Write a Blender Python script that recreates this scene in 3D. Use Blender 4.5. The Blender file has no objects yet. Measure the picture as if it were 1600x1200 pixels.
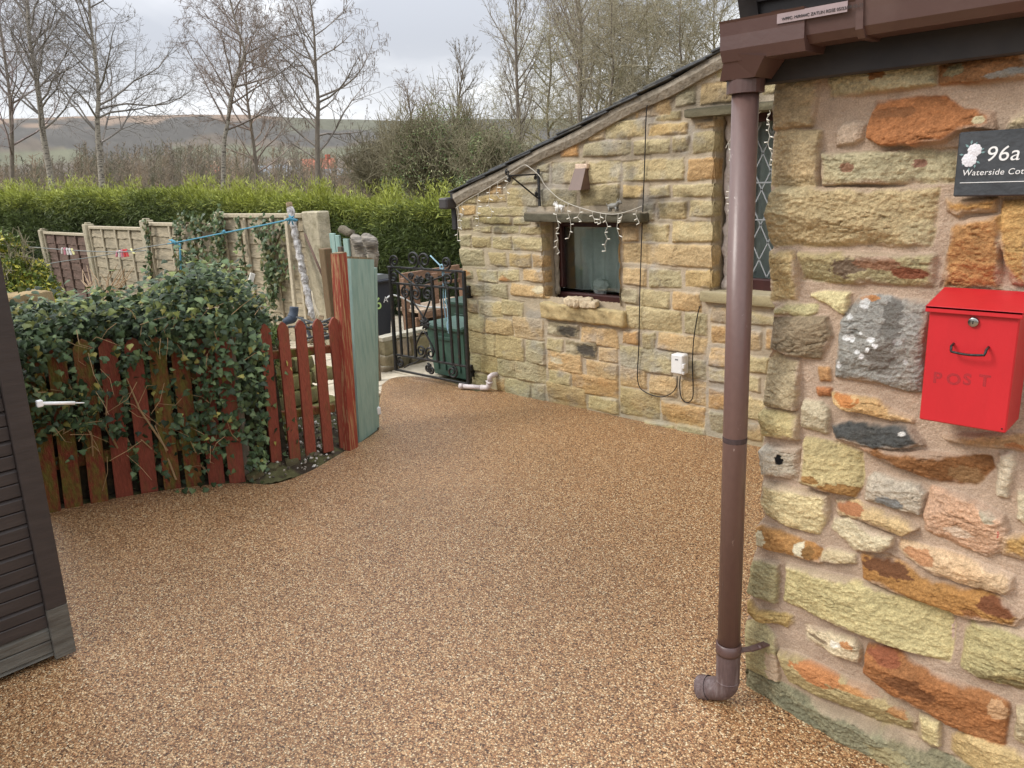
import bpy, math, random
import numpy as np
from mathutils import Vector, Matrix

S = bpy.context.scene
COL = S.collection
rnd = random.Random(7)

# ------------------------------------------------------------ camera
F = 1200.0 / 1600.0
PITCH, ROLL, AZ = math.radians(15.2536), math.radians(2.8256), math.radians(-45.524)
EYE = np.array([0.0, 0.0, 1.65])


def _axes():
    cp, sp = math.cos(PITCH), math.sin(PITCH)
    fwd = np.array([0, cp, -sp]); right = np.array([1.0, 0, 0]); down = np.array([0, -sp, -cp])
    c, s = math.cos(ROLL), math.sin(ROLL)
    r2, d2 = c * right + s * down, -s * right + c * down
    a = np.array([math.sin(AZ), math.cos(AZ), 0]); n = np.array([math.cos(AZ), -math.sin(AZ), 0])
    return [np.array([-v @ a, v @ n, v[2]]) for v in (r2, d2, fwd)]   # walls run along X, face -Y


CR, CD, CF = _axes()
cam_data = bpy.data.cameras.new("camera")
cam = bpy.data.objects.new("camera", cam_data)
COL.objects.link(cam)
cam_data.sensor_fit = 'HORIZONTAL'; cam_data.sensor_width = 36.0; cam_data.lens = 36.0 * F
cam_data.clip_start = 0.05; cam_data.clip_end = 12000
m4 = Matrix.Identity(4)
for i in range(3):
    m4[i][0] = CR[i]; m4[i][1] = -CD[i]; m4[i][2] = -CF[i]; m4[i][3] = EYE[i]
cam.matrix_world = m4
S.camera = cam

# ------------------------------------------------------------ sky, sun, exposure
SUN_EL, SUN_AZ = math.radians(40), math.radians(216)
w = bpy.data.worlds.new("World"); S.world = w; w.use_nodes = True
nt = w.node_tree; nt.nodes.clear()


def _n(tree, typ, **kw):
    n = tree.nodes.new(typ)
    for k, v in kw.items():
        setattr(n, k, v)
    return n


def build_world():
    L = nt.links.new
    out = _n(nt, 'ShaderNodeOutputWorld'); bg = _n(nt, 'ShaderNodeBackground')
    sky = _n(nt, 'ShaderNodeTexSky', sky_type='NISHITA', sun_disc=False, sun_elevation=SUN_EL,
             sun_rotation=SUN_AZ, altitude=150, air_density=1.2, dust_density=3.0, ozone_density=1.0)
    tc = _n(nt, 'ShaderNodeTexCoord'); sep = _n(nt, 'ShaderNodeSeparateXYZ')
    L(tc.outputs['Generated'], sep.inputs[0])
    # cloud deck: project the view direction on a flat layer
    zc = _n(nt, 'ShaderNodeMath', operation='MAXIMUM'); L(sep.outputs['Z'], zc.inputs[0]); zc.inputs[1].default_value = 0.0
    za = _n(nt, 'ShaderNodeMath', operation='ADD'); L(zc.outputs[0], za.inputs[0]); za.inputs[1].default_value = 0.16
    dx = _n(nt, 'ShaderNodeMath', operation='DIVIDE'); L(sep.outputs['X'], dx.inputs[0]); L(za.outputs[0], dx.inputs[1])
    dy = _n(nt, 'ShaderNodeMath', operation='DIVIDE'); L(sep.outputs['Y'], dy.inputs[0]); L(za.outputs[0], dy.inputs[1])
    cb = _n(nt, 'ShaderNodeCombineXYZ'); L(dx.outputs[0], cb.inputs[0]); L(dy.outputs[0], cb.inputs[1])
    n1 = _n(nt, 'ShaderNodeTexNoise'); n1.inputs['Scale'].default_value = 0.85; n1.inputs['Detail'].default_value = 5.0
    n1.inputs['Roughness'].default_value = 0.52; n1.inputs['Distortion'].default_value = 0.25
    mp = _n(nt, 'ShaderNodeMapping'); mp.inputs['Location'].default_value = (CLOUD_X, CLOUD_Y, 0)
    L(cb.outputs[0], mp.inputs[0]); L(mp.outputs[0], n1.inputs['Vector'])
    ramp = _n(nt, 'ShaderNodeValToRGB')
    e = ramp.color_ramp.elements
    e[0].position = 0.40; e[0].color = (4.7, 4.9, 5.4, 1)
    e[1].position = 0.68; e[1].color = (9.8, 9.8, 9.9, 1)
    k = e.new(0.50); k.color = (6.0, 6.15, 6.55, 1)
    k = e.new(0.56); k.color = (7.6, 7.75, 8.0, 1)
    L(n1.outputs['Fac'], ramp.inputs[0])
    # overcast skies are brighter overhead than at the horizon
    zg = _n(nt, 'ShaderNodeMapRange'); L(zc.outputs[0], zg.inputs[0])
    zg.inputs[1].default_value = 0.15; zg.inputs[2].default_value = 0.9; zg.inputs[3].default_value = 1.0; zg.inputs[4].default_value = ZENITH
    mul = _n(nt, 'ShaderNodeVectorMath', operation='SCALE'); L(ramp.outputs[0], mul.inputs[0]); L(zg.outputs[0], mul.inputs['Scale'])
    # thin veil of pale cloud along the skyline
    hz = _n(nt, 'ShaderNodeMapRange', interpolation_type='SMOOTHSTEP'); L(sep.outputs['Z'], hz.inputs[0])
    hz.inputs[1].default_value = 0.05; hz.inputs[2].default_value = 0.17; hz.inputs[3].default_value = 0.75; hz.inputs[4].default_value = 0.0
    mh = _n(nt, 'ShaderNodeMix', data_type='RGBA'); L(hz.outputs[0], mh.inputs['Factor'])
    L(mul.outputs[0], mh.inputs['A']); mh.inputs['B'].default_value = (7.4, 7.55, 7.8, 1)
    mix = _n(nt, 'ShaderNodeMix', data_type='RGBA'); mix.inputs['Factor'].default_value = 0.92
    L(sky.outputs[0], mix.inputs['A']); L(mh.outputs['Result'], mix.inputs['B'])
    L(mix.outputs['Result'], bg.inputs[0]); bg.inputs[1].default_value = 0.1
    L(bg.outputs[0], out.inputs[0])


CLOUD_X, CLOUD_Y, ZENITH = -2.4, -6.1, 2.5
build_world()
sd = bpy.data.lights.new("sun", 'SUN'); sd.energy = 1.5; sd.angle = math.radians(18); sd.color = (1.0, 0.96, 0.9)
sun = bpy.data.objects.new("sun", sd); COL.objects.link(sun)
# sky rotation is measured from +Y towards +X
_sv = Vector((math.sin(SUN_AZ) * math.cos(SUN_EL), math.cos(SUN_AZ) * math.cos(SUN_EL), math.sin(SUN_EL)))
sun.rotation_euler = _sv.to_track_quat('Z', 'Y').to_euler()
S.view_settings.view_transform = 'Standard'; S.view_settings.look = 'None'
S.view_settings.exposure = 0.52; S.view_settings.gamma = 1.0


# ------------------------------------------------------------ from the picture to the place
def ray(px, py):
    return CR * (px - 800) / 1200 + CD * (py - 600) / 1200 + CF


def on_y(px, py, Y):
    v = ray(px, py); return EYE + v * (Y - EYE[1]) / v[1]


def on_x(px, py, X):
    v = ray(px, py); return EYE + v * (X - EYE[0]) / v[0]


def on_z(px, py, Z=0.0):
    v = ray(px, py); return EYE + v * (Z - EYE[2]) / v[2]


def at_d(px, py, d):
    """point at horizontal distance d from the camera"""
    v = ray(px, py); return EYE + v * d / math.hypot(v[0], v[1])


# ------------------------------------------------------------ helpers
def lin(c):
    return tuple(((x / 255.0) / 12.92 if x / 255.0 <= 0.04045 else ((x / 255.0 + 0.055) / 1.055) ** 2.4) for x in c)


class MB:
    """collects shapes that end up as ONE mesh object"""
    def __init__(s):
        s.v = []; s.f = []; s.mi = []; s.sm = []

    def add(s, verts, faces, mi=0, smooth=False):
        b = len(s.v); s.v += [tuple(map(float, p)) for p in verts]
        for f in faces:
            s.f.append(tuple(i + b for i in f)); s.mi.append(mi); s.sm.append(smooth)

    def box(s, c, d, rot=None, bev=0.0, mi=0):
        """centre, full size, optional 3x3 rotation, chamfer"""
        hx, hy, hz = d[0] / 2, d[1] / 2, d[2] / 2
        b = min(bev, hx * .9, hy * .9, hz * .9)
        if b <= 0:
            P = [(x * hx, y * hy, z * hz) for z in (-1, 1) for y in (-1, 1) for x in (-1, 1)]
            Fc = [(0, 2, 3, 1), (4, 5, 7, 6), (0, 1, 5, 4), (2, 6, 7, 3), (0, 4, 6, 2), (1, 3, 7, 5)]
        else:
            P = []; idx = {}
            for sx in (-1, 1):
                for sy in (-1, 1):
                    for sz in (-1, 1):
                        for ax in range(3):
                            q = [sx * (hx - b), sy * (hy - b), sz * (hz - b)]
                            q[ax] = (sx * hx, sy * hy, sz * hz)[ax]
                            idx[(sx, sy, sz, ax)] = len(P); P.append(tuple(q))
            Fc = []
            for ax in range(3):
                o = [a for a in range(3) if a != ax]
                for sg in (-1, 1):
                    q = []
                    for a, bb in ((-1, -1), (1, -1), (1, 1), (-1, 1)):
                        k = [0, 0, 0]; k[ax] = sg; k[o[0]] = a; k[o[1]] = bb
                        q.append(idx[(k[0], k[1], k[2], ax)])
                    if (sg > 0) == (ax == 1): q = q[::-1]
                    Fc.append(tuple(q))
            for ax in range(3):   # edges along ax
                o = [a for a in range(3) if a != ax]
                for a in (-1, 1):
                    for bb in (-1, 1):
                        k0 = [0, 0, 0]; k0[ax] = -1; k0[o[0]] = a; k0[o[1]] = bb
                        k1 = list(k0); k1[ax] = 1
                        q = [idx[(*k0, o[0])], idx[(*k1, o[0])], idx[(*k1, o[1])], idx[(*k0, o[1])]]
                        if (a * bb > 0) != (ax == 1): q = q[::-1]
                        Fc.append(tuple(q))
            for sx in (-1, 1):
                for sy in (-1, 1):
                    for sz in (-1, 1):
                        q = [idx[(sx, sy, sz, 0)], idx[(sx, sy, sz, 1)], idx[(sx, sy, sz, 2)]]
                        if sx * sy * sz < 0: q = q[::-1]
                        Fc.append(tuple(q))
        P = np.array(P)
        if rot is not None: P = P @ np.array(rot).T
        P = P + np.array(c)
        s.add(P, Fc, mi)

    def beam(s, a, b, wd, th, side=(0, 0, 1), bev=0.0, mi=0):
        """bar from a to b; th along 'side', wd across"""
        a = np.array(a, float); b = np.array(b, float); d = b - a; L = np.linalg.norm(d); x = d / L
        z = np.array(side, float); z = z - x * (x @ z); z /= np.linalg.norm(z); y = np.cross(z, x)
        s.box((a + b) / 2, (L, wd, th), np.stack([x, y, z], 1), bev, mi)

    def tube(s, pts, r, n=8, caps=True, mi=0, smooth=True):
        P = [np.array(p, float) for p in pts]; N = len(P)
        R = r if hasattr(r, '__len__') else [r] * N
        V = []; Fc = []; u = None
        for i in range(N):
            t = P[min(i + 1, N - 1)] - P[max(i - 1, 0)]; t = t / (np.linalg.norm(t) + 1e-12)
            if u is None:
                h = np.array([0, 0, 1.0]) if abs(t[2]) < .9 else np.array([1.0, 0, 0])
                u = np.cross(t, h)
            u = u - t * (u @ t); u /= np.linalg.norm(u) + 1e-12; q = np.cross(t, u)
            for k in range(n):
                a = 2 * math.pi * k / n
                V.append(P[i] + R[i] * (math.cos(a) * u + math.sin(a) * q))
        for i in range(N - 1):
            for k in range(n):
                k2 = (k + 1) % n
                Fc.append((i * n + k, i * n + k2, (i + 1) * n + k2, (i + 1) * n + k))
        s.add(V, Fc, mi, smooth)
        if caps:
            b = len(s.v) - len(V)
            s.f.append(tuple(b + k for k in range(n))[::-1]); s.mi.append(mi); s.sm.append(False)
            s.f.append(tuple(b + (N - 1) * n + k for k in range(n))); s.mi.append(mi); s.sm.append(False)

    def prism(s, poly, vec, mi=0):
        """planar polygon (3-D points) swept along vec"""
        P = [np.array(p, float) for p in poly]; n = len(P); vec = np.array(vec, float)
        nr = np.zeros(3)
        for i in range(n): nr += np.cross(P[i], P[(i + 1) % n])
        if nr @ vec > 0: P = P[::-1]
        V = P + [p + vec for p in P]
        Fc = [tuple(range(n)), tuple(range(2 * n - 1, n - 1, -1))]
        Fc += [((i + 1) % n, i, n + i, n + (i + 1) % n) for i in range(n)]
        s.add(V, Fc, mi)

    def lathe(s, prof, c, axis=(0, 0, 1), n=16, mi=0, smooth=True):
        """profile [(r, h)] turned about an axis through c"""
        ax = np.array(axis, float); ax /= np.linalg.norm(ax)
        h = np.array([0, 0, 1.0]) if abs(ax[2]) < .9 else np.array([1.0, 0, 0])
        u = np.cross(h, ax); u /= np.linalg.norm(u); q = np.cross(ax, u); c = np.array(c, float)
        V = [c + ax * hh + r * (math.cos(2 * math.pi * k / n) * u + math.sin(2 * math.pi * k / n) * q) for r, hh in prof for k in range(n)]
        Fc = []
        for i in range(len(prof) - 1):
            for k in range(n):
                k2 = (k + 1) % n
                Fc.append((i * n + k, i * n + k2, (i + 1) * n + k2, (i + 1) * n + k))
        s.add(V, Fc, mi, smooth)

    def build(s, name, mats, parent=None):
        o = np.zeros(3)
        if parent is not None:
            p = parent
            while p is not None:
                o = o + np.array(p.location); p = p.parent
        me = bpy.data.meshes.new(name)
        me.from_pydata([(x - o[0], y - o[1], z - o[2]) for x, y, z in s.v], [], s.f)
        if not isinstance(mats, (list, tuple)): mats = [mats]
        for m in mats: me.materials.append(m)
        me.polygons.foreach_set('material_index', s.mi)
        me.polygons.foreach_set('use_smooth', s.sm)
        me.update()
        ob = bpy.data.objects.new(name, me); COL.objects.link(ob)
        if parent is not None: ob.parent = parent
        return ob


def np_mesh(name, V, Fq, mats, parent=None, smooth=True, col=None, mi=None):
    """mesh straight from arrays; Fq is (n,3) or (n,4); col = per-vertex albedo"""
    V = np.asarray(V, np.float32); Fq = np.asarray(Fq, np.int32)
    if parent is not None:
        o = np.zeros(3); p = parent
        while p is not None:
            o = o + np.array(p.location); p = p.parent
        V = V - o.astype(np.float32)
    me = bpy.data.meshes.new(name); k = Fq.shape[1]
    me.vertices.add(len(V)); me.vertices.foreach_set('co', V.ravel())
    me.loops.add(Fq.size); me.loops.foreach_set('vertex_index', Fq.ravel())
    me.polygons.add(len(Fq)); me.polygons.foreach_set('loop_start', np.arange(0, Fq.size, k, dtype=np.int32))
    if not isinstance(mats, (list, tuple)): mats = [mats]
    for m in mats: me.materials.append(m)
    me.polygons.foreach_set('use_smooth', np.full(len(Fq), smooth, dtype=bool))
    if mi is not None: me.polygons.foreach_set('material_index', np.asarray(mi, np.int32))
    if col is not None:
        a = me.attributes.new('albedo', 'FLOAT_COLOR', 'POINT')
        c4 = np.ones((len(V), 4), np.float32); c4[:, :3] = col
        a.data.foreach_set('color', c4.ravel())
    me.update(calc_edges=True)
    ob = bpy.data.objects.new(name, me); COL.objects.link(ob)
    if parent is not None: ob.parent = parent
    return ob


def tag(o, label, cat, group=None, kind=None):
    o['label'] = label; o['category'] = cat
    if group: o['group'] = group
    if kind: o['kind'] = kind
    return o


def thing(name, label, cat, loc=(0, 0, 0), group=None):
    o = bpy.data.objects.new(name, None); COL.objects.link(o); o.location = [float(x) for x in loc]
    o.empty_display_size = 0.1
    return tag(o, label, cat, group)


def struct(o):
    o['kind'] = 'structure'; return o


def dup(root, loc, rotz=0.0, scale=None, label=None, group=None):
    r = root.copy(); COL.objects.link(r); r.location = loc; r.rotation_euler = (0, 0, rotz)
    if scale: r.scale = (scale, scale, scale)
    if label: r['label'] = label
    if group: r['group'] = group
    for ch in list(root.children):
        c = ch.copy(); COL.objects.link(c); c.parent = r
        for g in list(ch.children):
            d = g.copy(); COL.objects.link(d); d.parent = c
    return r


# ------------------------------------------------------------ numpy noise
def _hash(ix, iy, seed):
    h = (ix.astype(np.int64) * 374761393 + iy.astype(np.int64) * 668265263 + seed * 1442695041) & 0xFFFFFFFF
    h = ((h ^ (h >> 13)) * 1274126177) & 0xFFFFFFFF
    h = (h ^ (h >> 16)) & 0xFFFF
    return h / 65535.0


def vn(x, y, seed=0):
    ix = np.floor(x); iy = np.floor(y); fx = x - ix; fy = y - iy
    fx = fx * fx * fx * (fx * (fx * 6 - 15) + 10); fy = fy * fy * fy * (fy * (fy * 6 - 15) + 10)
    a = _hash(ix, iy, seed); b = _hash(ix + 1, iy, seed); c = _hash(ix, iy + 1, seed); d = _hash(ix + 1, iy + 1, seed)
    return (a + (b - a) * fx) * (1 - fy) + (c + (d - c) * fx) * fy


def fbm(x, y, seed=0, oct=4, gain=.5):
    s = 0; a = 1; t = 0
    for o in range(oct):
        s = s + a * vn(x * 2 ** o + 17.3 * o, y * 2 ** o + 5.7 * o, seed + o * 31); t += a; a *= gain
    return s / t - .5


def sstep(a, b, x):
    t = np.clip((x - a) / (b - a), 0, 1); return t * t * (3 - 2 * t)


# ------------------------------------------------------------ materials
def mat(name, col, rough=.7, noise=0.0, nscale=8.0, col2=None, bump=0.0, bscale=60.0, metal=0.0, spec=.5, coat=0.0, attr=False, stretch=None, thr=None, bdist=.02, detail=6.0):
    """plain surface with an uneven colour and a fine bump"""
    m = bpy.data.materials.new(name); m.use_nodes = True
    t = m.node_tree; b = t.nodes['Principled BSDF']; L = t.links.new
    c = lin(col) if max(col) > 1.001 else col
    b.inputs['Roughness'].default_value = rough; b.inputs['Metallic'].default_value = metal
    b.inputs['Specular IOR Level'].default_value = spec
    if coat: b.inputs['Coat Weight'].default_value = coat; b.inputs['Coat Roughness'].default_value = .12
    tc = _n(t, 'ShaderNodeTexCoord'); mp = _n(t, 'ShaderNodeMapping')
    L(tc.outputs['Object'], mp.inputs[0])
    if stretch: mp.inputs['Scale'].default_value = stretch
    src = None
    if attr:
        at = _n(t, 'ShaderNodeAttribute', attribute_name='albedo'); src = at.outputs['Color']
    if noise or col2 is not None:
        nz = _n(t, 'ShaderNodeTexNoise'); nz.inputs['Scale'].default_value = nscale; nz.inputs['Detail'].default_value = detail
        nz.inputs['Roughness'].default_value = .6
        L(mp.outputs[0], nz.inputs['Vector'])
        if col2 is not None:
            mr = _n(t, 'ShaderNodeMapRange'); L(nz.outputs['Fac'], mr.inputs[0])
            lo, hi = thr if thr else (.35, .65)
            mr.inputs[1].default_value = lo; mr.inputs[2].default_value = hi
            mx = _n(t, 'ShaderNodeMix', data_type='RGBA'); L(mr.outputs[0], mx.inputs['Factor'])
            if src: L(src, mx.inputs['A'])
            else: mx.inputs['A'].default_value = (*c, 1)
            c2 = lin(col2) if max(col2) > 1.001 else col2
            mx.inputs['B'].default_value = (*c2, 1); src = mx.outputs['Result']
        if noise:
            n2 = _n(t, 'ShaderNodeTexNoise'); n2.inputs['Scale'].default_value = nscale * 3.1; n2.inputs['Detail'].default_value = detail
            L(mp.outputs[0], n2.inputs['Vector'])
            m2 = _n(t, 'ShaderNodeMapRange'); L(n2.outputs['Fac'], m2.inputs[0])
            m2.inputs[1].default_value = .25; m2.inputs[2].default_value = .75
            m2.inputs[3].default_value = 1 - noise; m2.inputs[4].default_value = 1 + noise
            sc = _n(t, 'ShaderNodeVectorMath', operation='SCALE')
            if src: L(src, sc.inputs[0])
            else: sc.inputs[0].default_value = c
            L(m2.outputs[0], sc.inputs['Scale']); src = sc.outputs[0]
    if src: L(src, b.inputs['Base Color'])
    else: b.inputs['Base Color'].default_value = (*c, 1)
    if bump:
        nb = _n(t, 'ShaderNodeTexNoise'); nb.inputs['Scale'].default_value = bscale; nb.inputs['Detail'].default_value = 5
        L(mp.outputs[0], nb.inputs['Vector'])
        bp = _n(t, 'ShaderNodeBump'); bp.inputs['Strength'].default_value = bump; bp.inputs['Distance'].default_value = bdist
        L(nb.outputs['Fac'], bp.inputs['Height']); L(bp.outputs[0], b.inputs['Normal'])
    return m


# ============================================================ STONE WALLS
# stones were laid out one by one; each zoom window below is (x0, y0, scale) in the photograph
ZW = {'a': (1180, 60, .2625), 'b': (1180, 330, .2625), 'c': (1180, 600, .2625), 'd': (1140, 885, .2875),
      'e': (700, 280, .175), 'f': (700, 450, .175), 'g': (940, 100, .175), 'h': (940, 290, .175), 'i': (940, 490, .175), 'j': (760, 140, .175)}


def zpx(z, x, y):
    a = ZW[z]; return a[0] + x * a[2], a[1] + y * a[2]


BUFF, GBUFF, OLIVE, TAN, ORANGE, BROWN = (188, 168, 126), (176, 164, 124), (146, 136, 100), (194, 165, 116), (182, 114, 54), (140, 92, 42)
CREAM, GREY, DARK, PINK, RUST, YEL, GRIT = (214, 198, 150), (150, 148, 140), (78, 79, 76), (196, 158, 126), (164, 106, 50), (194, 174, 112), (142, 124, 94)
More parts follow.
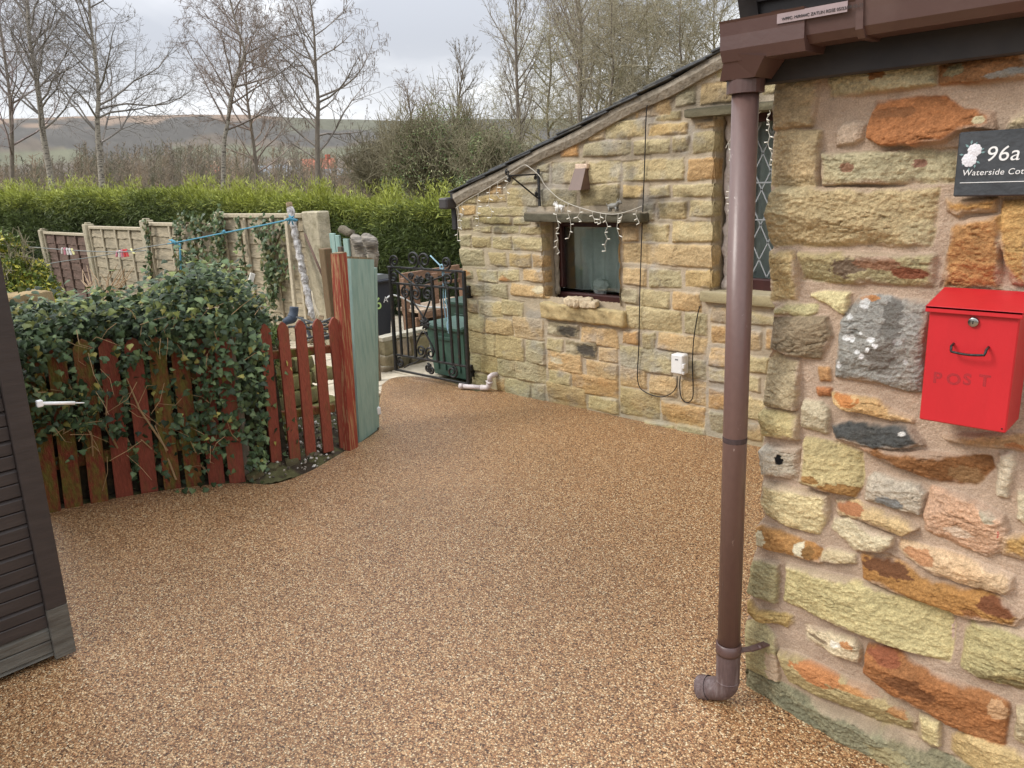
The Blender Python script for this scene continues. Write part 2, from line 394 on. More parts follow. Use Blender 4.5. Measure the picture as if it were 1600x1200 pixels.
# (window, outline, colour, relief, [(cx, cy, rx, ry, colour)])
WING = [
 ('a', [(125, 248), (375, 238), (372, 400), (345, 515), (128, 543)], (176, 152, 110), 1, []),
 ('a', [(122, 575), (150, 552), (392, 560), (380, 875), (135, 888), (96, 860)], (186, 162, 116), 1, []),
 ('a', [(445, 235), (640, 190), (845, 165), (1070, 155), (1075, 270), (760, 310), (455, 350)], GBUFF, 1, [(750, 220, 70, 40, BROWN)]),
 ('a', [(1110, 165), (1620, 70), (1620, 230), (1110, 268)], (150, 104, 58), 1, [(1500, 210, 120, 22, GREY), (1200, 190, 60, 40, OLIVE)]),
 ('a', [(490, 560), (540, 510), (600, 505), (655, 520), (640, 590), (600, 615), (500, 632)], (196, 170, 142), .7, []),
 ('a', [(695, 500), (725, 380), (880, 365), (1130, 355), (1250, 430), (1410, 440), (1425, 530), (1280, 530), (1210, 545), (1140, 600), (950, 632), (760, 620), (690, 590)], ORANGE, 1.1, [(1340, 485, 30, 20, CREAM), (820, 440, 120, 25, (150, 96, 50))]),
 ('a', [(415, 695), (1200, 660), (1192, 850), (415, 865)], GBUFF, 1, [(570, 770, 50, 30, (150, 110, 80)), (980, 750, 50, 30, (150, 108, 84))]),
 ('a', [(1500, 540), (1530, 470), (1600, 430), (1640, 430), (1640, 540)], BUFF, 1, []),
 ('m', [('a', 118, 930), ('a', 160, 895), ('a', 1092, 893), ('a', 1075, 1040), ('b', 1056, 150), ('b', 1050, 205), ('b', 110, 196), ('b', 88, 170), ('b', 92, 20)], (186, 168, 122), 1.2, []),
 ('a', [(1150, 960), (1430, 962), (1430, 1025), (1250, 1030), (1215, 1058), (1160, 1020)], (192, 144, 70), 1, []),
 ('b', [(1182, 90), (1300, 55), (1465, 35), (1450, 300), (1455, 470), (1110, 450), (1150, 300)], (182, 130, 66), 1, []),
 ('b', [(1490, -60), (1640, -70), (1640, 440), (1540, 430), (1505, 320), (1468, 150)], (192, 148, 76), 1, []),
 ('b', [(98, 235), (235, 245), (255, 300), (250, 530), (190, 540), (88, 530)], (196, 170, 112), 1, []),
 ('b', [(270, 245), (1070, 270), (1062, 442), (280, 402)], (164, 150, 104), 1, [(950, 365, 110, 36, (136, 76, 44)), (560, 330, 110, 70, (120, 100, 78)), (760, 300, 140, 36, (150, 106, 74))]),
 ('b', [(340, 500), (420, 478), (560, 488), (545, 600), (525, 600), (430, 535)], (216, 200, 140), .8, []),
 ('b', [(125, 590), (200, 550), (370, 560), (365, 595), (310, 618), (125, 600)], (192, 180, 124), .6, []),
 ('b', [(110, 638), (430, 632), (458, 740), (395, 872), (250, 850), (105, 812)], GRIT, 1, []),
 ('b', [(630, 510), (760, 508), (880, 530), (1040, 545), (1040, 600), (1000, 1060), (930, 1062), (770, 1020), (490, 975), (525, 650), (590, 560)], (150, 147, 138), 1.1,
  [(840, 640, 55, 130, (112, 108, 100)), (760, 860, 80, 110, (122, 116, 106)), (700, 515, 60, 14, (180, 120, 60)), (660, 550, 26, 26, (204, 204, 200)), (570, 620, 20, 24, (206, 206, 202)), (560, 745, 20, 18, (222, 222, 218)), (592, 748, 15, 18, (218, 218, 214)),
   (715, 750, 28, 18, (224, 224, 222)), (745, 785, 22, 16, (224, 224, 222)), (625, 825, 17, 14, (214, 214, 210)), (662, 855, 20, 18, (214, 212, 208)), (697, 808, 10, 14, (214, 214, 210)), (515, 905, 14, 16, (220, 220, 218)), (880, 760, 20, 18, (180, 180, 176)), (920, 885, 14, 18, (190, 190, 186)), (648, 712, 10, 10, (205, 205, 200))]),
 ('b', [(75, 885), (130, 838), (270, 890), (262, 1000), (250, 1175), (58, 1145)], BUFF, 1, []),
 ('b', [(385, 935), (445, 935), (440, 1000), (395, 1000)], (204, 150, 86), .5, []),
 ('b', [(378, 1050), (445, 1055), (440, 1085), (385, 1088)], (190, 120, 60), .5, []),
 ('c', [(465, 55), (600, 68), (730, 95), (820, 150), (940, 200), (940, 218), (760, 190), (540, 138), (490, 105)], (204, 166, 104), 1, [(560, 95, 70, 40, (196, 124, 50))]),
 ('c', [(305, 100), (400, 110), (440, 150), (435, 282), (288, 250)], (184, 170, 136), .9, []),
 ('c', [(45, 170), (70, 150), (265, 178), (255, 327), (58, 300)], (204, 184, 120), 1, []),
 ('c', [(470, 250), (560, 228), (700, 240), (920, 245), (1005, 355), (880, 362), (730, 365), (500, 312)], DARK, 1, [(890, 280, 30, 18, (200, 198, 190)), (620, 340, 90, 12, (130, 128, 120))]),
 ('c', [(640, 365), (760, 383), (990, 403), (1400, 440), (1415, 490), (1310, 607), (1170, 592), (1000, 532), (850, 462), (720, 412)], BROWN, 1, [(1280, 540, 110, 50, (150, 112, 66))]),
 ('c', [(1130, 310), (1500, 300), (1640, 312), (1640, 390), (1350, 362), (1160, 325)], (180, 140, 88), .8, [(1560, 370, 70, 20, (178, 116, 60))]),
 ('c', [(1470, 420), (1535, 408), (1537, 500), (1492, 662), (1445, 652), (1455, 520)], (212, 196, 164), .8, []),
 ('c', [(1580, 640), (1640, 630), (1640, 840), (1575, 790)], (212, 198, 160), .8, []),
 ('c', [(42, 390), (80, 370), (265, 385), (265, 470), (275, 572), (60, 522)], (200, 188, 164), .9, [(163, 438, 28, 34, (26, 24, 26))]),
 ('c', [(312, 318), (480, 345), (640, 398), (637, 600), (602, 662), (298, 562)], (196, 176, 116), 1.2, [(500, 620, 130, 46, (160, 116, 52)), (360, 540, 70, 24, (164, 120, 56))]),
 ('c', [(65, 580), (440, 655), (435, 800), (380, 882), (230, 842), (70, 770), (33, 700)], (220, 200, 142), 1.1, []),
 ('c', [(680, 560), (720, 530), (980, 600), (1015, 640), (992, 762), (900, 745), (668, 680)], (194, 180, 156), 1, [(820, 700, 90, 40, (134, 134, 130))]),
 ('c', [(490, 690), (600, 688), (700, 740), (860, 790), (960, 850), (890, 887), (640, 800), (500, 762)], (204, 172, 114), .9, [(570, 725, 80, 30, (178, 116, 66))]),
 ('c', [(478, 790), (560, 780), (700, 860), (820, 910), (815, 957), (740, 987), (600, 975), (468, 852)], (216, 200, 158), .9, []),
 ('c', [(1060, 610), (1250, 660), (1480, 780), (1507, 850), (1492, 972), (1380, 1007), (1200, 942), (1018, 852), (1030, 700)], (202, 160, 124), 1.1, [(1400, 770, 70, 50, (180, 168, 140)), (1470, 870, 6, 28, (200, 20, 24)), (1200, 860, 90, 30, (218, 190, 160))]),
 ('c', [(1500, 890), (1640, 895), (1640, 1040), (1485, 1000)], (196, 152, 76), 1, []),
 ('c', [(8, 860), (50, 838), (200, 890), (350, 950), (400, 990), (395, 1052), (250, 1012), (15, 950)], (176, 126, 58), .9, [(280, 965, 40, 46, (218, 206, 170)), (330, 985, 40, 40, (140, 100, 44)), (40, 910, 30, 40, (204, 190, 150))]),
 ('c', [(410, 1000), (440, 975), (600, 1010), (600, 1062), (480, 1050), (405, 1042)], (212, 196, 152), .8, []),
 ('d', [(725, -75), (860, -60), (1000, 10), (1120, 80), (1250, 110), (1370, 130), (1480, 165), (1590, 275), (1560, 315), (1430, 280), (1280, 255), (1000, 160), (745, 50)], (176, 124, 50), 1, [(870, 0, 110, 42, (112, 70, 36)), (1450, 205, 100, 50, (126, 74, 38)), (1340, 250, 80, 20, (150, 96, 40))]),
 ('d', [(935, -140), (1060, -115), (1250, -60), (1400, 0), (1545, 60), (1540, 110), (1500, 140), (1300, 85), (1130, 40), (960, -60), (930, -100)], (214, 180, 134), .9, [(1040, -70, 80, 40, (196, 140, 90))]),
 ('d', [(132, -50), (270, -15), (262, 187), (200, 165), (108, 130), (116, 0)], (160, 148, 102), 1, []),
 ('d', [(318, -18), (700, 72), (1212, 242), (1222, 330), (1187, 512), (700, 332), (308, 180)], (194, 178, 118), 1, [(1220, 300, 10, 120, (200, 170, 150))]),
 ('d', [(1303, 278), (1640, 360), (1640, 680), (1450, 612), (1268, 530)], (184, 170, 112), 1, [(1500, 600, 160, 40, (140, 126, 80))]),
 ('d', [(118, 180), (160, 235), (350, 265), (352, 300), (320, 317), (170, 285), (113, 230)], (180, 150, 82), .9, []),
 ('d', [(85, 300), (170, 290), (250, 380), (270, 560), (270, 632), (84, 545)], (178, 164, 114), .6, [(250, 560, 50, 90, (200, 172, 140))]),
 ('d', [(420, 318), (560, 350), (690, 398), (717, 440), (705, 507), (560, 452), (423, 395)], (218, 198, 156), 1, [(590, 400, 30, 20, (230, 222, 200)), (650, 410, 40, 20, (190, 130, 70)), (490, 380, 60, 16, (150, 130, 100))]),
 ('d', [(283, 452), (380, 480), (600, 588), (760, 650), (860, 700), (1012, 830), (1005, 902), (840, 852), (640, 752), (500, 692), (338, 602)], (180, 158, 104), 1, [(490, 560, 130, 50, (192, 124, 62)), (720, 650, 90, 30, (196, 136, 70)), (920, 780, 60, 30, (184, 130, 70))]),
 ('d', [(768, 418), (900, 440), (1100, 568), (1350, 660), (1512, 740), (1502, 952), (1430, 952), (1200, 842), (1000, 722), (860, 662), (743, 558)], RUST, 1.1, [(860, 470, 70, 40, (150, 84, 46)), (1000, 640, 120, 40, (124, 76, 34)), (1460, 760, 50, 60, (196, 150, 100))]),
 ('d', [(1045, 798), (1142, 840), (1142, 962), (1100, 972), (1033, 920)], (208, 188, 130), .9, []),
 ('d', [(1220, 908), (1300, 900), (1640, 1020), (1700, 1140), (1330, 1120), (1210, 990)], (202, 172, 110), 1, []),
 ('d', [(1570, 760), (1660, 770), (1660, 990), (1568, 920)], BUFF, 1, []),
 ('d', [(80, 566), (300, 642), (520, 742), (760, 832), (1000, 942), (1340, 1092), (1800, 1300), (1800, 1500), (1340, 1330), (930, 1120), (430, 875), (70, 690)], (140, 134, 104), 1.7, [(900, 1000, 120, 60, (160, 146, 104)), (350, 740, 120, 50, (124, 120, 94))]),
]
# the corner of the cottage, top to bottom
CORNER = [('a', 132, 230), ('a', 130, 540), ('a', 108, 600), ('a', 97, 870), ('b', 96, 0), ('b', 92, 180), ('b', 108, 210), ('b', 94, 250), ('b', 88, 530), ('b', 120, 570), ('b', 108, 640), ('b', 104, 810), ('b', 74, 900), ('b', 60, 1145),
          ('c', 46, 180), ('c', 60, 300), ('c', 40, 390), ('c', 58, 520), ('c', 40, 590), ('c', 34, 700), ('c', 60, 780), ('c', 10, 850), ('c', 16, 950), ('d', 128, -40), ('d', 112, 120), ('d', 118, 200), ('d', 112, 240), ('d', 88, 310), ('d', 86, 550), ('d', 76, 580), ('d', 74, 690)]
YW = 2.03     # face of the cottage wall
YA = 4.12     # face of the outbuilding wall


def poly_dist(U, V, P):
    """signed distance to a polygon, positive inside"""
    d2 = np.full(U.shape, 1e9); ins = np.zeros(U.shape, bool); n = len(P)
    for i in range(n):
        x0, y0 = P[i]; x1, y1 = P[(i + 1) % n]; ex, ey = x1 - x0, y1 - y0; l2 = ex * ex + ey * ey + 1e-12
        t = np.clip(((U - x0) * ex + (V - y0) * ey) / l2, 0, 1)
        d2 = np.minimum(d2, (U - x0 - t * ex) ** 2 + (V - y0 - t * ey) ** 2)
        c = ((y0 > V) != (y1 > V)) & (U < (x1 - x0) * (V - y0) / (y1 - y0 + 1e-12) + x0)
        ins ^= c
    return np.sqrt(d2) * np.where(ins, 1, -1)


def stone_field(U, V, stones, mortar, seed, edge, depth, rough, groove=0.0, wob=.006, grow=.0, facet=1.0, psoft=.055, desat=.14, bright=1.0):
    """relief and albedo of a stone wall at wall coordinates U, V (metres)"""
    wu = U + wob * 2 * fbm(U * 22, V * 22, seed, 3) + .003 * fbm(U * 90, V * 90, seed + 1, 2)
    wv = V + wob * 2 * fbm(U * 22, V * 22, seed + 2, 3) + .003 * fbm(U * 90, V * 90, seed + 3, 2)
    mn = fbm(U * 30, V * 30, seed + 4, 4)
    H = .007 * fbm(U * 14, V * 14, seed + 5, 4) + .003 * fbm(U * 150, V * 150, seed + 6, 2)
    C = lin(mortar) * (1 + .30 * mn[..., None] + .34 * fbm(U * 3.1, V * 3.1, seed + 7, 3)[..., None])
    n_big = fbm(U * 9, V * 16, seed + 8, 4); n_mid = fbm(U * 26, V * 60, seed + 9, 4, .6); n_fine = fbm(U * 110, V * 150, seed + 10, 3, .6)
    rg = 1 - 2 * np.abs(fbm(U * 13, V * 26, seed + 11, 4, .55)) * 2
    hue = fbm(U * 7, V * 9, seed + 12, 4); smear = fbm(U * 10, V * 10, seed + 13, 4, .6)
    for k, st in enumerate(stones):
        P = st['p']; pad = .03
        m = (U > P[:, 0].min() - pad) & (U < P[:, 0].max() + pad) & (V > P[:, 1].min() - pad) & (V < P[:, 1].max() + pad)
        if not m.any(): continue
        u, v = wu[m], wv[m]
        d = poly_dist(u, v, P) + grow
        rr = random.Random(seed * 1000 + k)
        # every stone is cleft its own way: a tilted face with a step or two
        cx, cy = P.mean(0); ax, ay = rr.uniform(-1, 1), rr.uniform(-1, 1)
        til = (ax * (u - cx) * .05 + ay * (v - cy) * .08)
        off = rr.uniform(0, 20)
        stp = fbm(u * 8 + off, v * 15 + off, seed + 20, 3)
        stq = stp * 8; step = (np.floor(stq) + sstep(.35, .65, stq - np.floor(stq))) / 8 * .85 + .15 * stp
        R = st['r']; x0_, x1_, y0_, y1_ = P[:, 0].min(), P[:, 0].max(), P[:, 1].min(), P[:, 1].max()
        fu, fv = u + .018 * fbm(u * 14, v * 14, seed + 40, 3), v + .014 * fbm(u * 14 + 9, v * 14, seed + 41, 3)
        fac = np.minimum.reduce([rr.uniform(.0, .006) + rr.gauss(0, 1) * .11 * (fu - rr.uniform(x0_, x1_)) + rr.gauss(0, 1) * .17 * (fv - rr.uniform(y0_, y1_)) for _ in range(6)])
        fac = np.clip(fac - np.median(fac), -.016, .010)
        prof = sstep(-.002, edge, d)
        h = depth * R * (.72 + .28 * sstep(0, edge * 3.2, d)) + til + rough * R * (.40 * n_mid[m] + .30 * n_big[m] + .7 * step + .55 * n_fine[m] + .15 * (rg[m] - .4)) + facet * R * fac
        if groove: h = h - groove * np.exp(-(d / (edge * .45)) ** 2)
        w = prof
        H[m] = H[m] * (1 - w) + h * w
        c = np.array(lin(st['c']))
        cc = c[None, :] * (1 + .48 * n_mid[m][:, None] + .36 * n_fine[m][:, None] + .25 * n_big[m][:, None] + rr.uniform(-.06, .06))
        cc = (cc * (1 - desat) + cc.mean(1, keepdims=True) * desat) * bright
        ck = np.exp(-(fbm(u * 4 + off, v * 22, seed + 30, 4, .6) / .009) ** 2) * sstep(.04, .16, fbm(u * 7, v * 9 + off, seed + 31, 2)) * sstep(.004, .012, d)
        cc = cc * (1 - .38 * ck[:, None]); H[m] -= .004 * ck * w
        grn = fbm(u * 230, v * 230, seed + 32, 2); cc = cc * (1 + .55 * grn[:, None])
        warm = sstep(.05, .28, hue[m] + rr.uniform(-.14, .1))[:, None]
        cc = cc * (1 - .3 * warm) + cc * np.array([1.06, .88, .70]) * .3 * warm
        cool = sstep(.06, .3, -hue[m] + rr.uniform(-.16, .06))[:, None]
        cc = cc * (1 - .4 * cool) + cc * np.array([.88, .88, .84]) * .4 * cool
        for (px_, py_, rx, ry, pc) in st['t']:
            q = np.sqrt(((u - px_) / rx) ** 2 + ((v - py_) / ry) ** 2) + 1.1 * n_mid[m] + .5 * n_fine[m] + .8 * n_big[m]
            a = sstep(1 + psoft, 1 - psoft * 1.3, q)[:, None]
            cc = cc * (1 - a) + (np.array(lin(pc)) * .82 + np.mean(lin(pc)) * .18) * (1 + .3 * n_fine[m][:, None] + .25 * n_mid[m][:, None]) * a
        sm = sstep(.010, -.003, d + .05 * smear[m])[:, None]       # mortar dragged over the edges
        cw = sstep(-.003, .004, d)[:, None] * (1 - .75 * sm)
        C[m] = C[m] * (1 - cw) + cc * cw
    return H, np.clip(C, .01, .85)


def grid_faces(nr, nc, keep=None):
    i = np.arange((nr - 1) * nc).reshape(nr - 1, nc)[:, :-1]
    f = np.stack([i, i + 1, i + nc + 1, i + nc], -1)
    if keep is not None: f = f[keep]
    return f.reshape(-1, 4)


def auto_stones(u0, u1, v0, v1, seed, cols, hmin=.09, hmax=.19, lmin=.14, lmax=.46, gap=.02):
    r = random.Random(seed); out = []; v = v0
    while v < v1:
        h = r.uniform(hmin, hmax); u = u0 - r.uniform(0, .2)
        while u < u1:
            l = r.uniform(lmin, lmax); j = lambda: r.uniform(-.008, .008)
            P = np.array([(u + gap / 2 + j(), v + gap / 2 + j()), (u + l - gap / 2 + j(), v + gap / 2 + j()), (u + l - gap / 2 + j(), v + h - gap / 2 + j()), (u + gap / 2 + j(), v + h - gap / 2 + j())])
            out.append(dict(p=P, c=r.choice(cols), r=1, t=[])); u += l
        v += h
    return out


def wing_stones():
    out = []
    for z, pts, c, r, pat in WING:
        if z == 'm':
            P = [on_y(*zpx(a, x, y), YW) for a, x, y in pts]
            pat = [(*zpx(a, x, y), rx * ZW[a][2], ry * ZW[a][2], pc) for a, x, y, rx, ry, pc in pat]
        else:
            P = [on_y(*zpx(z, x, y), YW) for x, y in pts]
            pat = [(*zpx(z, x, y), rx * ZW[z][2], ry * ZW[z][2], pc) for x, y, rx, ry, pc in pat]
        T = []
        for x, y, rx, ry, pc in pat:
            o = on_y(x, y, YW); a = on_y(x + rx, y, YW); b = on_y(x, y + ry, YW)
            T.append((o[0], o[2], abs(a[0] - o[0]), abs(b[2] - o[2]), pc))
        out.append(dict(p=np.array([(q[0], q[2]) for q in P]), c=c, r=r, t=T))
    return out


MORTAR_W, MORTAR_A = (182, 160, 139), (184, 169, 146)
m_stone = mat('stone_masonry', (180, 160, 120), rough=.9, noise=.26, nscale=90, bump=.75, bscale=260, attr=True, bdist=.004, spec=.25)
m_stone_a = mat('rock_faced_masonry', (180, 160, 120), rough=.92, noise=.16, nscale=60, bump=.8, bscale=170, attr=True, bdist=.006, spec=.2)


def build_cottage():
    root = thing('stone_cottage', 'cottage corner of large rough sandstone blocks with pink mortar, brown gutter and downpipe', 'house', (-.98, YW, 0))
    cor = np.array([on_y(*zpx(*q), YW)[[0, 2]] for q in CORNER]); cor = cor[np.argsort(cor[:, 1])]
    zz = np.concatenate([np.linspace(-.14, 1.96, 900)])
    xl = np.interp(zz, cor[:, 1], cor[:, 0]) + .004 * fbm(zz * 60, zz * 0, 3, 3)
    t = np.concatenate([np.linspace(0, .80, 350), np.linspace(.812, 4.6, 300)])
    U = xl[:, None] + t[None, :] * ((4.0 - xl[:, None]) / 4.6 * 0 + 1); V = np.repeat(zz[:, None], len(t), 1)
    st = auto_stones(-.24, 4.0, .18, 1.95, 5, [BUFF, TAN, GBUFF, CREAM, PINK, BROWN, OLIVE, (184, 140, 80)], .08, .24, .14, .5, .022) + \
        [dict(p=np.array([(-.2 + k * .9, -.2), (.68 + k * .9, -.2), (.68 + k * .9, .14), (-.2 + k * .9, .15)]), c=(138, 132, 96), r=2.2, t=[]) for k in range(5)]
    for s in st: s['p'][:, 0] = np.maximum(s['p'][:, 0], -.215)
    st = [s for s in st if np.ptp(s['p'][:, 0]) > .07]
    H, C = stone_field(U, V, st + wing_stones(), MORTAR_W, 11, .006, .021, .012, wob=.004, grow=.006, facet=1.25, desat=.19, bright=.96)
    # damp green tide line just above the paving
    g = sstep(.24, .02, V + .12 * fbm(U * 6, V * 6, 40, 3))[..., None]
    C = C * (1 - .3 * g) + C * np.array([.74, .78, .62]) * .3 * g
    # wrap the corner: columns going back along the side of the wall
    k = 14; back = np.linspace(.22, .006, k)
    rd = np.minimum(H[:, :1], .03)
    Y = YW - H
    Uw = np.concatenate([np.repeat(xl[:, None], k, 1) + .010 * fbm(V[:, :1] * 30 + back * 9, back[None, :] * 40, 71, 3) * sstep(0, .03, back)[None, :], U], 1)
    Vw = np.concatenate([np.repeat(zz[:, None], k, 1), V], 1)
    Yw = np.concatenate([np.repeat(Y[:, :1], k, 1) + back[None, :], Y], 1)
    Cw = np.concatenate([np.repeat(C[:, :1], k, 1) * (1 + .3 * fbm(V[:, :1] * 60 + back * 50, back[None, :] * 60, 72, 3))[..., None], C], 1)
    P = np.stack([Uw, Yw, Vw], -1).reshape(-1, 3)
    np_mesh('wall', P, grid_faces(Uw.shape[0], Uw.shape[1]), m_stone, root, True, Cw.reshape(-1, 3))
    # the side of the cottage, running back to the outbuilding
    yy = np.linspace(YW + .2, YA + .05, 260); z2 = np.linspace(-.1, 1.96, 240)
    Y2, Z2 = np.meshgrid(yy, z2)
    H, C = stone_field(Y2, Z2, auto_stones(YW + .1, YA + .1, -.1, 2.0, 9, [BUFF, TAN, GBUFF, CREAM, OLIVE]), MORTAR_W, 12, .016, .016, .014)
    P = np.stack([np.interp(Z2, cor[:, 1], cor[:, 0]) + .012 - H, Y2, Z2], -1).reshape(-1, 3)
    np_mesh('side_wall', P, grid_faces(*Y2.shape)[:, ::-1], m_stone, root, True, C.reshape(-1, 3))
    return root


cottage = build_cottage()

# ---- outbuilding: (window, left, right, top, bottom, colour) measured at the middle of each side
ST_A = '''e 265 515 140 205 TAN|e 525 800 80 240 BUFF|e 835 1145 90 235 GREYB|j 835 1185 850 1040 BUFF|e 105 245 235 315 TANO|e 270 710 245 325 BUFF|e 105 210 350 445 GBUFF|e 225 570 345 400 OLIVEB|e 590 740 345 405 GBUFF
e 220 390 425 475 BUFF|e 415 630 420 480 GBUFF|e 655 850 420 485 BUFF|e 105 205 495 600 GREYB|e 225 385 505 600 OLTAN|e 405 575 515 620 CREAM|e 590 850 520 635 CREAM|e 105 320 625 775 GREYB|e 370 525 660 775 OLTAN|e 550 740 665 780 YELT|e 760 905 680 785 TANO
e 130 225 810 885 GREYB|e 265 440 815 910 GBUFF|e 455 635 810 910 CREAM|e 670 905 815 920 TANO|e 180 325 935 1035 GREYB|e 340 535 935 1050 GREYB|e 570 908 945 1050 TANO
f 170 265 100 215 BROWNG|f 285 480 110 250 CREAM|f 490 675 115 240 BUFF|f 180 330 225 385 GBUFF|f 340 580 280 410 TANB|f 595 860 270 460 PINKB|f 185 420 400 585 BUFF|f 430 680 430 640 OLTAN|f 695 865 475 680 GREYB|f 890 1170 310 440 SOOT|f 1190 1520 355 510 TANO
f 885 1030 440 570 BUFF|f 1050 1330 475 620 SOOT2|f 1350 1520 535 660 PINKB|f 890 1200 580 770 TANO|f 1240 1520 655 820 TANP|f 900 1100 745 890 BUFF|f 1115 1520 790 960 ORB|f 895 1235 870 1080 TANB|f 1255 1520 975 1110 CREAM
f 195 295 590 730 GBUFF|f 305 435 605 760 OLTAN|f 450 605 640 790 GREYB|f 610 870 670 830 GREYB|f 235 370 770 880 GBUFF|f 445 510 800 920 PINKB|f 520 735 820 980 GREYB|f 750 870 865 1010 GREYB
i 232 712 -50 150 BUFF|i 745 950 8 180 GBUFF|i 985 1280 -60 90 TANP|i 195 330 155 265 ORB|i 375 480 165 325 GBUFF|i 510 940 190 340 TANP|i 985 1230 110 270 TANO|i 170 635 320 510 GBUFF|i 770 930 410 580 GREYB|i 965 1225 310 470 TANO
i 175 400 490 660 TANP|i 435 670 550 720 TANP|i 715 925 600 800 TANP|i 960 1270 510 620 CREAM|i 175 520 690 920 OLTAN|i 550 915 810 990 TANO|i 960 1220 680 860 ORB|i -600 330 940 1010 GREYB|i 390 645 980 1055 GBUFF|i 675 930 1010 1110 GREYB|i 970 1270 900 1080 BUFF
i 1260 1430 150 320 PINKB|i 1465 1620 150 320 ORB|i 1270 1490 375 530 BUFF|i 1300 1410 560 690 CREAM|i 1260 1480 750 950 CREAM|i 1300 1440 985 1130 PINKB|i 1310 1620 0 100 BUFF|i 1450 1700 600 720 BUFF|i 1510 1800 380 560 TANP|i 1500 1800 760 1000 BUFF
h 370 475 160 310 GREYB|h 505 765 140 300 BUFF|h 800 1030 135 270 CREAM|h 190 325 355 495 PINKB|h 365 600 345 490 CREAM|h 635 1025 320 500 BUFF|h 190 1015 530 715 PINKT|h 190 405 735 885 TANP|h 435 705 750 915 GBUFF|h 755 1010 760 905 YELT|h 180 330 925 1045 GREYB|h 355 605 940 1085 BUFF|h 635 890 955 1110 TANO
j 915 1190 640 830 BUFF|g 190 725 850 1040 BUFF|g 770 1055 840 1030 ORB|j 580 880 645 840 GREYB|h 195 365 0 105 YELT|h 420 610 0 100 CREAM|g 645 1040 1070 1180 BUFF|g 35 385 510 650 BUFF|g 425 765 540 630 YELT|g 485 700 435 500 BUFF|g 840 1075 510 560 PINKB|g 820 1070 600 785 BUFF|g 635 780 650 775 GBUFF
j 865 1280 465 595 GREYB|g 300 600 685 800 CREAM|j 655 815 480 605 ORG|g 300 620 320 465 TANO|g 665 830 175 370 GREYB|g 885 1390 150 340 TANB|g 880 1000 20 105 ORG|g 1040 1400 -60 110 CREAM|g 1435 1700 150 260 BUFF|j 910 1050 340 440 PINKB|j 450 560 665 730 BUFF|j 480 555 745 830 GBUFF|j 230 450 775 840 GBUFF|e 355 490 50 130 ORB|e 120 250 150 215 GREYB'''
CA = dict(TAN=(184, 152, 96), BUFF=(188, 170, 122), GREYB=(168, 158, 128), TANO=(206, 160, 100), GBUFF=(176, 164, 122), OLIVEB=(160, 146, 96), OLTAN=(170, 148, 100), CREAM=(204, 186, 136), YELT=(196, 160, 96), BROWNG=(158, 132, 100), TANB=(192, 158, 106), PINKB=(196, 162, 118),
          SOOT=(120, 110, 92), SOOT2=(128, 116, 90), TANP=(204, 166, 112), ORB=(190, 138, 78), PINKT=(206, 170, 116), ORG=(196, 126, 54))


def verge_z(X):
    a, b = on_y(760, 292, YA), on_y(1118.5, 100, YA)
    return a[2] + (X - a[0]) * (b[2] - a[2]) / (b[0] - a[0])


# window openings in the outbuilding: left, right, bottom, top on the wall face
_o = lambda x, y: on_y(x, y, YA)
WIN1 = (_o(851, 410)[0], _o(969, 410)[0] + .0, _o(920, 462)[2] - .03, _o(920, 346)[2])
WIN2 = (_o(1117, 320)[0], _o(1117, 320)[0] + 1.02, _o(1150, 458)[2], _o(1110, 181)[2])


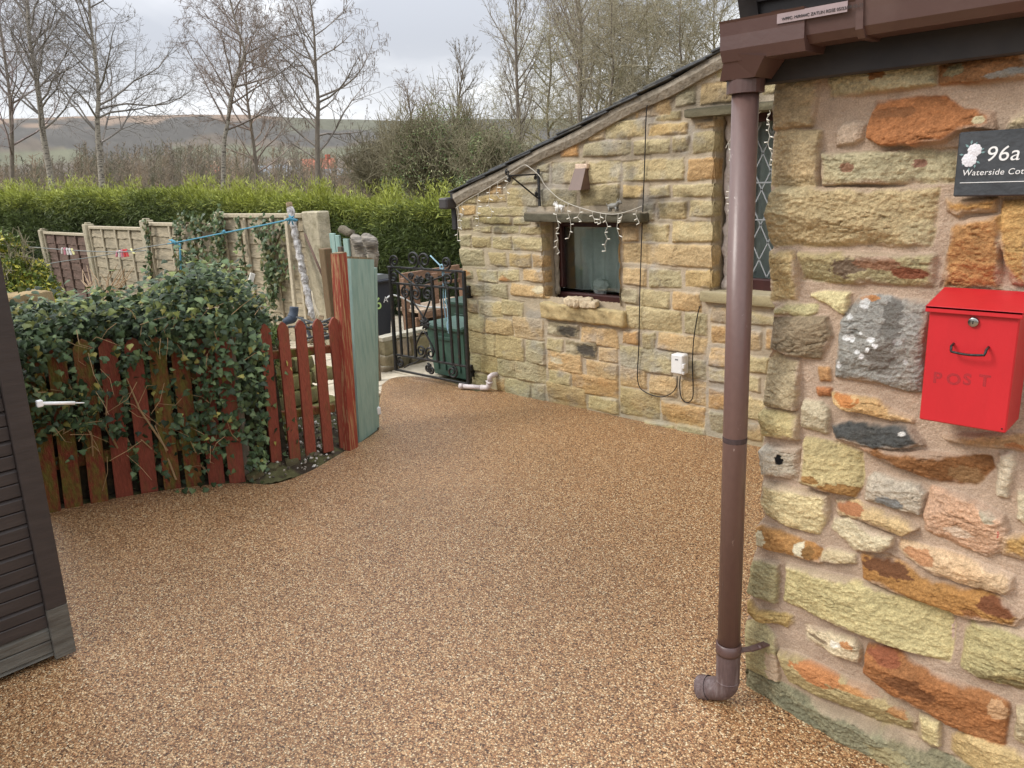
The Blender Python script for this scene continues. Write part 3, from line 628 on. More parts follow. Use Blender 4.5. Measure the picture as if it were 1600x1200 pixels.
def build_outbuilding():
    root = thing('stone_outbuilding', 'low outbuilding of squared buff sandstone with a sloping slate roof and two brown windows', 'building', (-3.4, YA, 0))
    st = []
    for q in ST_A.replace('\n', '|').split('|'):
        z, x0, x1, y0, y1, c = q.split(); x0, x1, y0, y1 = map(float, (x0, x1, y0, y1))
        l = on_y(*zpx(z, x0, (y0 + y1) / 2), YA)[0]; r = on_y(*zpx(z, x1, (y0 + y1) / 2), YA)[0]
        tp = on_y(*zpx(z, (x0 + x1) / 2, y0), YA)[2]; bt = on_y(*zpx(z, (x0 + x1) / 2, y1), YA)[2]
        rr = random.Random(q); j = lambda: rr.uniform(-.007, .007)
        T = []
        if c.startswith('SOOT'): T = [((l + r) / 2 + .05, (tp + bt) / 2, (r - l) * .3, (tp - bt) * .4, (88, 82, 72)), ((l + r) / 2 - .1, (tp + bt) / 2, .05, .03, (200, 186, 150))]
        elif rr.random() < .16: T = [(rr.uniform(l, r), rr.uniform(bt, tp), .06, .03, rr.choice([(150, 136, 104), (196, 140, 80), (216, 200, 160)]))]
        st.append(dict(p=np.array([(l + j(), bt + j()), (r + j(), bt + j()), (r + j(), tp + j()), (l + j(), tp + j())]), c=tuple(v * .58 + b * .42 for v, b in zip(CA[c], (190, 173, 130))), r=1, t=T))
    hid = [s for s in auto_stones(-1.98, -.4, -.1, 2.7, 3, [BUFF, TAN, GBUFF, CREAM]) if s['p'][:, 0].min() > -1.99]
    x0, x1 = -4.56, -.55
    lo = [(a, b) for a, b in ((1.54, -4.565), (1.3, -4.545), (1.0, -4.53), (.6, -4.515), (-.1, -4.50))][::-1]
    nz, nx = 420, 760
    Xs = np.linspace(0, 1, nx); vs = np.linspace(0, 1, nz)
    U = np.zeros((nz, nx)); V = np.zeros((nz, nx))
    for i, t in enumerate(vs):
        zr = -.08 + t * 1.6
        xl = np.interp(zr, [a for a, b in lo], [b for a, b in lo]) + .012 * float(fbm(np.array(zr * 9.), np.array(0.), 5, 3))
        U[i] = xl + (x1 - xl) * Xs
    top = verge_z(U); V = -.08 + vs[:, None] * (top + .08)
    H, C = stone_field(U, V, hid + st, MORTAR_A, 21, .006, .011, .012, groove=.010, wob=.004, grow=.004, facet=.6, psoft=.3)
    # weathering: soot under the eaves and lintel, green at the foot
    soot = np.zeros_like(U)
    for cx, cz, rx, rz, a in ((-3.0, 1.42, .62, .10, .8), (-2.35, 2.0, .5, .10, .7), (-2.7, 1.75, .7, .05, .55), (-3.25, 1.50, .3, .06, .7), (-4.3, 1.30, .5, .05, .5), (-4.35, .98, .35, .03, .3), (-2.9, 1.38, .06, .3, .5)):
        soot = np.maximum(soot, a * sstep(1.25, .35, np.sqrt(((U - cx) / rx) ** 2 + ((V - cz) / rz) ** 2) + 1.3 * fbm(U * 12, V * 12, 51, 4)))
    grime = sstep(.02, .22, fbm(U * 4, V * 5, 61, 5, .6))[..., None] * .42      # patchy grey weathering
    C = C * (1 - grime) + (C.mean(-1, keepdims=True) * .82) * grime
    C = C * (1 - soot[..., None] * .62)
    g = (sstep(.30, .0, V + .3 * fbm(U * 5, V * 5, 52, 3)) * .5 + .35 * sstep(-3.3, -4.4, U + .5 * fbm(U * 3, V * 3, 53, 3)))[..., None]
    C = C * (1 - g) + C * np.array([.80, .84, .68]) * g
    C = np.clip(C, .01, .9)
    P = np.stack([U, YA - H, V], -1)
    uc = (U[:-1, :-1] + U[1:, 1:]) / 2; vc = (V[:-1, :-1] + V[1:, 1:]) / 2
    keep = np.ones(uc.shape, bool)
    for l, r, b, t in (WIN1, WIN2): keep &= ~((uc > l) & (uc < r) & (vc > b) & (vc < t))
    np_mesh('wall', P.reshape(-1, 3), grid_faces(nz, nx, keep), m_stone_a, root, True, C.reshape(-1, 3))
    # left-hand reveals of the openings, coursed to match
    for l, r, b, t in (WIN1, WIN2):
        for X, sgn in ((l, 1), (r, -1)):
            yy = np.linspace(YA - .02, YA + .17, 30); z2 = np.linspace(b - .02, t + .02, 110)
            Y2, Z2 = np.meshgrid(yy, z2)
            rs = []
            for s in st:
                q = s['p']
                e = abs(q[:, 0].max() - X) if sgn > 0 else abs(q[:, 0].min() - X)
                if e < .07 and q[:, 1].max() > b and q[:, 1].min() < t:
                    rs.append(dict(p=np.array([(YA - .06, q[:, 1].min()), (YA + .075, q[:, 1].min()), (YA + .075, q[:, 1].max()), (YA - .06, q[:, 1].max())]), c=s['c'], r=.8, t=[]))
            Hh, Cc = stone_field(Y2, Z2, rs, MORTAR_A, 33, .011, .012, .012, groove=.01)
            P = np.stack([X + sgn * (Hh * .6 - .012 * sstep(YA + .03, YA - .02, Y2)), Y2, Z2], -1).reshape(-1, 3)
            np_mesh('reveal', P, grid_faces(*Y2.shape) if sgn < 0 else grid_faces(*Y2.shape)[:, ::-1], m_stone_a, root, True, np.clip(Cc * .95, .01, .9).reshape(-1, 3))
    # the far side and the back of the building
    b = MB()
    x1b, yb = 1.5, YA + 4.2
    b.prism([(-4.50, YA + .01, -.1), (-4.50, yb, -.1), (-4.50, yb, 1.44), (-4.50, YA + .01, 1.44)], (.12, 0, 0))
    b.prism([(-4.38, yb - .12, -.1), (x1b, yb - .12, -.1), (x1b, yb - .12, float(verge_z(x1b)) - .05), (-4.38, yb - .12, 1.44)], (0, .12, 0))
    b.build('back_walls', mat('plain_masonry', (176, 160, 120), .9, .3, 6, (140, 130, 100), .6, 30), root)
    return root


outb = build_outbuilding()


# ============================================================ TRIM OF THE TWO BUILDINGS
def rough_block(name, c, size, col, m, parent=None, amp=.008, freq=18, res=.012, seed=1, rot=None, top=None, mott=.5, stretch=(1, 1, 1), shape=None):
    """a hewn block: a box of small faces pushed in and out, with its own uneven colour"""
    hx, hy, hz = [s / 2 for s in size]; V = []; Fq = []; base = 0
    for ax in range(3):
        o = [a for a in range(3) if a != ax]; h = (hx, hy, hz)
        na = max(2, int(2 * h[o[0]] / res) + 1); nb = max(2, int(2 * h[o[1]] / res) + 1)
        A, B = np.meshgrid(np.linspace(-h[o[0]], h[o[0]], na), np.linspace(-h[o[1]], h[o[1]], nb))
        for sg in (-1, 1):
            P = np.zeros(A.shape + (3,)); P[..., o[0]] = A; P[..., o[1]] = B; P[..., ax] = sg * h[ax]
            f = grid_faces(*A.shape)
            if (sg > 0) == (ax == 1): f = f[:, ::-1]
            V.append(P.reshape(-1, 3)); Fq.append(f + base); base += A.size
    V = np.concatenate(V); Fq = np.concatenate(Fq)
    # rounded arrises
    rnd_ = min(hx, hy, hz) * .35
    inner = np.clip(V, [-hx + rnd_, -hy + rnd_, -hz + rnd_], [hx - rnd_, hy - rnd_, hz - rnd_])
    d = V - inner; L = np.linalg.norm(d, axis=1, keepdims=True) + 1e-9
    V = inner + d / L * np.minimum(L, rnd_)
    if shape is not None: V = shape(V)
    s = V * np.array(stretch)
    n = lambda k, q: fbm(s[:, 0] * q + s[:, 2] * q * .7 + 3 * k, s[:, 1] * q * 1.3 + s[:, 2] * q * .9 + 7 * k, seed + k, 4)
    nrm = d / L
    V = V + nrm * (amp * (2 * n(1, freq) + .8 * n(2, freq * 4)))[:, None] + amp * .8 * np.stack([n(5, freq * .6), n(6, freq * .6), n(7, freq * .6)], 1)
    C = np.array(lin(col))[None] * (1 + mott * 1.2 * n(3, freq * 1.3)[:, None] + mott * .8 * n(4, freq * 7)[:, None])
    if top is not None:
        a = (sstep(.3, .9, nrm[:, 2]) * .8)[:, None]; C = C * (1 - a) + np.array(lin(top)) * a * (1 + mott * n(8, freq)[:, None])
    if rot is not None: V = V @ np.array(rot).T
    return np_mesh(name, V + np.array(c), Fq, m, parent, True, np.clip(C, .008, .85))


def rotz(a): return np.array([[math.cos(a), -math.sin(a), 0], [math.sin(a), math.cos(a), 0], [0, 0, 1]])
def roty(a): return np.array([[math.cos(a), 0, math.sin(a)], [0, 1, 0], [-math.sin(a), 0, math.cos(a)]])
def rotx(a): return np.array([[1, 0, 0], [0, math.cos(a), -math.sin(a)], [0, math.sin(a), math.cos(a)]])


def glass(name, tint=(.75, .82, .80), rough=.03, dark=.0):
    m = bpy.data.materials.new(name); m.use_nodes = True
    t = m.node_tree; t.nodes.clear(); L = t.links.new
    o = _n(t, 'ShaderNodeOutputMaterial'); mx = _n(t, 'ShaderNodeMixShader'); tr = _n(t, 'ShaderNodeBsdfTransparent'); gl = _n(t, 'ShaderNodeBsdfGlossy')
    fr = _n(t, 'ShaderNodeFresnel'); fr.inputs[0].default_value = 1.52
    tr.inputs[0].default_value = (*tint, 1); gl.inputs['Roughness'].default_value = rough
    L(fr.outputs[0], mx.inputs[0]); L(tr.outputs[0], mx.inputs[1]); L(gl.outputs[0], mx.inputs[2]); L(mx.outputs[0], o.inputs[0])
    return m


m_mahog = mat('mahogany_frame', (62, 30, 28), .45, .25, 6, bump=.05, bscale=40)
m_glass = glass('window_glass', (.93, .95, .94))
m_net = mat('net_curtain', (196, 204, 200), .9, .08, 14)
m_dark = mat('dark_interior', (30, 30, 30), .9)
m_room = mat('pale_room', (186, 182, 172), .9)
m_slate = mat('roof_slate', (72, 74, 76), .7, .35, 9, (112, 110, 100), .35, 40, thr=(.55, .75))
m_cement = mat('cement_fillet', (156, 146, 130), .95, .25, 9, (124, 116, 102), .5, 50, thr=(.5, .75))
m_brownpvc = mat('brown_plastic', (92, 70, 66), .34, .06, 5, (108, 88, 82), .03, 90, thr=(.52, .8), spec=.6)
m_fascia = mat('black_fascia', (40, 38, 40), .55, .2, 5, (56, 52, 50), .06, 30)
m_lead = mat('lead_strip', (150, 154, 156), .5, .1, 30)
m_blackiron = mat('black_iron', (26, 26, 26), .5, .35, 30, (72, 50, 38), .25, 90, thr=(.58, .72))
m_white = mat('white_plastic', (232, 232, 230), .45, .04, 20)
m_cable = mat('black_cable', (28, 26, 26), .5)
m_block = mat('hewn_block', (150, 140, 110), .92, .14, 60, bump=.7, bscale=120, attr=True, bdist=.006, spec=.2)
m_caulk = mat('white_caulk', (206, 194, 186), .85, .12, 20, bump=.5, bscale=60)


def build_window(parent, op, name, leaded):
    l, r, b, t = op; yf = YA + .125
    fr = MB(); wd, dp = .052, .06
    gb = b + .07 if leaded else on_y(920, 459.5, yf + .01)[2]
    fr.box(((l + r) / 2, yf + dp / 2, (gb + b - .05) / 2), (r - l, dp, gb - b + .05), bev=.006)
    fr.box(((l + r) / 2, yf + dp / 2, t - wd / 2 + .004), (r - l, dp, wd), bev=.006)
    fr.box((l + wd / 2, yf + dp / 2, (b + t) / 2 + .01), (wd, dp - .004, t - b - .075), bev=.006)
    fr.box((r - wd / 2, yf + dp / 2, (b + t) / 2 + .01), (wd, dp - .004, t - b - .075), bev=.006)
    if leaded:
        fr.box(((l + r) / 2 - .02, yf + dp / 2, (b + t) / 2 + .01), (wd, dp - .008, t - b - .12), bev=.006)
    w = fr.build('window', m_mahog, parent)
    p = MB(); p.box(((l + r) / 2, yf + .036, (b + t) / 2), (r - l - .06, .008, t - b - .08)); p.build('pane', m_glass, w)
    if leaded:
        q = MB(); y = yf + .030; W, Hh = .1, .2
        x0, x1, z0, z1 = l + .06, r - .06, b + .08, t - .05
        n = int((x1 - x0) / W) + 2; k = int((z1 - z0) / Hh) + 2
        for i in range(-k * 2, n + 2):
            for s in (1, -1):
                # straight came running diagonally, clipped to the pane
                xa = x0 + i * W; A = (xa, z0); B = (xa + s * (z1 - z0) / Hh * W, z1)
                ts = [0.0, 1.0]
                dx = B[0] - A[0]
                u0, u1 = 0.0, 1.0
                for lim, sg in ((x0, 1), (x1, -1)):
                    f0 = sg * (A[0] - lim); f1 = sg * (B[0] - lim)
                    if f0 < 0 and f1 < 0: u0, u1 = 1, 0; break
                    if f0 < 0: u0 = max(u0, f0 / (f0 - f1))
                    elif f1 < 0: u1 = min(u1, f0 / (f0 - f1))
                if u1 - u0 > .02:
                    a = (A[0] + dx * u0, y, A[1] + (z1 - z0) * u0); c = (A[0] + dx * u1, y, A[1] + (z1 - z0) * u1)
                    q.beam(a, c, .007, .004, (0, 1, 0))
        for zz_ in (z0 + (z1 - z0) * .38, z0 + (z1 - z0) * .62): q.box(((x0 + x1) / 2, y - .003, zz_), (x1 - x0, .004, .008))
        q.build('leading', m_lead, w)
    # net curtain and a room behind, its walls made pale to bounce light
    nx_, nz_ = 90, 12
    X, Z = np.meshgrid(np.linspace(l + .02, r - .02, nx_), np.linspace(b + .01, t - .03, nz_))
    Y = yf + .195 + .018 * np.sin(X * 55 + 2 * fbm(X * 5, Z * 1.5, 3, 2)) + .02 * fbm(X * 9, Z * 2, 8, 3)
    np_mesh('curtain', np.stack([X, Y, Z], -1).reshape(-1, 3), grid_faces(nz_, nx_), m_net, w, True)
    rm = MB(); x0, x1, y0, y1, z0, z1 = l - .3, r + .3, yf + .07, yf + .9, b - .05, t + .1
    P = [(x, y, z) for z in (z0, z1) for y in (y0, y1) for x in (x0, x1)]
    rm.add(P, [(4, 6, 7, 5), (0, 1, 3, 2), (0, 2, 6, 4), (1, 5, 7, 3), (2, 3, 7, 6)])
    rm.build('room', m_room, w)
    return w


def trim_outbuilding():
    win1 = build_window(outb, WIN1, 'window', False)
    win2 = build_window(outb, WIN2, 'window', True)
    # lintels
    A, B = on_y(818, 334, YA - .1), on_y(1001, 330, YA - .1)
    zt, zb = on_y(900, 332, YA - .1)[2], on_y(900, 347.5, YA - .1)[2]
    rough_block('lintel', ((A[0] + B[0]) / 2, YA - .02, (zt + zb) / 2), (B[0] - A[0], .17, zt - zb), (92, 88, 74), m_block, outb, .008, 14, .012, 4, top=(150, 138, 120), mott=.7, stretch=(.3, 1, 1.4))
    A = on_y(1068, 180, YA - .07); zt, zb = on_y(1100, 168, YA - .07)[2], on_y(1100, 181.8, YA - .07)[2]
    rough_block('lintel', (A[0] + .66, YA - .005, (zt + zb) / 2), (1.32, .13, zt - zb), (110, 104, 84), m_block, outb, .005, 14, .014, 6, top=(76, 72, 62), mott=.7, stretch=(.3, 1, 1.4))
    # sills
    A, B = on_y(842, 478, YA - .05), on_y(974, 500, YA - .05)
    zt, zb = on_y(908, 479.5, YA - .05)[2], on_y(908, 505.5, YA - .05)[2]
    rough_block('sill', ((A[0] + B[0]) / 2, YA + .05, (zt + zb) / 2), (B[0] - A[0], .2, zt - zb), (180, 160, 118), m_block, outb, .013, 11, .009, 8, top=(186, 170, 130), mott=.8)
    A = on_y(1092, 465, YA - .05); zt, zb = on_y(1115, 456, YA - .05)[2], on_y(1115, 473.5, YA - .05)[2]
    rough_block('sill', (A[0] + .62, YA + .05, (zt + zb) / 2), (1.24, .2, zt - zb), (160, 148, 116), m_block, outb, .005, 14, .013, 9, top=(176, 164, 136), mott=.4, stretch=(.4, 1, 1))
    # white filler down the side of the big window
    f = MB(); pts = []
    for i in range(26):
        z = WIN2[2] + (WIN2[3] - WIN2[2]) * i / 25
        pts.append((WIN2[0] + .035 + .006 * math.sin(i * 1.9) + .008 * math.sin(i * .7), YA + .10, z))
    f.tube(pts, [.026 + .006 * math.sin(i * 2.3) + (.012 if i < 2 else 0) for i in range(26)], 10); f.build('filler', m_caulk, outb)
    f = MB(); f.tube([(WIN1[0] + .02, YA + .11, WIN1[2] + (WIN1[3] - WIN1[2]) * i / 14) for i in range(15)], [.018 + .004 * math.sin(i * 2.1) for i in range(15)], 8); f.build('filler', m_cement, outb)
    # roof: slates in overlapping courses, a cement fillet along the verge
    a = on_y(707, 300, YA - .05); c = on_y(1125, 78, YA - .05)
    sl = (c[2] - a[2]) / (c[0] - a[0]); ang = math.atan(sl); ux = np.array([math.cos(ang), 0, math.sin(ang)]); un = np.array([-math.sin(ang), 0, math.cos(ang)])
    e0 = np.array([a[0] - .02, 0, a[2] - .012]); R = np.stack([ux, [0, 1, 0], un], 1)
    sb = MB(); r = random.Random(3); gauge = .235; n = 27
    for i in range(n):
        y = YA - .065 - r.uniform(0, .012); k = 0
        while y < YA + 4.3:
            wd = r.uniform(.24, .36) if k else r.uniform(.18, .34)
            tilt = math.radians(2.6 + r.uniform(-.5, .7)); cc = e0 + ux * (i * gauge + .20 + r.uniform(-.012, .012)) + un * (.004 + r.uniform(0, .003)) + np.array([0, y + wd / 2, 0])
            RR = R @ roty(tilt)
            sb.box(cc, (.43, wd - .004, .010 + r.uniform(0, .004)), RR, .002); y += wd; k += 1
    sb.build('roof', m_slate, outb)
    fl = MB(); N = 60; L = 6.2
    prof = [(-.045, -.012), (-.050, -.045), (-.03, -.085), (.05, -.09), (.05, -.012)]
    V = []; r = random.Random(8)
    for i in range(N):
        o = e0 + ux * (L * i / (N - 1) + .01)
        for (py, pz) in prof:
            V.append(o + np.array([0, YA + py + r.uniform(-.003, .003), 0]) + un * (pz + .006 * math.sin(i * .9) + r.uniform(-.003, .003)))
    k = len(prof)
    Fc = [(i * k + j, i * k + (j + 1) % k, (i + 1) * k + (j + 1) % k, (i + 1) * k + j) for i in range(N - 1) for j in range(k)]
    fl.add(V, Fc + [tuple(range(k))]); fl.build('verge_fillet', m_cement, outb)
    # gutter end and pipe at the low eave
    g = MB(); ge = on_y(694, 318, YA - .08)
    g.box((ge[0] - .0, YA + 2.0, ge[2]), (.10, 4.2, .085), bev=.012); g.build('eaves_gutter', mat('grey_gutter', (66, 62, 62), .5, .2), outb)
    g = MB(); g.box((-4.60, YA + .03, 1.40), (.05, .06, .30), bev=.006); g.build('eaves_board', m_fascia, outb)
    # brown vent cowl with a lump of mortar on top
    v = MB(); cx, cz = on_y(906, 280, YA - .05)[0], on_y(906, 280, YA - .05)[2]
    wd, ht, d0, d1 = .105, .135, .035, .10
    P = []
    for (z, d, w_) in ((cz + ht / 2, d0, wd * .86), (cz - ht / 2, d1, wd)):
        P += [(cx - w_ / 2, YA - .01, z), (cx + w_ / 2, YA - .01, z), (cx + w_ / 2, YA - .01 - d, z), (cx - w_ / 2, YA - .01 - d, z)]
    v.add(P, [(0, 3, 2, 1), (3, 7, 6, 2), (0, 4, 7, 3), (1, 2, 6, 5), (4, 5, 6, 7)])
    v.build('vent_cowl', mat('brown_cowl', (104, 80, 68), .5, .1), outb)
    rough_block('mortar_cap', (cx + .005, YA - .02, cz + ht / 2 + .012), (.10, .05, .035), (214, 190, 168), m_block, outb, .006, 30, .006, 3)
    # black cable looping down the wall to the socket and up to the big window
    def wire(pts, rr=.0034, off=.03):
        q = MB(); Q = [on_y(x, y, YA - off) for x, y in pts]; Q = smooth_path(Q, 6); q.tube(Q, rr, 6); return q.build('cable', m_cable, outb)
    wire([(1026, 153), (1014, 160), (1010, 175), (1008, 230), (1006, 290), (1003, 360), (1000, 450), (999, 495), (998, 545), (996, 580), (997, 598), (1003, 609), (1018, 617), (1034, 620), (1048, 615), (1057, 604), (1058, 588)])
    wire([(1063, 588), (1062, 604), (1065, 622), (1074, 629), (1082, 622), (1083, 604), (1082, 570), (1084, 530), (1090, 492), (1094, 478)])


def smooth_path(P, k=6):
    P = [np.array(p, float) for p in P]; out = []
    for i in range(len(P) - 1):
        p0 = P[max(i - 1, 0)]; p1 = P[i]; p2 = P[i + 1]; p3 = P[min(i + 2, len(P) - 1)]
        for j in range(k):
            t = j / k
            out.append(.5 * (2 * p1 + (p2 - p0) * t + (2 * p0 - 5 * p1 + 4 * p2 - p3) * t * t + (3 * p1 - p0 - 3 * p2 + p3) * t ** 3))
    out.append(P[-1]); return out


trim_outbuilding()


def trim_cottage():
    # fascia, soffit, roof edge
    zs = on_y(1214, 124, YW)[2]           # top of the stonework
    xe = on_y(1182, 100, 1.9)[0] - .05      # left end of the eaves
    f = MB(); X1 = 4.2
    f.box(((xe + X1) / 2, YW - .045, zs + .085), (X1 - xe, .03, .20), bev=.004)      # board on the wall head
    f.box(((xe + X1) / 2, YW - .004 + .2, zs + .19), (X1 - xe, .55, .02))
    f.build('fascia', m_fascia, cottage)
    s = MB(); s.prism([(xe - .03, 1.93, zs + .23), (xe - .03, 5.6, zs + 2.1), (xe - .03, 5.6, zs + 2.0), (xe - .03, 2.2, zs + .14), (xe - .03, 1.98, zs + .10)], (.05, 0, 0))
    s.build('verge_board', m_fascia, cottage)
    sb = MB(); r = random.Random(4); ang = math.atan2(1.87, 3.67); uy = np.array([0, math.cos(ang), math.sin(ang)]); un = np.array([0, -math.sin(ang), math.cos(ang)])
    R = np.stack([[1, 0, 0], uy, un], 1)
    for i in range(14):
        x = xe - .05
        while x < X1:
            wd = r.uniform(.24, .34); c = np.array([x + wd / 2, 1.90, zs + .225]) + uy * (i * .26 + .2) + un * .01
            sb.box(c, (wd - .005, .44, .012), R @ rotx(math.radians(-2.6)), .002); x += wd
    sb.build('roof', m_slate, cottage)
    # square-line gutter: an open trough, its end outlet, brackets, union clip
    yb, yf = 1.965, 1.845
    gz = on_y(1330, 0, yf)[2]
    x0 = on_y(1126, 45, yf)[0]
    prof = [(yf - .004, 0), (yf, -.004), (yf + .004, -.022), (yf + .010, -.055), (yf + .03, -.072), (yb - .015, -.072), (yb, -.06), (yb, 0), (yb - .004, 0), (yb - .006, -.056), (yb - .02, -.068), (yf + .034, -.068), (yf + .014, -.053), (yf + .007, -.022), (yf + .006, 0)]
    g = MB(); g.prism([(x0 + .20, y, gz + z) for y, z in prof], (X1 - x0 - .2, 0, 0)); gut = g.build('gutter', m_brownpvc, cottage)
    # outlet piece: deeper, tapering to the pipe
    q = MB(); e = .006; xo = x0 + .20
    pr = [(yf - e - .004, .004), (yf - e, -.002), (yf - .002, -.030), (yf - .001, -.062), (yf + .012, -.088), (yb - .008, -.088), (yb + .004, -.07), (yb + .004, .004), (yb - .004, .004), (yf + .006, .004)]
    pcx = -1.005; pcy = 1.925; wq = .047
    q.prism([(x0, y, gz + z) for y, z in pr], (xo - x0 + .012, 0, 0))
    P = [(x0 + .012, yf + .004, gz - .066), (x0 + .115, yf + .004, gz - .086), (x0 + .115, yb - .004, gz - .086), (x0 + .012, yb - .004, gz - .066),
         (pcx - wq, pcy - wq, gz - .128), (pcx + wq, pcy - wq, gz - .128), (pcx + wq, pcy + wq, gz - .128), (pcx - wq, pcy + wq, gz - .128)]
    q.add(P, [(0, 1, 5, 4), (1, 2, 6, 5), (2, 3, 7, 6), (3, 0, 4, 7), (0, 3, 2, 1)])
    q.lathe([(.0, -.128), (wq * 1.0, -.128), (wq * 1.0, -.160), (wq * .8, -.161)], (pcx, pcy, gz), n=24, smooth=False)
    q.build('gutter_outlet', m_brownpvc, gut)
    u = MB(); xs = on_y(1207, 40, yf)[0]
    for (xa, wd) in ((xs, .030), (on_y(1337, 20, yf)[0], .016), (on_y(1337, 20, yf)[0] + .62, .016)):
        u = MB(); u.prism([(xa, y + (-.006 if y < 1.9 else .004), gz + z + (-.006 if z < -.05 else .006)) for y, z in prof[:8]], (wd, 0, 0)); u.build('gutter_clip', m_brownpvc, gut)
    # printed strip along the lip
    def text_mesh(txt, size, mtl, name, parent, M, ext=.0004, space=1.0, bold=0.0):
        cu = bpy.data.curves.new(name, 'FONT'); cu.body = txt; cu.size = size; cu.extrude = ext; cu.space_character = space; cu.offset = bold
        ob = bpy.data.objects.new(name, cu); COL.objects.link(ob); bpy.context.view_layer.update()
        dg = bpy.context.evaluated_depsgraph_get(); me = bpy.data.meshes.new_from_object(ob.evaluated_get(dg))
        COL.objects.unlink(ob); bpy.data.objects.remove(ob); me.name = name
        me.transform(Matrix([[*M[0], 0], [*M[1], 0], [*M[2], 0], [0, 0, 0, 1]]).to_4x4() if len(M) == 3 and len(M[0]) == 3 else M)
        me.materials.clear(); me.materials.append(mtl)
        o2 = bpy.data.objects.new(name, me); COL.objects.link(o2)
        if parent is not None: o2.parent = parent
        return o2
    globals()['text_mesh'] = text_mesh
    st = MB(); xa, xb = on_y(1216, 25, yf)[0], on_y(1326, 8, yf)[0]
    st.box(((xa + xb) / 2, yf - .0055, gz - .012), (xb - xa, .001, .022)); strip = st.build('printed_strip', mat('pale_print_strip', (158, 140, 140), .4, .08, 20), gut)
    M = Matrix.Translation((xa + .012 - cottage.location.x, yf - .0068 - cottage.location.y, gz - .018)) @ Matrix.Rotation(math.pi / 2, 4, 'X')
    text_mesh('WPFC: M/R044C ZATLIN RDSE 05/23/09-03-23', .0092, m_fascia, 'printed_line', strip, M)
    # downpipe with collar, bracket and shoe
    zt = gz - .145; n = 28
    m_pipe = mat('scuffed_brown_plastic', (110, 86, 80), .36, .07, 26, (176, 160, 154), .04, 90, thr=(.665, .71), spec=.6, stretch=(1, 1, .55))
    d = MB(); d.tube([(pcx, pcy, zt), (pcx, pcy, .19)], .034, n); pipe = d.build('downpipe', m_pipe, cottage)
    d = MB(); d.lathe([(.034, .0), (.0385, .0), (.0395, .010), (.0385, .034), (.0345, .036)], (pcx, pcy, .185), n=n)
    d.beam((pcx + .03, pcy, .203), (pcx + .055, pcy + .035, .203), .022, .004); d.beam((pcx + .055, pcy + .03, .203), (pcx + .09, YW + .0, .206), .022, .006)
    d.lathe([(.0, -.012), (.007, -.012), (.007, .004), (0, .005)], (pcx + .075, pcy + .055, .206), (0, -1, .3), 8)
    d.build('pipe_bracket', m_brownpvc, pipe)
    m_old = mat('weathered_brown_plastic', (98, 80, 78), .6, .2, 14, (140, 128, 126), .2, 120, thr=(.5, .75), stretch=(3, 3, .6))
    sh = MB(); pts = [np.array([pcx, pcy, .19]), np.array([pcx, pcy, .085])]
    dirv = np.array([-.78, -.05, 0.0]); dirv /= np.linalg.norm(dirv)
    for i in range(1, 8):
        a = math.pi / 2 * i / 7 * .83; pts.append(np.array([pcx, pcy, .085]) + dirv * .048 * (1 - math.cos(a)) + np.array([0, 0, -.048 * math.sin(a)]))
    t_ = pts[-1] - pts[-2]; t_ /= np.linalg.norm(t_); pts.append(pts[-1] + t_ * .03)
    sh.tube(pts, [.036] * (len(pts)), n, caps=False)
    sh.tube([pts[-1] - t_ * .004, pts[-1] + t_ * .030], [.0395, .0395], n, caps=False); sh.tube([pts[-1] + t_ * .030, pts[-1] + t_ * .0301, pts[-1] - t_ * .02], [.0395, .034, .033], n, caps=False)
    sh.lathe([(.036, .0), (.0375, .001), (.0375, .005), (.036, .006)], (pcx, pcy, .083), n=n)
    sh.build('pipe_shoe', m_old, pipe)
    # dirt ring on the pipe
    d = MB(); d.lathe([(.0343, 0), (.0346, .004), (.0346, .012), (.0343, .016)], (pcx, pcy, on_y(1150, 690, pcy)[2]), n=n); d.build('joint_mark', mat('pipe_joint', (70, 56, 56), .6, .4, 30), pipe)


trim_cottage()

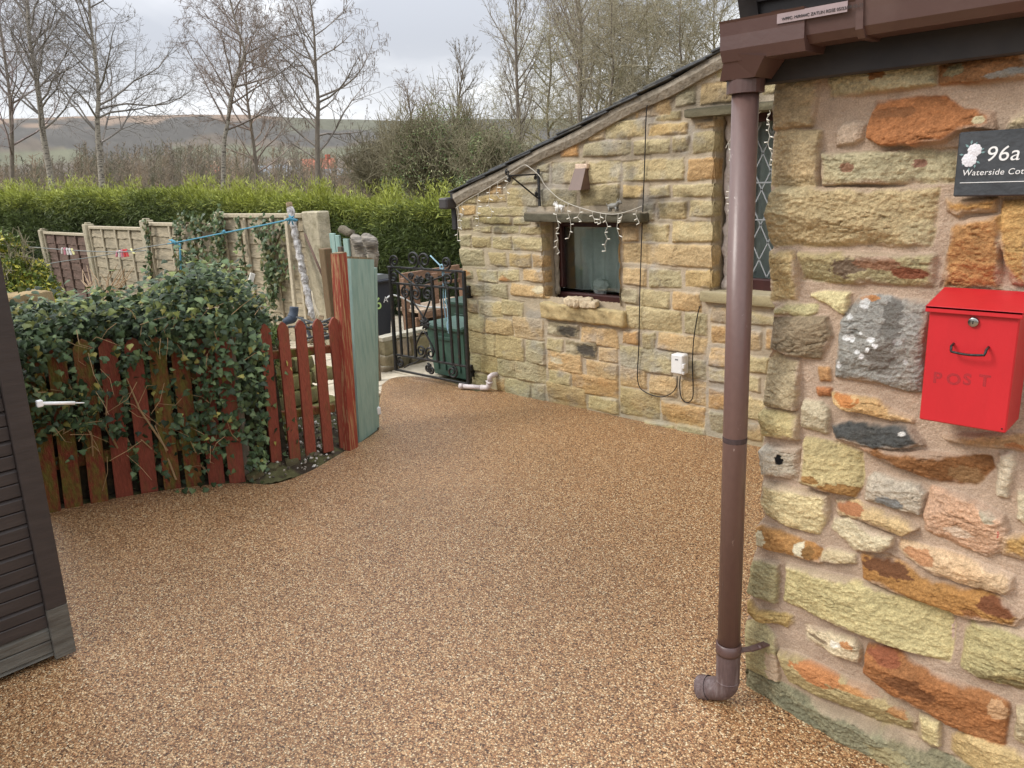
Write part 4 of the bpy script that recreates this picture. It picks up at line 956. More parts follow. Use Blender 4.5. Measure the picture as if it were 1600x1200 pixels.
# ============================================================ GROUND
def resin_material():
    m = bpy.data.materials.new('resin_bound_gravel'); m.use_nodes = True
    t = m.node_tree; b = t.nodes['Principled BSDF']; L = t.links.new
    tc = _n(t, 'ShaderNodeTexCoord'); mp = _n(t, 'ShaderNodeMapping'); L(tc.outputs['Object'], mp.inputs[0])
    wob = _n(t, 'ShaderNodeTexNoise'); wob.inputs['Scale'].default_value = 160; L(mp.outputs[0], wob.inputs['Vector'])
    va = _n(t, 'ShaderNodeVectorMath', operation='MULTIPLY_ADD'); L(wob.outputs['Color'], va.inputs[0]); va.inputs[1].default_value = (.006, .006, .006); L(mp.outputs[0], va.inputs[2])
    vo = _n(t, 'ShaderNodeTexVoronoi', feature='F1'); vo.inputs['Scale'].default_value = 185; vo.inputs['Randomness'].default_value = 1; L(va.outputs[0], vo.inputs['Vector'])
    sep = _n(t, 'ShaderNodeSeparateColor'); L(vo.outputs['Color'], sep.inputs[0])
    rp = _n(t, 'ShaderNodeValToRGB'); e = rp.color_ramp.elements; rp.color_ramp.interpolation = 'CONSTANT'
    cols = [(0, (100, 70, 48)), (.07, (142, 103, 69)), (.22, (174, 130, 88)), (.42, (194, 148, 102)), (.58, (212, 169, 119)), (.74, (231, 194, 144)), (.88, (246, 222, 178)), (.95, (178, 126, 84))]
    e[0].position = 0; e[0].color = (*lin(cols[0][1]), 1); e[1].position = cols[-1][0]; e[1].color = (*lin(cols[-1][1]), 1)
    for p, c in cols[1:-1]:
        k = e.new(p); k.color = (*lin((c[0], c[1] * .992, c[2] * 1.0)), 1)
    L(sep.outputs[0], rp.inputs[0])
    # soft broad unevenness in the mix
    nz = _n(t, 'ShaderNodeTexNoise'); nz.inputs['Scale'].default_value = 1.3; nz.inputs['Detail'].default_value = 4; L(mp.outputs[0], nz.inputs['Vector'])
    mr = _n(t, 'ShaderNodeMapRange'); L(nz.outputs['Fac'], mr.inputs[0]); mr.inputs[1].default_value = .3; mr.inputs[2].default_value = .7; mr.inputs[3].default_value = .88; mr.inputs[4].default_value = 1.06
    # gaps between the grains are dark
    gp = _n(t, 'ShaderNodeMapRange'); L(vo.outputs['Distance'], gp.inputs[0]); gp.inputs[1].default_value = .25; gp.inputs[2].default_value = .62; gp.inputs[3].default_value = 1.0; gp.inputs[4].default_value = .42
    mu = _n(t, 'ShaderNodeMath', operation='MULTIPLY'); L(mr.outputs[0], mu.inputs[0]); L(gp.outputs[0], mu.inputs[1])
    sc = _n(t, 'ShaderNodeVectorMath', operation='SCALE'); L(rp.outputs[0], sc.inputs[0]); L(mu.outputs[0], sc.inputs['Scale'])
    L(sc.outputs[0], b.inputs['Base Color'])
    b.inputs['Roughness'].default_value = .42; b.inputs['Specular IOR Level'].default_value = .45
    iv = _n(t, 'ShaderNodeMath', operation='SUBTRACT'); iv.inputs[0].default_value = 1; L(vo.outputs['Distance'], iv.inputs[1])
    bp = _n(t, 'ShaderNodeBump'); bp.inputs['Strength'].default_value = .45; bp.inputs['Distance'].default_value = .003; L(iv.outputs[0], bp.inputs['Height']); L(bp.outputs[0], b.inputs['Normal'])
    return m


def flat_sheet(name, poly, z, m, th=0.0):
    q = MB(); P = [(p[0], p[1], z) for p in poly]
    if th: q.prism(P, (0, 0, -th))
    else:
        a = sum(P[i][0] * P[(i + 1) % len(P)][1] - P[(i + 1) % len(P)][0] * P[i][1] for i in range(len(P)))
        q.add(P if a > 0 else P[::-1], [tuple(range(len(P)))])
    o = q.build(name, m); return o


EDGE = [(80, 798), (150, 784), (250, 767), (330, 757), (385, 755), (420, 757), (450, 750), (485, 736), (515, 719), (545, 701), (575, 684), (592, 672)]
edge = [on_z(x, y, 0)[:2] for x, y in EDGE]
edge2 = [on_z(x, y, 0)[:2] for x, y in [(597, 601), (612, 591), (640, 588), (680, 592), (715, 601), (745, 612)]]
sp = smooth_path([(*p, 0) for p in edge], 4); sp2 = smooth_path([(*p, 0) for p in edge2], 4)
drive_poly = [(-5.4, -4)] + [(-5.2, .4), (edge[0][0] - .35, .82)] + [tuple(p[:2]) for p in sp] + [(-4.55, 3.2)] + [tuple(p[:2]) for p in sp2] + [(-4.3, 4.3), (4.2, 4.3), (4.2, -4)]
drive = struct(flat_sheet('driveway', drive_poly, 0.0, resin_material(), .05))


# ============================================================ THINGS ON THE COTTAGE WALL
def plane_pt(px, py, p0, n):
    v = ray(px, py); n = np.array(n, float); return EYE + v * (((np.array(p0) - EYE) @ n) / (v @ n))


m_red = mat('red_paint_metal', (198, 36, 44), .45, .07, 5, (186, 44, 46), .04, 160, spec=.5, thr=(.55, .8), stretch=(1, 1, .35))
m_redghost = mat('faded_red_lettering', (166, 36, 42), .7, .35, 120)
m_chrome = mat('lock_metal', (170, 168, 164), .25, .1, 30, metal=1.0)
m_slateplq = mat('slate_plaque', (56, 60, 64), .55, .18, 10, (70, 74, 78), .2, 40)
m_inkwhite = mat('white_lettering', (238, 238, 236), .6)
m_petal = mat('white_rose_print', (226, 226, 230), .6, .18, 120)
m_leafprint = mat('teal_leaf_print', (126, 158, 158), .6, .2, 90)


def M_face(x, y, z):   # writing that stands on a plane facing -Y
    return Matrix.Translation((x, y, z)) @ Matrix.Rotation(math.pi / 2, 4, 'X')


def mailbox():
    y0 = 1.895; zt = on_y(1452, 480, y0)[2]; zb = on_y(1435, 655, y0)[2]
    l = on_y(1436, 655, y0)[0]; r = on_y(1571, 679, y0)[0]
    t = thing('mailbox', 'red metal post box with a sloping lid, black handle and faded POST lettering', 'mailbox', ((l + r) / 2, y0, zb))
    b = MB(); yb = YW - .012; b.box(((l + r) / 2, (y0 + yb) / 2, (zt + zb) / 2), (r - l, yb - y0, zt - zb), bev=.003); body = b.build('body', m_red, t)
    lid = MB(); ov = .006; lz = zt + .004; th = .004
    za = on_y(1472, 449, YW - .02)[2]
    P = [(l - ov, y0 - .010, lz), (r + ov, y0 - .010, lz), (r + ov, yb, za), (l - ov, yb, za)]
    lid.prism(P, (0, 0, -th)); lid.box(((l + r) / 2, y0 - .008, lz - .006), (r - l + 2 * ov, .004, .014), bev=.001)
    lid.prism([(l, y0 + .004, zt - .006), (l, yb, zt - .006), (l, yb, za - .006), (l, y0 + .004, lz - .005)], (.003, 0, 0)); lid.prism([(r, y0 + .004, zt - .006), (r, yb, zt - .006), (r, yb, za - .006), (r, y0 + .004, lz - .005)], (-.003, 0, 0))
    lid.build('lid', m_red, t)
    g = MB(); g.box(((l + r) / 2, y0 + .002, zt - .002), (r - l - .008, .01, .008)); g.build('slot', m_dark, t)
    c = on_y(1521.5, 503, y0); k = MB(); k.lathe([(0, .004), (.0085, .004), (.0105, .003), (.0112, .0), (.0112, -.002)], (c[0], y0 - .003, c[2]), (0, -1, 0), 20); lk = k.build('lock', m_chrome, t)
    k = MB(); k.box((c[0], y0 - .0078, c[2]), (.0016, .001, .007)); k.build('keyhole', m_dark, lk)
    h = MB(); a, e = on_y(1490, 537, y0), on_y(1544, 548, y0)
    zl = (a[2] + e[2]) / 2 + .004
    pts = [(a[0], y0 + .001, zl), (a[0], y0 - .016, zl - .002), (a[0] + .001, y0 - .02, zl - .010)]
    n = 8
    for i in range(n + 1):
        f = i / n; pts.append((a[0] + .002 + (e[0] - a[0] - .004) * f, y0 - .021, zl - .014 - .003 * math.sin(math.pi * f)))
    pts += [(e[0] - .001, y0 - .02, zl - .010), (e[0], y0 - .016, zl - .002), (e[0], y0 + .001, zl)]
    h.tube(pts, .0028, 8); h.build('handle', m_blackiron, t)
    o = t.location
    for ch, px, py in (('P', 1457, 597), ('O', 1478, 599), ('S', 1504, 600), ('T', 1529, 602)):
        p = on_y(px, py, y0); text_mesh(ch, .036, m_redghost, 'letter', t, M_face(p[0] - o[0], -.0003, p[2] - o[2]), .0002, 1.0, .0011)
    s = MB(); s.lathe([(0, .001), (.0018, .001), (.0018, -.001)], (r - .008, y0 - .0003, zb + .010), (0, -1, 0), 8); s.build('rivet', m_dark, t)


def house_sign():
    y0 = 1.985; a, b = on_y(1497, 207, y0), on_y(1490.5, 307.5, y0); l = (a[0] + b[0]) / 2; zt, zb = a[2], b[2]; wd = .235
    t = thing('house_sign', 'dark slate house sign with white roses reading 96a Waterside Cottage', 'sign', (l + wd / 2, y0, zb))
    q = MB(); q.box((l + wd / 2, y0 + .009, (zt + zb) / 2), (wd, .018, zt - zb), bev=.003); q.build('plaque', m_slateplq, t)
    o = t.location; yy = y0 - .0006
    p = on_y(1538.5, 252, y0); sh = Matrix.Shear('XY', 4, (.16, 0)) if False else Matrix(((1, .14, 0, 0), (0, 1, 0, 0), (0, 0, 1, 0), (0, 0, 0, 1)))
    text_mesh('96a', .0445, m_inkwhite, 'number', t, M_face(p[0] - o[0], yy - o[1], p[2] - o[2]) @ sh, .0004, 1.05)
    p = on_y(1503, 274.5, y0); text_mesh('Waterside Cottage', .0178, m_inkwhite, 'name_line', t, M_face(p[0] - o[0], yy - o[1], p[2] - o[2]) @ sh, .0004, 1.08)
    c, d = on_y(1500, 285, y0), on_y(1600, 284, y0)
    q = MB(); q.box(((c[0] + c[0] + .205) / 2, yy, (c[2] + d[2]) / 2), (.205, .0008, .0014)); q.build('rule_line', m_inkwhite, t)
    r = random.Random(2)
    for cx in (on_y(1519, 243, y0)[0], l + wd - (on_y(1519, 243, y0)[0] - l)):
        cz = on_y(1519, 243, y0)[2]; f = MB(); g = MB()
        for (dx, dz, R) in ((.004, .011, .013), (-.005, -.009, .014)):
            for ring, n in ((1, 9), (.66, 7), (.33, 5)):
                for k in range(n):
                    an = 2 * math.pi * k / n + ring * 3; rr = R * ring
                    px_, pz_ = cx + dx + rr * .7 * math.cos(an), cz + dz + rr * .7 * math.sin(an)
                    f.lathe([(0, .0014 - ring * .0006), (R * .34, .0009 - ring * .0006), (R * .42, .0)], (px_, yy, pz_), (0, -1, 0), 8)
        for k in range(11):
            an = 2 * math.pi * k / 11 + r.uniform(-.2, .2); e = r.uniform(.9, 1.25)
            px_, pz_ = cx + .019 * e * math.cos(an) * .9, cz + .026 * e * math.sin(an)
            u = np.array([math.cos(an + r.uniform(-.5, .5)), 0, math.sin(an)]); v = np.array([-u[2], 0, u[0]]); c0 = np.array([px_, yy - .0002, pz_])
            g.add([c0 - u * .005, c0 - v * .0022, c0 + u * .005, c0 + v * .0022], [(0, 1, 2, 3)])
        ro = f.build('rose_print', m_petal, t); g.build('leaf_print', m_leafprint, ro)


mailbox(); house_sign()


# ============================================================ THINGS ON THE OUTBUILDING WALL
m_lights = mat('white_light_cable', (190, 184, 170), .5)
m_bulb = mat('clear_bulb', (232, 228, 214), .25, spec=.7)


def fairy_lights(name, label, main, drops, off, seed):
    r = random.Random(seed); p0 = on_y(*main[0], YA - off)
    t = thing(name, label, 'string lights', p0); q = MB(); b = MB()
    q.tube(smooth_path([on_y(x, y, YA - off) for x, y in main], 6), .0028, 5)
    for x, y0, y1 in drops:
        n = max(3, int((y1 - y0) / 9)); P = []; px, py = x, y0
        for i in range(n + 1):
            P.append((px + (r.uniform(-3.0, 3.0) if 0 < i else 0), y0 + (y1 - y0) * i / n)); px += r.uniform(-.6, 1.0)
        Q = [on_y(a, c, YA - off - .01) for a, c in P]; q.tube(smooth_path(Q, 3), .0021, 5)
        for k, (a, c) in enumerate(P[1:]):
            e = on_y(a + r.choice((-1, 1)) * r.uniform(3, 6), c + r.uniform(-1.5, 3.5), YA - off - .012); s = on_y(a, c, YA - off - .01)
            b = MB(); b.tube([s, s + (e - s) * .5, e], [.0026, .0034, .0042], 6); b.build('bulb', m_bulb, t)
    q.build('cable', m_lights, t)
    return t


fairy_lights('fairy_lights', 'white icicle fairy lights strung over the small window and along the low eaves', [(1003, 322), (985, 329), (962, 334.5), (938, 333), (915, 327), (896, 321), (880, 314), (868, 306), (852, 290), (843, 275), (828, 262), (819, 258), (805, 266), (790, 276), (768, 290), (748, 302), (727, 314), (712, 325)],
             [(871, 316, 394), (888, 319, 372), (906, 325, 346), (926, 331, 348), (938, 334, 348), (947, 335, 392), (966, 334, 368), (972, 334, 346), (995, 328, 348), (747, 303, 352), (766, 291, 340), (722, 316, 354), (714, 324, 376), (778, 284, 310), (792, 276, 300)], .115, 1)
fairy_lights('fairy_lights', 'short white fairy light string hanging in the tall window behind the downpipe', [(1216, 161), (1208, 164), (1200, 167), (1190, 173), (1165, 196), (1150, 212), (1140, 220), (1134, 232)],
             [(1200, 168, 258), (1139, 224, 250), (1138, 290, 338)], .05, 2)


def basket_bracket():
    t = thing('hanging_bracket', 'empty black iron hanging basket bracket with curled ends left of the brown vent', 'bracket', on_y(842, 290, YA - .02))
    q = MB(); a, b = on_y(841, 264, YA - .03), on_y(843.5, 322, YA - .03); x = a[0]; b[0] = x
    q.beam(a, b, .022, .010, (0, 1, 0), .002)
    A = np.array([x, YA - .035, a[2] - .035]); L = .27; T = A + np.array([-.03, -L, .0])
    q.beam(A, T, .010, .010, bev=.002)
    B = np.array([x, YA - .035, b[2] + .06]); C = A + (T - A) * .92; q.tube(smooth_path([B, B + np.array([0, -.02, .0]), (B + C) / 2 + np.array([0, -.0, -.006]), C], 4), .0055, 8)
    for c, rr, sg in ((T + np.array([0, 0, .022]), .022, 1), (T + np.array([0, .01, -.024]), .018, -1), (A + np.array([0, -.03, -.02]), .016, -1), (B + np.array([0, -.02, .022]), .016, 1)):
        pts = [c + np.array([0, rr * (1 - i / 26) * math.cos(sg * i * .42 + 1.6), rr * (1 - i / 26) * math.sin(sg * i * .42 + 1.6)]) for i in range(22)]
        q.tube(pts, .0045, 6)
    q.build('bracket_frame', m_blackiron, t)


basket_bracket()


def junction_box():
    a, b = on_y(1051.5, 552, YA - .06), on_y(1070, 586, YA - .06); y0 = YA - .075
    t = thing('outdoor_socket', 'small white weatherproof socket box with black cables looping below it', 'socket box', ((a[0] + b[0]) / 2, YA - .02, b[2]))
    q = MB(); w, h = b[0] - a[0], a[2] - b[2]
    q.box(((a[0] + b[0]) / 2, YA - .045, (a[2] + b[2]) / 2), (w, .06, h), bev=.008); q.build('case', m_white, t)
    q = MB(); q.box(((a[0] + b[0]) / 2, YA - .08, (a[2] + b[2]) / 2 + .004), (w * .96, .014, h * .96), bev=.006); q.build('cover', m_white, t)
    q = MB(); q.box((b[0] + .004, YA - .075, (a[2] + b[2]) / 2 - .004), (.014, .03, .03), bev=.003); q.box((b[0] + .002, YA - .075, (a[2] + b[2]) / 2 - .05), (.008, .02, .018), bev=.002); q.build('latch', m_white, t)
    q = MB(); q.box(((a[0] + b[0]) / 2, YA - .0876, a[2] - .03), (.022, .001, .009)); q.build('badge', mat('grey_badge', (120, 120, 122), .5), t)


junction_box()


def waste_pipe():
    m = mat('grey_white_plastic', (206, 196, 194), .45, .12, 20, (150, 140, 136), .05, 60, thr=(.6, .8))
    p = on_y(775, 592, YA); y = YA - .07
    t = thing('waste_pipe', 'pale plastic waste pipe with elbows at the foot of the outbuilding wall', 'pipe', (p[0], y, 0))
    e = on_z(718, 603, .03)
    q = MB(); top = np.array([p[0], y, on_y(767, 590, y)[2]]); foot = np.array([p[0] - .012, y, .042])
    q.tube([np.array([p[0] + .012, YA + .02, top[2] + .012]), np.array([p[0] + .006, y + .02, top[2] + .012]), np.array([p[0], y + .004, top[2] + .004]), top + [0, 0, -.03]], .021, 14)
    q.tube([top + [0, 0, -.02], foot + [0, 0, .03]], .0185, 14)
    q.lathe([(.0185, 0), (.023, 0), (.0235, .02), (.0185, .021)], top + [0, 0, -.055], n=14)
    q.lathe([(.0185, 0), (.023, 0), (.0235, .02), (.0185, .021)], foot + [0, 0, .03], n=14)
    q.build('upright', m, t)
    q = MB(); d = np.array([e[0] - foot[0], e[1] - foot[1], 0]); L = np.linalg.norm(d); d /= L
    q.tube([foot + [0, 0, .035], foot + [0, 0, .01], foot + d * .012 + [0, 0, -.008], foot + d * .03 + [0, 0, -.012], foot + d * .07 + [0, 0, -.012]], .0225, 14)
    q.build('elbow', m, t)
    q = MB(); q.tube([foot + d * .05 + [0, 0, -.012], foot + d * (L - .03) + [0, 0, -.012]], .0185, 14); q.tube([foot + d * (L - .035) + [0, 0, -.012], foot + d * L + [0, 0, -.012]], .022, 14)
    q.build('outlet_arm', m, t)


waste_pipe()


def figurine(px, py, s, col, label, flip):
    p = on_y(px, py, YA - .07); t = thing('animal_figurine', label, 'ornament', p); m = mat('figurine_glaze', col, .5, .2, 60)
    q = MB(); f = flip
    sec = [(-.042, .030, .006), (-.036, .036, .016), (-.015, .040, .020), (.010, .041, .021), (.030, .046, .018), (.040, .056, .014), (.048, .066, .016), (.058, .068, .014), (.070, .060, .008), (.076, .058, .004)]
    q.tube([np.array([f * x * s, 0, z * s]) + p for x, z, _ in sec], [r_ * s for _, _, r_ in sec], 12)
    q.tube([p + np.array([f * -.04 * s, 0, .036 * s]), p + np.array([f * -.055 * s, 0, .05 * s]), p + np.array([f * -.058 * s, 0, .062 * s])], [.004 * s, .003 * s, .001 * s], 6)
    for sy in (-1, 1): q.tube([p + np.array([f * .05 * s, sy * .010 * s, .076 * s]), p + np.array([f * .048 * s, sy * .013 * s, .092 * s])], [.006 * s, .001 * s], 6)
    body = q.build('body', m, t)
    for x in (-.03, .03):
        for sy in (-1, 1):
            k = MB(); k.tube([p + np.array([f * x * s, sy * .010 * s, .034 * s]), p + np.array([f * (x + .004) * s, sy * .012 * s, .016 * s]), p + np.array([f * x * s, sy * .012 * s, 0])], [.009 * s, .006 * s, .0065 * s], 8); k.build('leg', m, t)


zt_ = on_y(900, 332, YA - .1)[2]
figurine(875, 331, .78, (226, 224, 218), 'little white dog ornament standing on the stone lintel', -1)
figurine(958, 331, .9, (128, 126, 118), 'little grey animal ornament standing at the right of the stone lintel', 1)


def shell_cluster():
    p = on_y(908, 474, YA - .02); r = random.Random(5); zb = on_y(908, 479.5, YA - .05)[2]
    t = thing('shell_cluster', 'lump of pale crusted shells lying on the small window sill', 'shells', (p[0], YA - .01, zb))
    for i in range(15):
        f = i / 14; x = p[0] - .125 + .25 * f; R = .022 + .012 * math.sin(math.pi * f) + r.uniform(-.005, .006)
        rough_block('shell', (x, YA - .015 + r.uniform(-.03, .02), zb + R * .75 + r.uniform(0, .006)), (R * 2.4, R * 2.2, R * 1.7), (206, 188, 158), m_block, t, .006, 45, .008, 20 + i, rotz(r.uniform(0, 3)), mott=.6)


shell_cluster()


def window_flower():
    c = on_y(939, 447, YA + .228); t = thing('white_ornament', 'round white flower ornament behind the glass of the small window', 'ornament', (c[0], c[1], c[2] - .06))
    r = random.Random(9); V = []; Fq = []
    for i in range(150):
        th = r.uniform(0, 2 * math.pi); ph = math.acos(r.uniform(-.75, 1)); d = np.array([math.sin(ph) * math.cos(th), math.sin(ph) * math.sin(th), math.cos(ph)])
        u = np.cross(d, [r.gauss(0, 1), r.gauss(0, 1), r.gauss(0, 1)]); u /= np.linalg.norm(u); v = np.cross(d, u); R = r.uniform(.036, .056)
        b = len(V); s = .03
        V += [c + d * R - u * s, c + d * (R * 1.12) - v * s * .8, c + d * R + u * s, c + d * (R * .95) + v * s * .8]; Fq.append((b, b + 1, b + 2, b + 3))
    np_mesh('petals', V, Fq, mat('white_petals', (232, 240, 236), .8, .08, 30), t, True)
    q = MB(); q.lathe([(0, -.07), (.03, -.07), (.035, -.05), (.02, -.02), (0, 0)], c, n=14); q.build('pot', m_white, t)


window_flower()


# ============================================================ SHED
m_shed = mat('dark_stained_boards', (54, 46, 43), .6, .18, 5, (66, 58, 54), .08, 30, stretch=(1, .5, 3), thr=(.5, .85))
m_shedgrey = mat('weathered_stained_boards', (106, 104, 96), .75, .2, 5, (72, 66, 58), .25, 30, stretch=(1, .5, 3), thr=(.35, .7))


def shed():
    X = -2.97; yc = .628; z1 = 2.25
    t = thing('garden_shed', 'dark brown stained shiplap shed at the left edge with a weathered corner board', 'shed', (X - 1, -.6, 0))
    zl = [on_x(88 * .4, 600 + q / 2.5, X)[2] for q in (95, 205, 325, 440, 560, 668, 770, 885)]
    pitch = (zl[0] - zl[-1]) / 7
    yl = on_x(36, 748, X)[1] - .03
    z = zl[-1]; hs = []
    b = MB(); g = MB()
    for k in range(-4, 16):
        za = z + k * pitch; zb = za + pitch
        if zb < .03: continue
        za = max(za, .035)
        tgt = g if k < -1 else b
        # shiplap: a scooped upper edge and a flat lower face; two grooves per board
        for (p, q_, dpt) in ((za + .003, (za + zb) / 2 - .0015, 0.0), ((za + zb) / 2 + .0015, zb - .010, -.002)):
            if q_ <= p: continue
            tgt.box((X - .010 + dpt, (yl - 3.2) / 2 - .0, (p + q_) / 2), (.016, yl + 3.2, q_ - p), bev=.002)
        tgt.prism([(X - .004, -3.2, zb - .012), (X - .013, -3.2, zb - .002), (X - .018, -3.2, zb - .002), (X - .018, -3.2, zb - .012)], (0, yl + 3.2, 0))
    b.build('boards', m_shed, t); gb = g.build('lower_boards', m_shedgrey, t); gb['label'] = 'grey weathered lowest boards'
    k = MB(); k.box((X + .004, (yl + yc) / 2, (z1 + .215) / 2), (.024, yc - yl, z1 - .215), bev=.003); k.build('corner_board', m_shed, t)
    k = MB(); k.box((X + .004, (yl + yc) / 2, .115), (.0235, yc - yl, .20), bev=.003); k.build('corner_board', m_shedgrey, t)
    k = MB(); k.box((X - 1.01, yc - .03, z1 / 2 + .02), (1.98, .03, z1 - .04)); k.box((X - 1.0, -3.18, z1 / 2), (1.96, .03, z1 - .04)); k.box((X - 1.98, -1.25, z1 / 2), (.03, 3.8, z1 - .04)); k.box((X - .03, -1.29, z1 / 2 + .02), (.02, 3.74, z1 - .06)); k.build('wall', m_shed, t)
    k = MB(); k.box((X - 1.0, -1.27, z1 + .02), (2.1, 4.0, .04), bev=.01); k.build('roof', mat('felt_roof', (60, 62, 60), .9, .2), t)
    # slim white hook stay reaching out beyond the corner
    k = MB(); a, c = on_x(50, 633, X + .0), on_x(106, 632, X + .0); d = c - a
    k.box(a, (.02, .02, .024), bev=.003); k.tube([a, a + d], .0062, 10); k.tube([a + d, a + d * 1.28], .0024, 6); k.build('hook_stay', m_white, t)
    for ob in list(t.children) + [g_ for c_ in t.children for g_ in c_.children]:      # the old shed leans
        for v_ in ob.data.vertices: v_.co.y += .024 * v_.co.z


shed()

# ============================================================ PICKET FENCE, GARDEN GATE, POSTS
m_redpaint = mat('faded_red_paint', (138, 68, 50), .7, .22, 10, (112, 78, 44), .25, 50, stretch=(3, 3, .8), thr=(.52, .78))
m_redmoss = mat('mossy_red_paint', (132, 64, 44), .8, .3, 9, (112, 106, 44), .35, 50, stretch=(3, 3, 1.2), thr=(.38, .62))
m_peel = mat('peeling_red_post', (148, 64, 46), .8, .2, 5, (172, 130, 92), .3, 60, stretch=(18, 18, .8), thr=(.50, .58))
m_teal = mat('teal_paint', (146, 172, 163), .65, .10, 6, (122, 154, 146), .2, 40, stretch=(4, 4, .6), thr=(.45, .7))
m_bare = mat('bare_timber', (150, 124, 92), .85, .3, 12, (110, 96, 74), .4, 50, stretch=(5, 5, .8))
m_greytimber = mat('grey_timber', (148, 138, 122), .9, .3, 8, (100, 96, 84), .4, 40, stretch=(4, 4, .8), thr=(.45, .75))


def picket(parent, base, top, along, wd, m, th=.018):
    """a board with a pointed top standing from base to top"""
    base = np.array(base); top = np.array(top); u = np.array([along[0], along[1], 0]); u /= np.linalg.norm(u); up = top - base
    n = np.array([u[1], -u[0], 0]) * th; tip = .045 / np.linalg.norm(up)
    P = [base - u * wd / 2, base + u * wd / 2, base + up * (1 - tip) + u * wd / 2, base + up * (1 - tip * .3) + u * wd * .25, top, base + up * (1 - tip * .3) - u * wd * .25, base + up * (1 - tip) - u * wd / 2]
    q = MB(); q.prism(P, n); return q.build('picket', m, parent)


def picket_fence():
    bs = [(81, 799), (116, 791), (156, 783), (195, 774), (234, 767), (270, 761), (304, 756), (339, 752.5), (371, 751)]
    B = [on_z(x, y, 0.0) for x, y in bs]; B = [np.array([-4.48 + .33 * (i / 8.0), b[1], 0]) if 0 else b for i, b in enumerate(B)]
    al = (B[-1] - B[0])[:2]
    t = thing('picket_fence', 'low red picket fence with pointed boards half buried in ivy', 'fence', (B[4][0], B[4][1], 0))
    nrm = np.array([al[1], -al[0], 0])
    for i, b in enumerate(B):
        tx = bs[i][0] - 30 + i * .6; tp = plane_pt(tx, 531 - i * 1.0, b, nrm)
        if i in (0, 1): tp = plane_pt(tx, 552 - i * 12, b, nrm)
        picket(t, b + [0, 0, -.02], tp, al, .088, (m_redmoss, m_redmoss, m_redmoss, m_redpaint, m_redpaint, m_redmoss, m_redmoss, m_redpaint, m_redpaint)[i])
    for z in (.24, .62):
        q = MB(); a, c = B[0] + [-.085, .03, z], B[-1] + [-.085, .06, z]; q.beam(a, c, .03, .07, bev=.004); q.build('rail', m_redmoss, t)
    for i in (0, 4, 8):
        q = MB(); p = B[i] + np.array([-.15, .06, 0]); q.box((p[0], p[1], .40), (.075, .075, .85), bev=.006); q.build('post', m_greytimber, t)


picket_fence()


def garden_gate():
    X = -4.115; b = [(431, 723), (460.4, 719.4), (485, 712.5), (512, 705), (537.5, 697.5)]; tp = [(411.5, 505.5), (439.4, 502.5), (467, 499.5), (494, 497.4), (519.5, 495)]
    B = [on_z(x, y, .035 - .005 * i) for i, (x, y) in enumerate(b)]; al = (B[-1] - B[0])[:2]; nrm = np.array([al[1], -al[0], 0])
    t = thing('garden_gate', 'small red picket gate of five pointed boards beside the peeling red post', 'gate', (B[2][0], B[2][1], 0))
    for i in range(5): picket(t, B[i], plane_pt(*tp[i], B[i], nrm), al, .066, m_redpaint if i else m_redpaint)
    for (a, c, th) in (((394, 558), (517, 545), .05), ((402, 654), (522, 637), .05)):
        p, q_ = plane_pt(*a, B[0] + np.array([-.03, 0, 0]), nrm), plane_pt(*c, B[4] + np.array([-.03, 0, 0]), nrm)
        q = MB(); q.beam(p, q_, .035, th, bev=.004); q.build('rail', m_redmoss, t)
    q = MB(); p = B[0] + np.array([-.05, -.17, 0]); q.box((p[0], p[1], .42), (.06, .06, .84), bev=.006); q.build('stile', m_greytimber, t)


garden_gate()


